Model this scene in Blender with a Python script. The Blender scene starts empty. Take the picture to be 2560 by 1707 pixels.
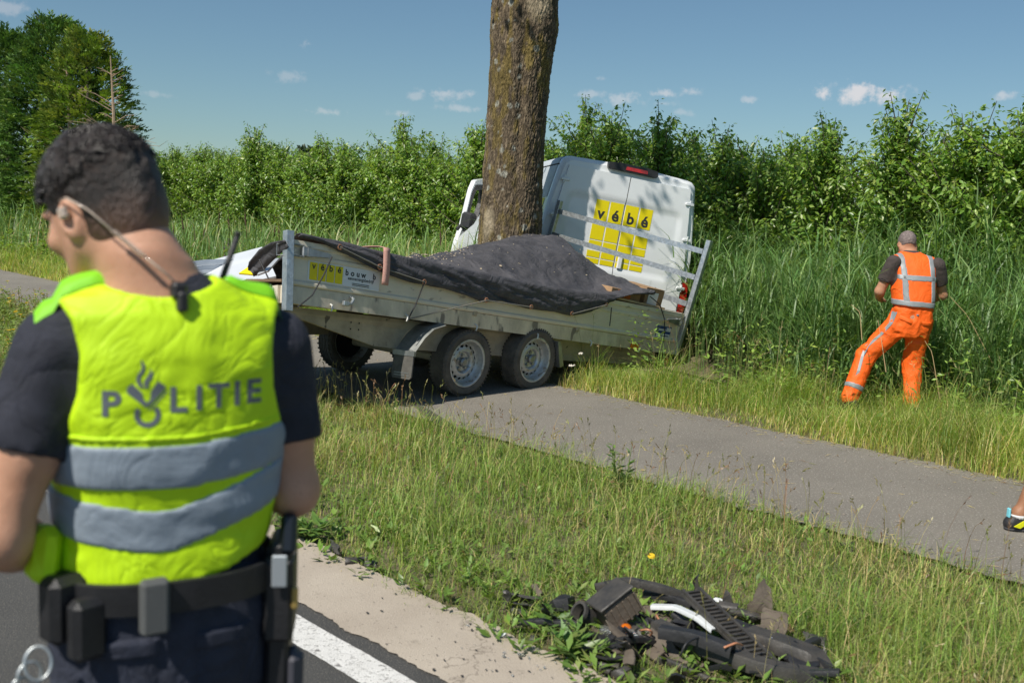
import bpy, math, random
import numpy as np
from mathutils import Vector, Matrix
from mathutils.bvhtree import BVHTree

SC = bpy.context.scene
COL = SC.collection
rng = np.random.default_rng(11)
random.seed(11)

# ------------------------------------------------------------------ camera, sky, sun, exposure
CAM_H = 1.6
FPX, RHO = 2489.0, math.radians(2.7)
PITCH = math.atan(313.5 * math.cos(RHO) / FPX)
FW = np.array([0, math.cos(PITCH), -math.sin(PITCH)])
_R0 = np.array([1.0, 0, 0]); _U0 = np.array([0, math.sin(PITCH), math.cos(PITCH)])
RT = math.cos(RHO) * _R0 + math.sin(RHO) * _U0
UP = -math.sin(RHO) * _R0 + math.cos(RHO) * _U0
CPOS = np.array([0, 0, CAM_H])
cd = bpy.data.cameras.new('camera'); cam = bpy.data.objects.new('camera', cd); COL.objects.link(cam)
cam.matrix_world = Matrix(((RT[0], UP[0], -FW[0], 0), (RT[1], UP[1], -FW[1], 0), (RT[2], UP[2], -FW[2], CAM_H), (0, 0, 0, 1)))
cd.sensor_width = 36; cd.lens = 35.0; cd.clip_start = 0.05; cd.clip_end = 3000
cd.dof.use_dof = True; cd.dof.focus_distance = 9.8; cd.dof.aperture_fstop = 4.0
SC.camera = cam

SUN_EL = math.radians(52)
SH = np.array([0.64, 0.768]); SH = SH / np.linalg.norm(SH)        # the way shadows fall on the ground
w = bpy.data.worlds.new('World'); SC.world = w; w.use_nodes = True
sd = bpy.data.lights.new('sun', 'SUN'); sun = bpy.data.objects.new('sun', sd); COL.objects.link(sun)
sd.energy = 4.0; sd.angle = math.radians(0.53); sd.color = (1.0, 0.94, 0.84)
sdir = Vector((SH[0] * math.cos(SUN_EL), SH[1] * math.cos(SUN_EL), -math.sin(SUN_EL)))
sun.rotation_euler = sdir.to_track_quat('-Z', 'Y').to_euler(); sun.location = (-8, -10, 20)
SC.view_settings.view_transform = 'Standard'; SC.view_settings.look = 'None'
SC.view_settings.exposure = 0.40; SC.view_settings.gamma = 1.0; SC.view_settings.use_curve_mapping = False
SKY_STRENGTH = 0.085

def gp(px, py, z=0.0):
    v = FW + RT * (px - 1280) / FPX - UP * (py - 853.5) / FPX
    t = (z - CAM_H) / v[2]
    return CPOS + v * t
def dp(px, py, Y):
    v = FW + RT * (px - 1280) / FPX - UP * (py - 853.5) / FPX
    return CPOS + v * (Y / v[1])

# ------------------------------------------------------------------ world: sky with a few fair weather clouds
def build_world():
    nt = w.node_tree; N = nt.nodes; L = nt.links; N.clear()
    out = N.new('ShaderNodeOutputWorld'); bg = N.new('ShaderNodeBackground')
    sky = N.new('ShaderNodeTexSky'); sky.sky_type = 'NISHITA'; sky.sun_disc = False
    sky.sun_elevation = SUN_EL; sky.sun_rotation = math.atan2(-SH[0], -SH[1])
    sky.altitude = 20; sky.air_density = 1.0; sky.dust_density = 0.25; sky.ozone_density = 2.6
    geo = N.new('ShaderNodeNewGeometry'); sep = N.new('ShaderNodeSeparateXYZ')
    tc = N.new('ShaderNodeTexCoord'); L.new(tc.outputs['Generated'], sep.inputs[0])
    def math_(op, a, b=None, c=None):
        n = N.new('ShaderNodeMath'); n.operation = op
        for i, v in enumerate((a, b, c)):
            if v is None: continue
            if isinstance(v, (int, float)): n.inputs[i].default_value = v
            else: L.new(v, n.inputs[i])
        return n.outputs[0]
    az = math_('ARCTAN2', sep.outputs[0], sep.outputs[1]); el = math_('ARCSINE', sep.outputs[2])
    comb = N.new('ShaderNodeCombineXYZ'); L.new(az, comb.inputs[0]); L.new(el, comb.inputs[1])
    noi = N.new('ShaderNodeTexNoise'); noi.inputs['Scale'].default_value = 62; noi.inputs['Detail'].default_value = 7
    noi.inputs['Roughness'].default_value = 0.62; L.new(comb.outputs[0], noi.inputs['Vector'])
    nz = math_('MULTIPLY_ADD', noi.outputs[0], 3.8, -1.98)
    clouds = [(2155, 220, 122, 32, 1.0), (1120, 228, 75, 20, .55), (1040, 236, 40, 12, .35), (1560, 240, 75, 20, .5), (1655, 228, 36, 14, .6), (1730, 226, 40, 13, .5),
              (1480, 232, 45, 14, .4), (1870, 246, 24, 11, .45), (2515, 232, 34, 15, .6), (775, 106, 26, 14, .45), (730, 186, 65, 18, .28),
              (1010, 280, 40, 12, .4), (1145, 268, 60, 12, .4), (815, 276, 55, 12, .38), (1700, 278, 50, 11, .3), (1495, 193, 26, 8, .3), (385, 232, 50, 9, .25), (20, 8, 60, 22, .35),
              (1660, 256, 40, 9, .3), (2350, 330, 60, 16, .3), (3100, 260, 140, 40, .9), (3700, 180, 120, 34, .8), (-600, 240, 150, 36, .8), (-1300, 190, 120, 36, .9)]
    total = None
    for (px, py, wd, ht, op) in clouds:
        v = dp(px, py, 1.0) - CPOS; v = v / np.linalg.norm(v)
        a0 = math.atan2(v[0], v[1]); e0 = math.asin(v[2])
        sb = N.new('ShaderNodeVectorMath'); sb.operation = 'SUBTRACT'; L.new(comb.outputs[0], sb.inputs[0]); sb.inputs[1].default_value = (a0, e0 - ht / FPX * .35, 0)
        dv = N.new('ShaderNodeVectorMath'); dv.operation = 'DIVIDE'; L.new(sb.outputs[0], dv.inputs[0]); dv.inputs[1].default_value = (wd / FPX, ht / FPX, 1)
        ln = N.new('ShaderNodeVectorMath'); ln.operation = 'LENGTH'; L.new(dv.outputs[0], ln.inputs[0])
        m = math_('SUBTRACT', 0.85, ln.outputs['Value'])
        m = math_('ADD', m, nz)
        sm = N.new('ShaderNodeMapRange'); sm.interpolation_type = 'SMOOTHSTEP'; L.new(m, sm.inputs[0])
        sm.inputs[1].default_value = -0.15; sm.inputs[2].default_value = 0.85; sm.inputs[3].default_value = 0; sm.inputs[4].default_value = op * .72
        fade = N.new('ShaderNodeMapRange'); L.new(ln.outputs['Value'], fade.inputs[0])
        fade.inputs[1].default_value = 1.5; fade.inputs[2].default_value = .7; fade.inputs[3].default_value = 0; fade.inputs[4].default_value = 1
        o = math_('MULTIPLY', sm.outputs[0], fade.outputs[0])
        total = o if total is None else math_('MAXIMUM', total, o)
    hs = N.new('ShaderNodeHueSaturation'); hs.inputs['Saturation'].default_value = 0.96; hs.inputs['Value'].default_value = 1.0
    L.new(sky.outputs[0], hs.inputs['Color'])
    gm = N.new('ShaderNodeMix'); gm.data_type = 'RGBA'; gm.blend_type = 'MULTIPLY'; gm.inputs[0].default_value = 1.0
    L.new(hs.outputs[0], gm.inputs[6]); gm.inputs[7].default_value = (0.66, 0.79, 0.80, 1)
    mx = N.new('ShaderNodeMix'); mx.data_type = 'RGBA'
    hz = N.new('ShaderNodeMapRange'); L.new(el, hz.inputs[0]); hz.inputs[1].default_value = 0; hz.inputs[2].default_value = .6; hz.inputs[3].default_value = .83; hz.inputs[4].default_value = 1.0
    hm = N.new('ShaderNodeVectorMath'); hm.operation = 'SCALE'; L.new(gm.outputs[2], hm.inputs[0]); L.new(hz.outputs[0], hm.inputs['Scale'])
    L.new(total, mx.inputs[0]); L.new(hm.outputs[0], mx.inputs[6]); mx.inputs[7].default_value = (7.5, 7.0, 6.9, 1)
    L.new(mx.outputs[2], bg.inputs[0]); bg.inputs[1].default_value = SKY_STRENGTH
    L.new(bg.outputs[0], out.inputs[0])
build_world()

# ------------------------------------------------------------------ objects, tags, materials
def off_of(o):
    p = np.zeros(3)
    while o is not None:
        p += np.array(o.location); o = o.parent
    return p
def tag(o, label=None, cat=None, group=None, kind=None):
    if label: o['label'] = label
    if cat: o['category'] = cat
    if group: o['group'] = group
    if kind: o['kind'] = kind
    return o
def thing(name, label, cat, loc, group=None):
    o = bpy.data.objects.new(name, None); COL.objects.link(o); o.location = tuple(float(x) for x in loc)
    return tag(o, label, cat, group)
def mesh(name, V, F, m, parent=None, smooth=False, loc=None, col=None, angle=None):
    V = np.asarray(V, dtype=np.float64).reshape(-1, 3)
    if parent is not None: off = off_of(parent)
    else:
        if loc is None:
            loc = np.array([V[:, 0].mean(), V[:, 1].mean(), V[:, 2].min()])
        off = np.asarray(loc, float)
    me = bpy.data.meshes.new(name)
    Vl = (V - off)
    if isinstance(F, np.ndarray):
        k = F.shape[1]; n = len(F)
        me.vertices.add(len(Vl)); me.vertices.foreach_set('co', Vl.astype(np.float32).ravel())
        me.loops.add(n * k); me.loops.foreach_set('vertex_index', F.astype(np.int32).ravel())
        me.polygons.add(n); me.polygons.foreach_set('loop_start', np.arange(0, n * k, k, dtype=np.int32))
        me.update(calc_edges=True)
    else:
        me.from_pydata(Vl.tolist(), [], [list(f) for f in F]); me.update()
    if smooth:
        me.polygons.foreach_set('use_smooth', np.ones(len(me.polygons), dtype=bool))
        if angle:
            me.set_sharp_from_angle(angle=math.radians(angle))
    if col is not None:
        a = me.color_attributes.new('col', 'FLOAT_COLOR', 'POINT')
        c = np.ones((len(V), 4), np.float32); c[:, :3] = col; a.data.foreach_set('color', c.ravel())
    if m is not None:
        for mm in (m if isinstance(m, (list, tuple)) else [m]): me.materials.append(mm)
    o = bpy.data.objects.new(name, me); COL.objects.link(o)
    if parent is not None: o.parent = parent
    else: o.location = tuple(float(x) for x in off)
    return o
def copy_tree(o, parent=None):
    c = o.copy(); COL.objects.link(c)
    if parent is not None: c.parent = parent
    for ch in o.children: copy_tree(ch, c)
    return c

MATS = {}
def mat(name, base=(.5, .5, .5), rough=.6, metal=0., spec=.5, var=0., vscale=8., base2=None, bump=0., bscale=40., coat=0., trans=0., attr=False, speck=None, sss=0., detail=6., stretch=None, transl=None, alpha=1.0, rvar=0.):
    if name in MATS: return MATS[name]
    m = bpy.data.materials.new(name); m.use_nodes = True; MATS[name] = m
    nt = m.node_tree; N = nt.nodes; L = nt.links
    p = N['Principled BSDF']; p.inputs['Roughness'].default_value = rough; p.inputs['Metallic'].default_value = metal
    p.inputs['Specular IOR Level'].default_value = spec; p.inputs['Coat Weight'].default_value = coat
    p.inputs['Transmission Weight'].default_value = trans; p.inputs['Alpha'].default_value = alpha
    tc = N.new('ShaderNodeTexCoord'); vec = tc.outputs['Object']
    if stretch:
        mp = N.new('ShaderNodeMapping'); mp.inputs['Scale'].default_value = stretch; L.new(vec, mp.inputs[0]); vec = mp.outputs[0]
    src = None
    if attr:
        at = N.new('ShaderNodeAttribute'); at.attribute_name = 'col'; src = at.outputs['Color']
    if var > 0 or base2 is not None:
        nz = N.new('ShaderNodeTexNoise'); nz.inputs['Scale'].default_value = vscale; nz.inputs['Detail'].default_value = detail; nz.inputs['Roughness'].default_value = .65
        L.new(vec, nz.inputs['Vector'])
        rp = N.new('ShaderNodeMapRange'); L.new(nz.outputs[0], rp.inputs[0]); rp.inputs[1].default_value = .3; rp.inputs[2].default_value = .7
        mx = N.new('ShaderNodeMix'); mx.data_type = 'RGBA'; L.new(rp.outputs[0], mx.inputs[0])
        if src is not None:
            mx.blend_type = 'MULTIPLY'; mx.inputs[0].default_value = var
            g = N.new('ShaderNodeMix'); g.data_type = 'RGBA'
            mx2 = N.new('ShaderNodeMix'); mx2.data_type = 'RGBA'; mx2.blend_type = 'MULTIPLY'; mx2.inputs[0].default_value = 1
            L.new(rp.outputs[0], g.inputs[0]); g.inputs[6].default_value = (1 - var,) * 3 + (1,); g.inputs[7].default_value = (1 + var,) * 3 + (1,)
            L.new(src, mx2.inputs[6]); L.new(g.outputs[2], mx2.inputs[7]); src = mx2.outputs[2]
        else:
            b2 = base2 if base2 is not None else tuple(min(1, c * (1 + var)) for c in base)
            b1 = base if base2 is not None else tuple(c * (1 - var) for c in base)
            mx.inputs[6].default_value = (*b1, 1); mx.inputs[7].default_value = (*b2, 1); src = mx.outputs[2]
    if speck:
        for (sc, th, colr) in speck:
            vn = N.new('ShaderNodeTexNoise'); vn.inputs['Scale'].default_value = sc; vn.inputs['Detail'].default_value = 3; L.new(vec, vn.inputs['Vector'])
            r = N.new('ShaderNodeMapRange'); L.new(vn.outputs[0], r.inputs[0]); r.inputs[1].default_value = th; r.inputs[2].default_value = th + .05
            mx = N.new('ShaderNodeMix'); mx.data_type = 'RGBA'; L.new(r.outputs[0], mx.inputs[0])
            if src is None: mx.inputs[6].default_value = (*base, 1)
            else: L.new(src, mx.inputs[6])
            mx.inputs[7].default_value = (*colr, 1); src = mx.outputs[2]
    if src is not None: L.new(src, p.inputs['Base Color'])
    else: p.inputs['Base Color'].default_value = (*base, 1)
    if rvar > 0:
        nz = N.new('ShaderNodeTexNoise'); nz.inputs['Scale'].default_value = vscale * 1.7; nz.inputs['Detail'].default_value = 5; L.new(vec, nz.inputs['Vector'])
        r = N.new('ShaderNodeMapRange'); L.new(nz.outputs[0], r.inputs[0]); r.inputs[1].default_value = .3; r.inputs[2].default_value = .7
        r.inputs[3].default_value = max(0, rough - rvar); r.inputs[4].default_value = min(1, rough + rvar); L.new(r.outputs[0], p.inputs['Roughness'])
    if bump > 0:
        nb = N.new('ShaderNodeTexNoise'); nb.inputs['Scale'].default_value = bscale; nb.inputs['Detail'].default_value = 6; nb.inputs['Roughness'].default_value = .6; L.new(vec, nb.inputs['Vector'])
        b = N.new('ShaderNodeBump'); b.inputs['Strength'].default_value = bump; b.inputs['Distance'].default_value = .02; L.new(nb.outputs[0], b.inputs['Height']); L.new(b.outputs[0], p.inputs['Normal'])
    if sss > 0:
        p.inputs['Subsurface Weight'].default_value = sss; p.inputs['Subsurface Radius'].default_value = (.012, .004, .002); p.inputs['Subsurface Scale'].default_value = 1.0
    if transl:
        out = N['Material Output']; tr = N.new('ShaderNodeBsdfTranslucent')
        if src is not None:
            mm = N.new('ShaderNodeMix'); mm.data_type = 'RGBA'; mm.blend_type = 'MULTIPLY'; mm.inputs[0].default_value = 1; L.new(src, mm.inputs[6]); mm.inputs[7].default_value = (1.5, 1.5, .6, 1); L.new(mm.outputs[2], tr.inputs[0])
        else: tr.inputs[0].default_value = (*base, 1)
        ms = N.new('ShaderNodeMixShader'); ms.inputs[0].default_value = transl
        L.new(p.outputs[0], ms.inputs[1]); L.new(tr.outputs[0], ms.inputs[2]); L.new(ms.outputs[0], out.inputs[0])
    return m

def folds(m, scale, strength, stretch=(1, 1, 1), dist=.02):      # soft creases of cloth, as relief only
    nt = m.node_tree; N = nt.nodes; L = nt.links; p = N['Principled BSDF']
    tc = N.new('ShaderNodeTexCoord'); mp = N.new('ShaderNodeMapping'); mp.inputs['Scale'].default_value = stretch; L.new(tc.outputs['Object'], mp.inputs[0])
    nz = N.new('ShaderNodeTexNoise'); nz.inputs['Scale'].default_value = scale; nz.inputs['Detail'].default_value = 3; nz.inputs['Distortion'].default_value = 1.2; L.new(mp.outputs[0], nz.inputs['Vector'])
    a = N.new('ShaderNodeMath'); a.operation = 'SUBTRACT'; L.new(nz.outputs[0], a.inputs[0]); a.inputs[1].default_value = .5
    b = N.new('ShaderNodeMath'); b.operation = 'ABSOLUTE'; L.new(a.outputs[0], b.inputs[0]); c = N.new('ShaderNodeMath'); c.operation = 'POWER'; L.new(b.outputs[0], c.inputs[0]); c.inputs[1].default_value = .6
    bu = N.new('ShaderNodeBump'); bu.inputs['Strength'].default_value = strength; bu.inputs['Distance'].default_value = dist; L.new(c.outputs[0], bu.inputs['Height'])
    if p.inputs['Normal'].links: L.new(p.inputs['Normal'].links[0].from_socket, bu.inputs['Normal'])
    L.new(bu.outputs[0], p.inputs['Normal'])

# ------------------------------------------------------------------ mesh collector
class MB:
    def __init__(s, f=None): s.V = []; s.F = []; s.n = 0; s.f = f
    def add(s, V, F):
        V = np.asarray(V, float).reshape(-1, 3)
        if s.f is not None: V = s.f(V)
        s.V.append(V); s.F += [tuple(int(i) + s.n for i in f) for f in F]; s.n += len(V); return s
    def box(s, lo, hi, R=None, c=None, bev=0.0):
        lo = np.array(lo, float); hi = np.array(hi, float)
        if bev > 0:
            b = min(bev, (hi - lo).min() * .45); P = []; F = []
            m = (lo + hi) / 2; h = (hi - lo) / 2
            pts = {}
            for sx in (-1, 1):
                for sy in (-1, 1):
                    for sz in (-1, 1):
                        for a in range(3):
                            q = h - b; q = q.copy(); q[a] = h[a]
                            pts[(sx, sy, sz, a)] = len(P); P.append(m + q * np.array([sx, sy, sz]))
            for a in range(3):
                u, v = [(1, 2), (2, 0), (0, 1)][a]
                for sg in (-1, 1):
                    f = []
                    for (su, sv) in ((-1, -1), (1, -1), (1, 1), (-1, 1)):
                        k = [0, 0, 0]; k[a] = sg; k[u] = su; k[v] = sv; f.append(pts[(*k, a)])
                    F.append(f if sg > 0 else f[::-1])
            for a in range(3):
                u, v = [(1, 2), (2, 0), (0, 1)][a]
                for su in (-1, 1):
                    for sv in (-1, 1):
                        f = []
                        for sa in (-1, 1):
                            k = [0, 0, 0]; k[a] = sa; k[u] = su; k[v] = sv
                            f += [pts[(*k, u)], pts[(*k, v)]] if sa < 0 else [pts[(*k, v)], pts[(*k, u)]]
                        F.append(f if su * sv > 0 else f[::-1])
            for sx in (-1, 1):
                for sy in (-1, 1):
                    for sz in (-1, 1):
                        f = [pts[(sx, sy, sz, a)] for a in range(3)]; F.append(f if sx * sy * sz > 0 else f[::-1])
            V = np.array(P)
        else:
            V = np.array([[x, y, z] for x in (lo[0], hi[0]) for y in (lo[1], hi[1]) for z in (lo[2], hi[2])])
            F = [(0, 1, 3, 2), (4, 6, 7, 5), (0, 4, 5, 1), (2, 3, 7, 6), (0, 2, 6, 4), (1, 5, 7, 3)]
        if R is not None:
            c0 = (lo + hi) / 2 if c is None else np.array(c); V = (V - c0) @ np.asarray(R).T + c0
        return s.add(V, F)
    def seg_box(s, lo, hi, n, axis=0):          # a box cut along one axis, so that a bent frame bends it
        lo = np.array(lo, float); hi = np.array(hi, float); o = [i for i in range(3) if i != axis]
        V = []; F = []
        for i in range(n + 1):
            t = lo[axis] + (hi[axis] - lo[axis]) * i / n
            for (a, b) in ((0, 0), (1, 0), (1, 1), (0, 1)):
                p = np.zeros(3); p[axis] = t; p[o[0]] = (lo, hi)[a][o[0]]; p[o[1]] = (lo, hi)[b][o[1]]; V.append(p)
        for i in range(n):
            for j in range(4):
                k = (j + 1) % 4; F.append((i * 4 + j, i * 4 + k, i * 4 + 4 + k, i * 4 + 4 + j))
        F += [(3, 2, 1, 0), (n * 4, n * 4 + 1, n * 4 + 2, n * 4 + 3)]
        return s.add(V, F)
    def tube(s, pts, r, seg=8, caps=True):
        pts = np.array(pts, float); n = len(pts); r = np.broadcast_to(np.asarray(r, float), (n,))
        T = np.gradient(pts, axis=0); T /= np.linalg.norm(T, axis=1)[:, None] + 1e-12
        u = np.cross(T[0], [0, 0, 1.0]);
        if np.linalg.norm(u) < .1: u = np.cross(T[0], [1.0, 0, 0])
        u /= np.linalg.norm(u); V = []
        for i in range(n):
            u = u - T[i] * (u @ T[i]); u /= np.linalg.norm(u) + 1e-12; v = np.cross(T[i], u)
            a = np.linspace(0, 2 * np.pi, seg, endpoint=False)
            V.append(pts[i] + r[i] * (np.cos(a)[:, None] * u + np.sin(a)[:, None] * v))
        F = [(i * seg + j, i * seg + (j + 1) % seg, (i + 1) * seg + (j + 1) % seg, (i + 1) * seg + j) for i in range(n - 1) for j in range(seg)]
        if caps: F += [tuple(range(seg - 1, -1, -1)), tuple((n - 1) * seg + j for j in range(seg))]
        return s.add(np.concatenate(V), F)
    def prism(s, poly, O, U, W, N, th):          # polygon in the U-W plane at O, thickness th along N
        poly = np.array(poly, float); O = np.array(O, float); U = np.array(U, float); W = np.array(W, float); N = np.array(N, float)
        a = O + poly[:, :1] * U + poly[:, 1:] * W; n = len(poly)
        V = np.concatenate([a, a + N * th]); F = [tuple(range(n - 1, -1, -1)), tuple(range(n, 2 * n))] + [(i, (i + 1) % n, n + (i + 1) % n, n + i) for i in range(n)]
        return s.add(V, F)
    def extrude(s, prof, f0, ts):               # closed profile (2D) swept: f0(t, prof)->(n,3)
        n = len(prof); V = [f0(t, prof) for t in ts]; m = len(ts)
        F = [(i * n + j, i * n + (j + 1) % n, (i + 1) * n + (j + 1) % n, (i + 1) * n + j) for i in range(m - 1) for j in range(n)]
        F += [tuple(range(n - 1, -1, -1)), tuple((m - 1) * n + j for j in range(n))]
        return s.add(np.concatenate(V), F)
    def lathe(s, prof, C, ax, seg=32, closed=False, a0=0, a1=2 * np.pi):  # prof: (along axis, radius)
        C = np.array(C, float); ax = np.array(ax, float); ax /= np.linalg.norm(ax)
        u = np.cross(ax, [0, 0, 1.0]);
        if np.linalg.norm(u) < .1: u = np.cross(ax, [1.0, 0, 0])
        u /= np.linalg.norm(u); v = np.cross(u, ax); n = len(prof); V = []
        for k in range(seg):
            a = 2 * np.pi * k / seg; d = np.cos(a) * u + np.sin(a) * v
            V += [C + ax * p[0] + d * p[1] for p in prof]
        F = []
        for k in range(seg):
            q = (k + 1) % seg
            for j in range(n if closed else n - 1):
                F.append((k * n + j, k * n + (j + 1) % n, q * n + (j + 1) % n, q * n + j))
        return s.add(V, F)
    def build(s, name, m, parent=None, smooth=False, angle=None, loc=None, col=None):
        return mesh(name, np.concatenate(s.V), s.F, m, parent, smooth, loc, col, angle)

def rotm(yaw=0, pitch=0, roll=0):
    cy, sy = math.cos(yaw), math.sin(yaw); cp, sp = math.cos(pitch), math.sin(pitch); cr, sr = math.cos(roll), math.sin(roll)
    return np.array([[cy, -sy, 0], [sy, cy, 0], [0, 0, 1]]) @ np.array([[cp, 0, sp], [0, 1, 0], [-sp, 0, cp]]) @ np.array([[1, 0, 0], [0, cr, -sr], [0, sr, cr]])

# ------------------------------------------------------------------ noise and implicit surfaces
def _h(i, j, k, s):
    n = (i * 374761393 + j * 668265263 + k * 2147483647 + s * 1274126177) & 0xffffffff
    n = ((n ^ (n >> 13)) * 1274126177) & 0xffffffff
    return ((n ^ (n >> 16)) & 0xffff) / 65535.0
def vn(P, f=1.0, s=0):
    P = np.asarray(P, float) * f; I = np.floor(P).astype(np.int64); t = P - I; t = t * t * (3 - 2 * t); o = 0
    for a in (0, 1):
        for b in (0, 1):
            for c in (0, 1):
                o = o + _h(I[..., 0] + a, I[..., 1] + b, I[..., 2] + c, s) * np.where(a, t[..., 0], 1 - t[..., 0]) * np.where(b, t[..., 1], 1 - t[..., 1]) * np.where(c, t[..., 2], 1 - t[..., 2])
    return o
def fbm(P, f=1.0, o=3, s=0):
    r = 0; a = .5; t = 0
    for i in range(o): r = r + a * vn(P, f, s + i); t += a; f *= 2.03; a *= .5
    return r / t
def smin(a, b, k): h = np.clip(.5 + .5 * (b - a) / k, 0, 1); return b + (a - b) * h - k * h * (1 - h)
def smax(a, b, k): return -smin(-a, -b, k)
def rc(P, a, b, r1, r2):
    a = np.array(a, float); b = np.array(b, float); ba = b - a; t = np.clip(((P - a) @ ba) / (ba @ ba), 0, 1)
    return np.linalg.norm(P - a - t[:, None] * ba, axis=1) - (r1 + (r2 - r1) * t)
def ell(P, c, r, R=None):
    q = P - np.array(c, float)
    if R is not None: q = q @ R
    r = np.array(r, float); k0 = np.linalg.norm(q / r, axis=1); k1 = np.linalg.norm(q / (r * r), axis=1) + 1e-9
    return k0 * (k0 - 1) / k1
def rbox(P, c, h, r, R=None):
    q = P - np.array(c, float)
    if R is not None: q = q @ R
    q = np.abs(q) - (np.array(h, float) - r)
    return np.linalg.norm(np.maximum(q, 0), axis=1) + np.minimum(q.max(1), 0) - r
def loft(P, T, n=2.4):
    T = np.array(T, float); z = P[:, 2]
    xc, yc, a, b = (np.interp(z, T[:, 0], T[:, i]) for i in (1, 2, 3, 4))
    q = ((np.abs(P[:, 0] - xc) / a) ** n + (np.abs(P[:, 1] - yc) / b) ** n) ** (1 / n)
    return np.maximum((q - 1) * np.minimum(a, b), np.maximum(z - T[-1, 0], T[0, 0] - z))
def nets(fn, lo, hi, h):
    lo = np.array(lo, float); hi = np.array(hi, float); n = np.ceil((hi - lo) / h).astype(int) + 1
    ax = [lo[i] + h * np.arange(n[i]) for i in range(3)]
    G = np.stack(np.meshgrid(*ax, indexing='ij'), -1).reshape(-1, 3)
    v = np.concatenate([fn(g) for g in np.array_split(G, max(1, len(G) // 250000))]).reshape(n); ins = v < 0
    m = n - 1; cnt = np.zeros(m); acc = np.zeros((*m, 3))
    def sl(o): return tuple(slice(o[i], o[i] + m[i]) for i in range(3))
    for a in range(3):
        for b in range(4):
            o0 = [0, 0, 0]; u, w_ = [i for i in range(3) if i != a]; o0[u] = b & 1; o0[w_] = b >> 1
            o1 = list(o0); o1[a] = 1; A = v[sl(o0)]; B = v[sl(o1)]; cr = (A < 0) != (B < 0)
            t = np.where(cr, A / np.where(A == B, 1, A - B), 0); cnt += cr
            for i in range(3): acc[..., i] += np.where(cr, o0[i] + (t if i == a else 0), 0)
    act = cnt > 0; idx = -np.ones(m, int); idx[act] = np.arange(act.sum())
    base = np.stack(np.nonzero(act), 1); V = lo + h * (base + acc[act] / cnt[act][:, None]); F = []
    for a in range(3):
        u, w_ = [(1, 2), (2, 0), (0, 1)][a]
        s0 = [slice(1, m[i]) for i in range(3)]; s0[a] = slice(0, m[a]); s1 = list(s0); s1[a] = slice(1, m[a] + 1)
        A = ins[tuple(s0)]; B = ins[tuple(s1)]; cr = np.stack(np.nonzero(A != B), 1)
        if len(cr) == 0: continue
        fl = A[tuple(cr.T)]; c = cr + 1; c[:, a] -= 1
        def at(du, dw): q = c.copy(); q[:, u] -= du; q[:, w_] -= dw; return idx[tuple(q.T)]
        q = np.stack([at(1, 1), at(0, 1), at(0, 0), at(1, 0)], 1); q[~fl] = q[~fl][:, ::-1]; F.append(q)
    return V, np.concatenate(F)

# ------------------------------------------------------------------ blades and leaves
def blades(B, h, wd, ang, lean, K=3, tip=.12, power=2.0, turn=None):
    n = len(B); t = np.linspace(0, 1, K + 1)
    d = np.stack([np.cos(ang), np.sin(ang), 0 * ang], 1); sa = ang + np.pi / 2 if turn is None else turn
    sv = np.stack([np.cos(sa), np.sin(sa), 0 * sa], 1)
    V = np.zeros((n, K + 1, 2, 3))
    for k, tt in enumerate(t):
        c = B + d * (lean * h * tt ** power)[:, None]; c[:, 2] += h * (tt - .45 * np.minimum(lean, 1.3) * tt ** (power + 1))
        ww = (wd * (1 - tt * (1 - tip)) * .5)[:, None]
        V[:, k, 0] = c - sv * ww; V[:, k, 1] = c + sv * ww
    b = (np.arange(n) * (2 * (K + 1)))[:, None]
    F = np.concatenate([np.concatenate([b + 2 * k, b + 2 * k + 1, b + 2 * k + 3, b + 2 * k + 2], 1) for k in range(K)])
    return V.reshape(-1, 3), F
def leaf_faces(P, D, Nn, L, Wd, fold=.25):
    D = D / np.linalg.norm(D, axis=1)[:, None]; S = np.cross(D, Nn); S /= np.linalg.norm(S, axis=1)[:, None] + 1e-9; Nn = np.cross(S, D)
    L = L[:, None]; Wd = Wd[:, None]
    V = np.stack([P, P + D * L * .45 + S * Wd * .5 + Nn * Wd * fold, P + D * L, P + D * L * .45 - S * Wd * .5 + Nn * Wd * fold], 1)
    b = (np.arange(len(P)) * 4)[:, None]
    F = np.concatenate([np.concatenate([b, b + 1, b + 2], 1), np.concatenate([b, b + 2, b + 3], 1)])
    return V.reshape(-1, 3), F
def rep(c, k): return np.repeat(c, k, axis=0)
def joinVF(parts):
    V = []; F = []; C = []; n = 0
    for p in parts:
        V.append(p[0]); F.append(p[1] + n); n += len(p[0])
        if len(p) > 2: C.append(p[2])
    return np.concatenate(V), np.concatenate(F), (np.concatenate(C) if C else None)

# road frame: s runs along the road towards the viewer's right, d across it and away
ES = np.array([.7071, -.7071]); ED = np.array([.7071, .7071])
def sd_xy(s, d): return np.stack([s * ES[0] + d * ED[0], s * ES[1] + d * ED[1]], -1)
def xy_sd(x, y): return (x - y) * .7071, (x + y) * .7071
def gz(s, d):                                   # height of the earth: flat verges, a shallow ditch beyond the path, the orchard
    z = np.interp(d, [-40, 0, 2.4, 2.6, 3.0, 4.6, 4.93, 7.03, 7.3, 8.3, 9.6, 10.6, 11.6, 13], [-.03, -.03, -.03, -.02, .01, 0.0, -.03, -.03, 0.01, -.04, -.34, -.36, -.1, -.02])
    P = np.stack([s, d, 0 * s], -1)
    return z + (fbm(P, 1.3, 3, 5) - .5) * .05 * np.interp(d, [2.5, 2.9, 4.7, 4.95, 7, 7.4], [0, 1, 1, 0, 0, 1])

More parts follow.
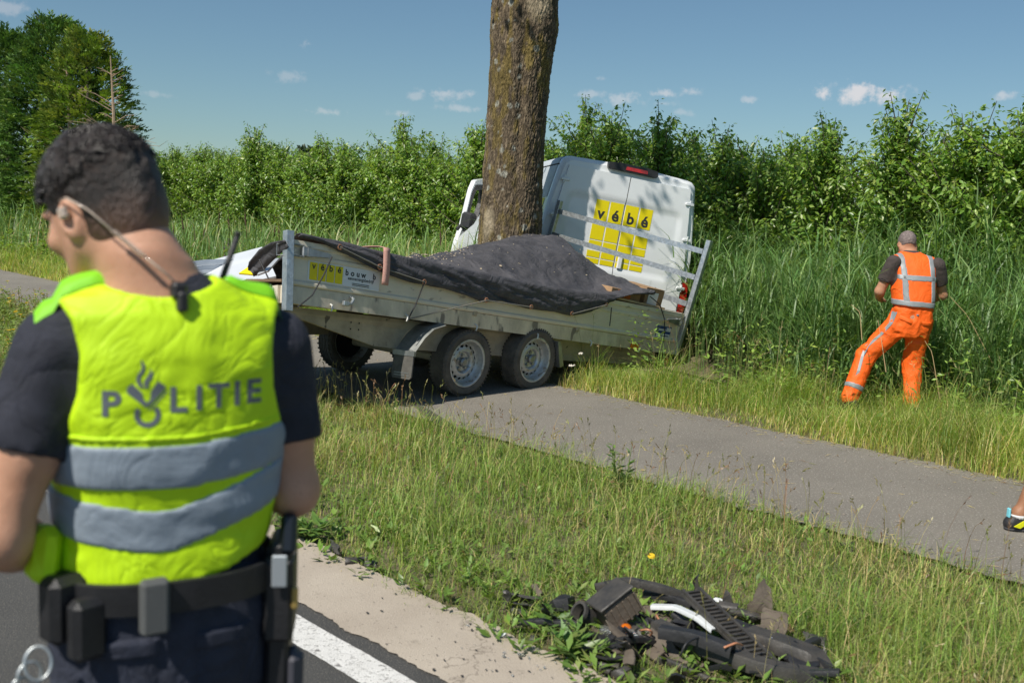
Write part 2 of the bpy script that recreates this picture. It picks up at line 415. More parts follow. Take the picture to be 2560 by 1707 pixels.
# ================================================================== THE SETTING
def srgb(r, g, b):
    f = lambda c: (c / 12.92 if c <= .04045 else ((c + .055) / 1.055) ** 2.4)
    return tuple(f(c / 255) for c in (r, g, b))
M_EARTH = mat('earth', (.075, .075, .035), .95, var=.5, vscale=3, base2=(.17, .14, .08), bump=.6, bscale=60)
sl = np.unique(np.concatenate([np.linspace(-40, 12, 209), [-900, -500, -250, -120, -80, -60, -50, 16, 24, 40, 80, 160, 400, 900]]))
dl = np.unique(np.concatenate([np.linspace(2.2, 14, 90), [-900, -300, -100, -40, -20, -10, -4, 0, 16, 18, 21, 25, 30, 40, 60, 90, 150, 300, 900]]))
S_, D_ = np.meshgrid(sl, dl, indexing='ij'); s_, d_ = S_.ravel(), D_.ravel()
V = np.concatenate([sd_xy(s_, d_), gz(s_, d_)[:, None]], 1); nd = len(dl)
I = (np.arange(len(sl) - 1)[:, None] * nd + np.arange(nd - 1)[None]).ravel()
tag(mesh('ground', V, np.stack([I, I + nd, I + nd + 1, I + 1], 1), M_EARTH, smooth=True, loc=(0, 0, 0)), kind='structure')

def sheet(name, d0, d1, z, m, s0=-70, s1=25, jag0=0.0, jag1=0.0, ns=900, nd=6):
    s = np.concatenate([np.linspace(s0, -14, 60)[:-1], np.linspace(-14, 3, ns), np.linspace(3, s1, 30)[1:]]); t = np.linspace(0, 1, nd)
    q0 = np.stack([s * 1, 0 * s, 0 * s], -1)
    a = d0 + jag0 * ((fbm(q0, 5, 4, 3) - .5) * 2 + (fbm(q0, 45, 2, 9) - .5)); b = d1 + jag1 * ((fbm(q0, 4, 4, 7) - .5) * 2 + (fbm(q0, 50, 2, 6) - .5) * .9)
    dd = a[:, None] + (b - a)[:, None] * t; ss = np.repeat(s[:, None], nd, 1)
    V = np.concatenate([sd_xy(ss.ravel(), dd.ravel()), np.full((ss.size, 1), z)], 1)
    I = (np.arange(len(s) - 1)[:, None] * nd + np.arange(nd - 1)[None]).ravel()
    return tag(mesh(name, V, np.stack([I, I + nd, I + nd + 1, I + 1], 1), m, loc=(0, 0, 0)), kind='structure')

def asphalt(name, a, b, sp1, sp2, scale, dirt=None, bump=.5):
    m = mat(name, a, .88, var=.1, vscale=.9, base2=b, bump=bump, bscale=scale * .9, speck=[(scale, .60, sp1), (scale * 1.7, .63, sp2)] + ([(2.2, .62, dirt)] if dirt else []), detail=8)
    return m
M_ROAD = asphalt('road_asphalt', (.050, .050, .048), (.082, .08, .075), (.20, .18, .15), (.02, .02, .02), 170)
M_PATH = asphalt('path_asphalt', (.160, .145, .122), (.225, .205, .172), (.36, .34, .30), (.07, .062, .055), 75)
M_CONC = mat('concrete_edge', (.35, .295, .235), .9, var=.15, vscale=2.0, base2=(.45, .39, .315), bump=.35, bscale=140, speck=[(90, .66, (.20, .17, .14)), (160, .66, (.55, .5, .44)), (6, .66, (.28, .24, .19))])
M_LINE = mat('line_paint', (.60, .59, .56), .75, var=.1, vscale=8, base2=(.72, .71, .68), bump=.4, bscale=130, speck=[(75, .60, (.33, .32, .30)), (28, .64, (.22, .21, .2))])
# thin cracks in the concrete
def cracks(m, scale, th, colr):
    nt = m.node_tree; N = nt.nodes; L = nt.links; p = N['Principled BSDF']; src = p.inputs['Base Color'].links[0].from_socket
    tc = N.new('ShaderNodeTexCoord'); nz = N.new('ShaderNodeTexNoise'); nz.inputs['Scale'].default_value = 4; nz.inputs['Detail'].default_value = 8
    L.new(tc.outputs['Object'], nz.inputs['Vector']); ad = N.new('ShaderNodeMix'); ad.data_type = 'RGBA'; ad.blend_type = 'LINEAR_LIGHT'; ad.inputs[0].default_value = .35
    L.new(tc.outputs['Object'], ad.inputs[6]); L.new(nz.outputs['Color'], ad.inputs[7])
    vo = N.new('ShaderNodeTexVoronoi'); vo.feature = 'DISTANCE_TO_EDGE'; vo.inputs['Scale'].default_value = scale; L.new(ad.outputs[2], vo.inputs['Vector'])
    r = N.new('ShaderNodeMapRange'); L.new(vo.outputs['Distance'], r.inputs[0]); r.inputs[1].default_value = 0; r.inputs[2].default_value = th; r.inputs[3].default_value = .75; r.inputs[4].default_value = 0
    mx = N.new('ShaderNodeMix'); mx.data_type = 'RGBA'; L.new(r.outputs[0], mx.inputs[0]); L.new(src, mx.inputs[6]); mx.inputs[7].default_value = (*colr, 1)
    L.new(mx.outputs[2], p.inputs['Base Color'])
cracks(M_CONC, .55, .0035, (.17, .14, .11)); cracks(M_LINE, 5, .02, (.25, .24, .23))
sheet('road', -5.5, 2.30, 0.0, M_ROAD)
sheet('concrete_strip', 2.17, 2.62, 0.006, M_CONC, jag0=.018, jag1=.03, nd=4)
sheet('road_marking', 1.945, 2.095, 0.004, M_LINE, jag0=.004, jag1=.004, nd=4)
sheet('cycle_path', 4.93, 7.04, 0.0, M_PATH, jag0=.05, jag1=.06)
# dark rubber streak that the trailer tyre left across the path
sk = [gp(1000, 990), gp(1060, 1025), gp(1110, 1060), gp(1190, 1120), gp(1260, 1148), gp(1420, 1190)]
sk = np.array(sk)[:, :2]; tt = np.linspace(0, 1, 40); q = np.linspace(0, 1, len(sk)); C_ = np.stack([np.interp(tt, q, sk[:, i]) for i in (0, 1)], 1)
T_ = np.gradient(C_, axis=0); T_ /= np.linalg.norm(T_, axis=1)[:, None]; Nn = np.stack([-T_[:, 1], T_[:, 0]], 1); wv = (.05 * np.sin(np.pi * tt) ** .5 + .008)[:, None]
V = np.concatenate([np.concatenate([C_ - Nn * wv, C_ + Nn * wv], 0), np.full((80, 1), .004)], 1)
M_SKID = mat('rubber_streak', (.05, .048, .045), .9, alpha=.55)
i_ = np.arange(39); tag(mesh('tyre_mark', V, np.stack([i_, i_ + 1, i_ + 41, i_ + 40], 1), M_SKID, loc=(0, 0, 0)), kind='structure')

# ------------------------------------------------------------------ grass, weeds and reeds (stuff)
def pick(pal, wts, n, jit=.18):
    pal = np.array(pal); c = pal[rng.choice(len(pal), n, p=np.array(wts) / sum(wts))]
    return np.clip(c * (1 + rng.normal(0, jit, (n, 1))) * (1 + rng.normal(0, .05, (n, 3))), .004, .8)
G_FRESH = (.27, .40, .075); G_MID = (.19, .30, .06); G_PALE = (.38, .42, .13); G_STRAW = (.62, .51, .25); G_DARK = (.08, .15, .04); G_REED = (.14, .25, .095); G_BROWN = (.26, .17, .08)
M_GRASS = mat('grass_blade', (.1, .15, .03), .5, attr=True, spec=.4, transl=.38)
M_LEAF = mat('leaf_green', (.06, .1, .02), .42, attr=True, spec=.55, transl=.28)
M_REED = mat('reed_blade', (.08, .14, .05), .45, attr=True, spec=.5, transl=.32)
TRL_O = None
def samp(n, s0, s1, d0, d1, dens=None):
    s = rng.uniform(s0, s1, n); d = rng.uniform(d0, d1, n)
    if dens is not None:
        k = rng.random(n) < dens(s, d); s, d = s[k], d[k]
    return s, d
def base(s, d): return np.concatenate([sd_xy(s, d), gz(s, d)[:, None]], 1)
def fall(s, d, r0, p):
    xy = sd_xy(s, d); r = np.hypot(xy[:, 0], xy[:, 1]); return np.minimum(1, (r0 / r) ** p)
def nz2(s, d, f, sd_=0): return fbm(np.stack([s, d, 0 * s], -1), f, 3, sd_)
def clear_road(B):                              # nothing grows through the wreck lying on the verge edge
    return B
parts = []
# near verge
def near_dens(s, d):
    e = np.interp(d, [2.50, 2.62, 2.8, 4.6, 4.9, 4.99], [.15, .75, 1, 1, .8, .15]) * np.where(nz2(s * 3, d, 2.0, 21) > .40 - .25 * np.interp(d, [2.6, 2.9, 4.6, 4.95], [0, 1, 1, 0]), 1, .25)
    return fall(s, d, 3.4, 1.25) * e
s, d = samp(300000, -22, 3, 2.48, 5.0, near_dens); n = len(s); B = base(s, d); cl = nz2(s, d, 2.2, 31); dry = nz2(s, d, .9, 33)
r = np.hypot(B[:, 0], B[:, 1])
pile = ((s + 2.05) / .62) ** 2 + ((d - 3.13) / .30) ** 2
h = (.05 + .17 * rng.random(n) ** 1.4) * (.02 + 1.75 * cl) * np.where(pile < 1, .35, 1) * np.interp(d, [2.5, 2.75, 3.2, 4.6, 4.95], [.35, .6, 1, 1.15, .8]); wd = np.clip(rng.uniform(.0028, .0055, n) * (r / 4.0) ** .6, .003, .012)
V, F = blades(B, h, wd, rng.uniform(0, 2 * np.pi, n), rng.uniform(.15, 1.25, n), 3)
pd = np.clip((dry - .42) * 4, 0, 1); C = pick([G_FRESH, G_MID, G_PALE, G_DARK], [4, 3, 2.2, 1], n); st = pick([G_STRAW, G_PALE, G_BROWN], [3, 2, .5], n); k = rng.random(n) < (.12 + .42 * pd); C[k] = st[k]
parts.append((V, F, rep(C, 8)))
# long thin stalks with seed heads, thickest by the path edge
def stalks(n, s0, s1, d0, d1, h0, h1, head=True, pal=((.40, .33, .16), (.26, .26, .09), (.30, .17, .09)), dens=None, lean=.5, r0=4.0):
    s, d = samp(n, s0, s1, d0, d1, dens); n = len(s); B = base(s, d); h = rng.uniform(h0, h1, n); r = np.hypot(B[:, 0], B[:, 1])
    a = rng.uniform(0, 2 * np.pi, n); ln = rng.uniform(.05, lean, n)
    V, F = blades(B, h, np.clip(.0026 * (r / r0) ** .7, .0022, .008), a, ln, 4, tip=.5); C = pick(pal, [3, 2, 1][:len(pal)], n)
    out = [(V, F, rep(C, 10))]
    if head:
        tip = V.reshape(n, 5, 2, 3)[:, -1].mean(1); dr = V.reshape(n, 5, 2, 3); dr = dr[:, -1].mean(1) - dr[:, -2].mean(1)
        for q in range(5):
            P = tip + dr / np.linalg.norm(dr, axis=1)[:, None] * (-.004 - .011 * q) * (h / .4)[:, None]
            D = dr / np.linalg.norm(dr, axis=1)[:, None] + rng.normal(0, .35, (n, 3)); L_ = rng.uniform(.018, .032, n) * (h / .4) ** .5; W_ = np.clip(.006 * (r / r0) ** .6, .005, .016)
            V2, F2 = leaf_faces(P, D, rng.normal(0, 1, (n, 3)), L_, W_, .1); out.append((V2, F2, rep(C * .9, 4)))
    return out
V1 = []
for (V, F, C) in stalks(900, -14, 2.5, 4.3, 4.97, .16, .42) + stalks(700, -10, 2.5, 2.9, 4.6, .12, .34, lean=.8):
    V1.append((V, F, C))
tri = [p for p in V1 if p[1].shape[1] == 3]; quad = [p for p in V1 if p[1].shape[1] == 4]
# low broad leaves by the concrete (plantain, dandelion, clover)
def rosettes(n, s0, s1, d0, d1, L0, L1, pal, dens=None, up=.5, k=7):
    s, d = samp(n, s0, s1, d0, d1, dens); n = len(s); B = base(s, d) + [0, 0, .005]; out = []
    for q in range(k):
        a = rng.uniform(0, 2 * np.pi, n); D = np.stack([np.cos(a), np.sin(a), rng.uniform(.05, up * 2, n)], 1)
        L_ = rng.uniform(L0, L1, n); P = B + D * rng.uniform(0, .02, (n, 1)) + np.stack([0 * a, 0 * a, rng.uniform(0, .05, n)], 1)
        V2, F2 = leaf_faces(P, D, np.stack([-np.cos(a) * .4, -np.sin(a) * .4, 0 * a + 1], 1) + rng.normal(0, .25, (n, 3)), L_, L_ * rng.uniform(.28, .45, n), .12); out.append((V2, F2, rep(pick(pal, [3, 2, 1], n), 4)))
    return out
lf = rosettes(1700, -12, 2.5, 2.52, 3.35, .03, .075, [(.17, .27, .05), (.13, .22, .04), (.25, .33, .09)], lambda s, d: fall(s, d, 3.2, 1.4) * np.interp(d, [2.52, 2.62, 3.0, 3.35], [.5, 1, .8, .2]))
lf += rosettes(2600, -14, 2.5, 2.9, 4.9, .02, .05, [(.15, .25, .05), (.21, .30, .07), (.11, .19, .04)], lambda s, d: fall(s, d, 3.6, 1.2))
V, F, C = joinVF(parts); Vq, Fq, Cq = joinVF(quad)
tag(mesh('verge_grass', *joinVF([(V, F, C), (Vq, Fq, Cq)])[:2], M_GRASS, loc=(0, 0, 0), col=joinVF([(V, F, C), (Vq, Fq, Cq)])[2]), 'sunlit rough grass on the verge between road and cycle path', 'grass', kind='stuff')
V, F, C = joinVF(lf + tri)
tag(mesh('low_weeds', V, F, M_LEAF, loc=(0, 0, 0), col=C), 'low broad leaves and seed heads among the verge grass by the concrete', 'weeds', kind='stuff')

# far verge: uncut grass leaning over the path edge, straw coloured at its foot
def d_s(x, y): return (x + y) * .7071
def van_clear(B, g=0.0):
    # the wheels, the van and the trailer stand here: no plants through them
    x, y = B[:, 0], B[:, 1]; ok = np.ones(len(B), bool)
    dx, dy = x - 1.115, y - 12.88; c, s_n = math.cos(.192), math.sin(.192); u = dx * c + dy * s_n; v = -dx * s_n + dy * c
    ok &= ~((np.abs(u) < 1.12 + g) & (v > -3.2 - g) & (v < 5.4)) | (d_s(x, y) < 8.2)
    dx, dy = x + 1.68, y - 7.2; c, s_n = math.cos(.83), math.sin(.83); u = dx * c + dy * s_n; v = -dx * s_n + dy * c
    ok &= ~((u > -.2) & (u < 5.3 + g) & (v > -.02 - g * .3) & (v < 2.0))
    ok &= np.hypot(x + .02, y - 12.25) > .45
    if g > .05: ok &= ~((np.abs(x - 3.45) < .62) & (y < 9.45) & (y > 8.1))
    return ok
def far_dens(s, d): return fall(s, d, 7, 1.0) * np.interp(d, [6.98, 7.1, 7.3, 9.2], [.3, .9, 1, .9])
s, d = samp(330000, -38, 1.5, 6.98, 9.3, far_dens); B = base(s, d); k = van_clear(B); s, d, B = s[k], d[k], B[k]; n = len(s); r = np.hypot(B[:, 0], B[:, 1]); cl = nz2(s, d, 1.5, 41)
h = (.12 + .36 * rng.random(n) ** 1.3) * (.05 + 1.9 * cl) * (.75 + .5 * nz2(s, d, 5.0, 43)) * np.interp(d, [6.98, 7.15, 7.5, 9.2], [.3, .6, 1, 1.3])
und = (B[:, 0] + 1.624) * math.cos(.83) + (B[:, 1] - 6.955) * math.sin(.83); vv = -(B[:, 0] + 1.624) * math.sin(.83) + (B[:, 1] - 6.955) * math.cos(.83)
h = np.where((und > 2.9) & (und < 5.6) & (vv > -.6) & (vv < .05), np.minimum(h, .24), h)
a = rng.normal(-1.9, 1.6, n); V, F = blades(B, h, np.clip(.006 * (r / 8) ** .8, .004, .022), a, rng.uniform(.2, 1.0, n), 3)
C = pick([G_FRESH, G_MID, G_PALE, G_DARK], [4, 3, 2, .8], n); st = pick([G_STRAW, G_PALE], [2, 2], n); k = rng.random(n) < np.interp(d, [7, 7.25, 7.6, 9], [.85, .50, .2, .16]); C[k] = st[k]; C *= (.75 + .75 * nz2(s, d, 3.0, 44))[:, None] * 1.05
P1 = [(V, F, rep(C, 8))]
q4 = []; t3 = []
for p in stalks(1500, -36, 1.2, 7.05, 9.0, .35, .95, r0=8, lean=.6, dens=lambda s, d: fall(s, d, 8, 1)):
    kk = None; (q4 if p[1].shape[1] == 4 else t3).append(p)
V, F, C = joinVF(P1 + q4); tag(mesh('long_grass', V, F, M_GRASS, loc=(0, 0, 0), col=C), 'long uncut grass along the far edge of the cycle path', 'grass', kind='stuff')
V, F, C = joinVF(t3); tag(mesh('grass_seed_heads', V, F, M_GRASS, loc=(0, 0, 0), col=C), 'dry seed heads standing over the long grass', 'grass', kind='stuff')
# broad leaved weeds in front of the reeds
def herb(n, s0, s1, d0, d1, h0, h1, pal, Lf, dens=None, per=16):
    s, d = samp(n, s0, s1, d0, d1, dens); B = base(s, d); k = van_clear(B, .1); B = B[k]; n = len(B); hh = rng.uniform(h0, h1, n); r = np.hypot(B[:, 0], B[:, 1]); out = []
    ln = rng.normal(0, .15, (n, 2))
    for q in range(per):
        t = rng.uniform(.1, 1, n); a = rng.uniform(0, 2 * np.pi, n); P = B.copy(); P[:, :2] += ln * (hh * t)[:, None]; P[:, 2] += hh * t
        P += np.stack([np.cos(a), np.sin(a), 0 * a], 1) * .02
        D = np.stack([np.cos(a), np.sin(a), rng.uniform(-.3, .8, n)], 1); L_ = Lf * rng.uniform(.6, 1.4, n) * (1.15 - .5 * t) * np.clip(r / 9, 1, 2)
        V2, F2 = leaf_faces(P, D, np.stack([-np.cos(a) * .4, -np.sin(a) * .4, 0 * a + 1], 1) + rng.normal(0, .3, (n, 3)), L_, L_ * .38, .15); out.append((V2, F2, rep(pick(pal, [3, 2, 1], n), 4)))
    return out
lf = herb(2600, -30, 1.5, 7.9, 9.8, .3, .9, [G_MID, G_FRESH, (.22, .29, .05)], .075, lambda s, d: fall(s, d, 9, 1.0))
V, F, C = joinVF(lf); tag(mesh('ditch_weeds', V, F, M_LEAF, loc=(0, 0, 0), col=C), 'leafy weeds between the long grass and the reeds', 'weeds', kind='stuff')

# reeds: stems with drooping blades, dense beside the van, cattail blades towards the conifers
def reeds(n, s0, s1, d0, d1, h0, h1, nl, L0, L1, pal, seed, dens=None, w0=.016, leanb=0.0):
    s, d = samp(n, s0, s1, d0, d1, dens); B = base(s, d); k = van_clear(B, .12); B, s, d = B[k], s[k], d[k]; n = len(B); r = np.hypot(B[:, 0], B[:, 1])
    H = rng.uniform(h0, h1, n) * (.75 + .5 * nz2(s, d, .6, seed)); a = rng.uniform(0, 2 * np.pi, n); ln = rng.uniform(.02, .28, n); out = []
    V, F = blades(B, H, np.clip(.007 * (r / 10), .006, .016), a, ln, 3, tip=.4); c0 = pick(pal, [4, 3, 2, 1], n); out.append((V, F, rep(c0 * .9, 8)))
    top = V.reshape(n, 4, 2, 3).mean(2)
    for q in range(nl):
        t = rng.uniform(.25, 1, n); i = np.clip((t * 3).astype(int), 0, 2); f = t * 3 - i; P = top[np.arange(n), i] * (1 - f)[:, None] + top[np.arange(n), i + 1] * f[:, None]
        L_ = rng.uniform(L0, L1, n); aa = rng.uniform(0, 2 * np.pi, n)
        V2, F2 = blades(P, L_, np.clip(w0 * (r / 10) ** .5, w0 * .8, .03) * rng.uniform(.7, 1.3, n), aa, rng.uniform(.45, 1.5, n) + leanb, 4, tip=.08, turn=aa + np.pi / 2 + rng.normal(0, .5, n))
        out.append((V2, F2, rep(pick(pal, [4, 3, 2, 1], n), 10)))
    return joinVF(out)
RP = [(.20, .32, .10), (.16, .28, .08), (.30, .40, .14), (.40, .38, .17)]
RB = [(.165, .285, .085), (.12, .23, .065), (.25, .36, .12), (.09, .17, .055)]
V, F, C = reeds(5200, -10, 2.5, 9.0, 12.2, 1.15, 1.85, 8, .35, .75, RB, 51, lambda s, d: np.interp(d, [9.0, 9.4, 12], [.5, 1, .8]))
tag(mesh('reed_bed', V, F, M_REED, loc=(0, 0, 0), col=C), 'tall dense blue green reeds beside the van and the worker', 'reeds', kind='stuff')
V, F, C = reeds(5200, -38, -9.6, 8.6, 12.0, .75, 1.45, 7, .3, .7, RP, 53, lambda s, d: fall(s, d, 13, .6) * np.interp(d, [8.6, 9.2, 12], [.5, 1, .9]), w0=.02, leanb=-.3)
tag(mesh('low_reeds', V, F, M_REED, loc=(0, 0, 0), col=C), 'lower paler reeds in the ditch behind the trailer', 'reeds', kind='stuff')
s, d = samp(9000, -34, -8.5, 8.3, 11.0, lambda s, d: fall(s, d, 13, .7)); B = base(s, d); k = van_clear(B, .1); B = B[k]; n = len(B); r = np.hypot(B[:, 0], B[:, 1])
V, F = blades(B, rng.uniform(.7, 1.5, n), np.clip(.02 * (r / 11) ** .6, .016, .04), rng.uniform(0, 6.28, n), rng.uniform(.02, .45, n), 4, tip=.1)
tag(mesh('cattail_blades', V, F, M_REED, loc=(0, 0, 0), col=rep(pick([(.19, .32, .11), (.15, .27, .09), (.28, .38, .14), (.44, .38, .18)], [4, 3, 2, 1], n), 10)), 'upright sword shaped cattail blades in the ditch', 'reeds', kind='stuff')
# cattail heads and purple spikes
M_CAT = mat('cattail_brown', (.07, .04, .02), .9)
q = MB()
for i in range(34):
    s0, d0 = rng.uniform(-24, -8.5), rng.uniform(8.6, 10.6); b = base(np.array([s0]), np.array([d0]))[0]
    if not van_clear(b[None], .1)[0]: continue
    hh = rng.uniform(1.2, 1.75); l = rng.normal(0, .08, 2); t1 = b + [l[0] * hh, l[1] * hh, hh]; t0 = b + (t1 - b) * .83; q.tube([b, t0], .005, 5); q.tube([t0, t0 + (t1 - t0) * .12, t1 - (t1 - t0) * .35, t1 - (t1 - t0) * .25, t1 + [0, 0, .1]], [.006, .014, .014, .005, .003], 6)
tag(q.build('cattail_heads', M_CAT, loc=(0, 0, 0)), 'brown cattail heads standing among the sword shaped blades', 'reeds', kind='stuff')
M_PURPLE = mat('purple_flower', (.22, .06, .26), .7)
lf = []
for i in range(40):
    s0, d0 = rng.uniform(-16, -7.5), rng.uniform(8.2, 9.6); b = base(np.array([s0]), np.array([d0]))[0]
    if not van_clear(b[None], .1)[0]: continue
    hh = rng.uniform(.7, 1.1); n = 40; a = rng.uniform(0, 6.28, n); P = b + np.stack([0 * a, 0 * a, rng.uniform(.6, 1, n) * hh], 1); lf.append(leaf_faces(P, np.stack([np.cos(a), np.sin(a), .6 + 0 * a], 1), np.tile([0, 0, 1.], (n, 1)), np.full(n, .03), np.full(n, .022)))
V, F, _ = joinVF(lf); tag(mesh('purple_flower_spikes', V, F, M_PURPLE, loc=(0, 0, 0)), 'purple flower spikes among the reeds behind the trailer', 'flowers', kind='stuff')
# yellow flowers in the verge by the officer's shoulder
M_YEL = mat('yellow_petal', (.75, .5, .02), .6)
n = 130; s, d = rng.uniform(-16, -9, n), rng.uniform(2.9, 4.9, n); B = base(s, d); B[:, 2] += rng.uniform(.15, .4, n); lf = []
for q in range(5):
    a = q * 1.257 + rng.uniform(0, .6, n); lf.append(leaf_faces(B, np.stack([np.cos(a), np.sin(a), 0 * a + .4], 1), np.tile([0, 0, 1.], (n, 1)), np.full(n, .03), np.full(n, .024)))
V, F, _ = joinVF(lf); tag(mesh('yellow_flowers', V, F, M_YEL, loc=(0, 0, 0)), 'small yellow flowers in the tall verge weeds beyond the officer', 'flowers', kind='stuff')
lf = herb(1500, -19, -7.5, 2.75, 4.9, .12, .38, [(.17, .25, .05), (.23, .30, .08), (.3, .3, .11)], .04, lambda s, d: 0 * s + 1, per=20)
V, F, C = joinVF(lf); tag(mesh('tall_verge_weeds', V, F, M_LEAF, loc=(0, 0, 0), col=C), 'tall tangled weeds on the verge beyond the officer', 'weeds', kind='stuff')

# ------------------------------------------------------------------ pear orchard: each tree a thing
M_BARK = mat('bark_grey', (.09, .075, .055), .9, var=.3, vscale=20, bump=.6, bscale=40)
M_PEAR = mat('pear_leaf', (.06, .1, .02), .36, attr=True, spec=.6, transl=.42)
def pear_proto(k, H, R):
    tk = MB(); pts = [(0, 0, 0), (.02, .01, H * .3), (-.02, .02, H * .5), (.01, 0, H * .74)]; tk.tube(pts, [.05, .04, .028, .01], 6)
    LP = []; LD = []
    ns = 120
    for i in range(ns):
        t = rng.uniform(.1, .92) if i > 17 else rng.uniform(.70, .95); a = rng.uniform(0, 6.283); b = np.array([0, 0, H * t * .84])
        ln = (R * (1.15 - .42 * t) * rng.uniform(.55, 1.15)) if i > 17 else H * rng.uniform(.10, .25)
        el_ = rng.uniform(.1, .9) if i > 17 else rng.uniform(1.15, 1.5)
        dr = np.array([math.cos(a) * math.cos(el_), math.sin(a) * math.cos(el_), math.sin(el_)]); m = 8; P = [b]
        for j in range(m): P.append(P[-1] + (dr + np.array([0, 0, .09 * j if i > 17 else 0])) / np.linalg.norm(dr + np.array([0, 0, .09 * j if i > 17 else 0])) * ln / m)
        P = np.array(P); tk.tube(P[::2], np.linspace(.012, .003, len(P[::2])), 4, caps=False)
        nl = int(84 if i > 17 else 62); tt = rng.uniform(.12, 1, nl) * m; ii = np.clip(tt.astype(int), 0, m - 1); f = (tt - ii)[:, None]; Q = P[ii] * (1 - f) + P[ii + 1] * f
        aa = rng.uniform(0, 6.283, nl); sp = rng.uniform(.02, .11 if i > 17 else .05, nl)
        o = np.stack([np.cos(aa) * sp, np.sin(aa) * sp, rng.uniform(-.05, .05, nl)], 1); LP.append(Q + o); LD.append(np.stack([np.cos(aa), np.sin(aa), rng.uniform(-1.5, .35, nl)], 1))
    LP = np.concatenate(LP); LD = np.concatenate(LD); n = len(LP); nn = np.stack([LP[:, 0] * .8, LP[:, 1] * .8, 0 * LD[:, 0] + .8], 1) + rng.normal(0, .4, (n, 3))
    L_ = rng.uniform(.05, .095, n) * np.where(LP[:, 2] > H * .95, .8, 1)
    V, F = leaf_faces(LP, LD, nn, L_, L_ * rng.uniform(.42, .58, n), .18); C = pick([(.19, .31, .055), (.14, .25, .045), (.29, .41, .085), (.40, .49, .17)], [4, 3, 2.4, .5], n)
    t = thing('pear_tree', 'x', 'tree', (0, 0, 0)); tk.build('trunk', M_BARK, t); mesh('crown', V, F, M_PEAR, t, col=rep(C, 4)); return t
protos = [pear_proto(k, h, r) for k, (h, r) in enumerate([(3.0, .95), (2.9, .9), (3.1, .92), (2.8, 1.0), (2.95, .88), (3.15, .9)])]
used = set()
def place_pear(s, d, k, sc, rz, label, group):
    o = protos[k] if k not in used else copy_tree(protos[k]); used.add(k)
    p = sd_xy(s, d); o.location = (p[0], p[1], float(gz(np.array([s]), np.array([d]))[0])); o.rotation_euler = (0, 0, rz); o.scale = (sc, sc, sc * rng.uniform(.94, 1.08)); tag(o, label, 'tree', group)
ORD = ['first', 'second', 'third', 'fourth', 'fifth', 'sixth', 'seventh', 'eighth', 'ninth', 'tenth', 'eleventh', 'twelfth', 'thirteenth', 'fourteenth', 'fifteenth', 'sixteenth', 'seventeenth', 'eighteenth', 'nineteenth', 'twentieth', 'twenty-first', 'twenty-second', 'twenty-third', 'twenty-fourth', 'twenty-fifth', 'twenty-sixth', 'twenty-seventh', 'twenty-eighth', 'twenty-ninth', 'thirtieth', 'thirty-first', 'thirty-second', 'thirty-third', 'thirty-fourth', 'thirty-fifth', 'thirty-sixth']
for i in range(30):
    s = -25.6 + i * .86 + rng.normal(0, .1); place_pear(s, 12.6 + rng.normal(0, .12), i % 6, 1.07 + rng.normal(0, .022) + (.05 if i in (23, 24, 27) else 0), rng.uniform(0, 6.28),
        'leafy pear tree of the orchard row behind the reeds, %s from the conifers' % ORD[i], 'pear trees in the front orchard row')
for j, (dd, n, s0, st, lab) in enumerate([(15.4, 34, -34, 1.05, 'pear tree of the second orchard row, its shoots showing above the first'), (18.4, 34, -42, 1.25, 'pear tree deep in the orchard, behind the second row')]):
    for i in range(n):
        place_pear(s0 + i * st + rng.normal(0, .15), dd + rng.normal(0, .15), int(rng.integers(6)), 1.09 + rng.normal(0, .04), rng.uniform(0, 6.28), lab, 'pear trees in the orchard row %s' % ('behind the first' if j == 0 else 'behind the second'))

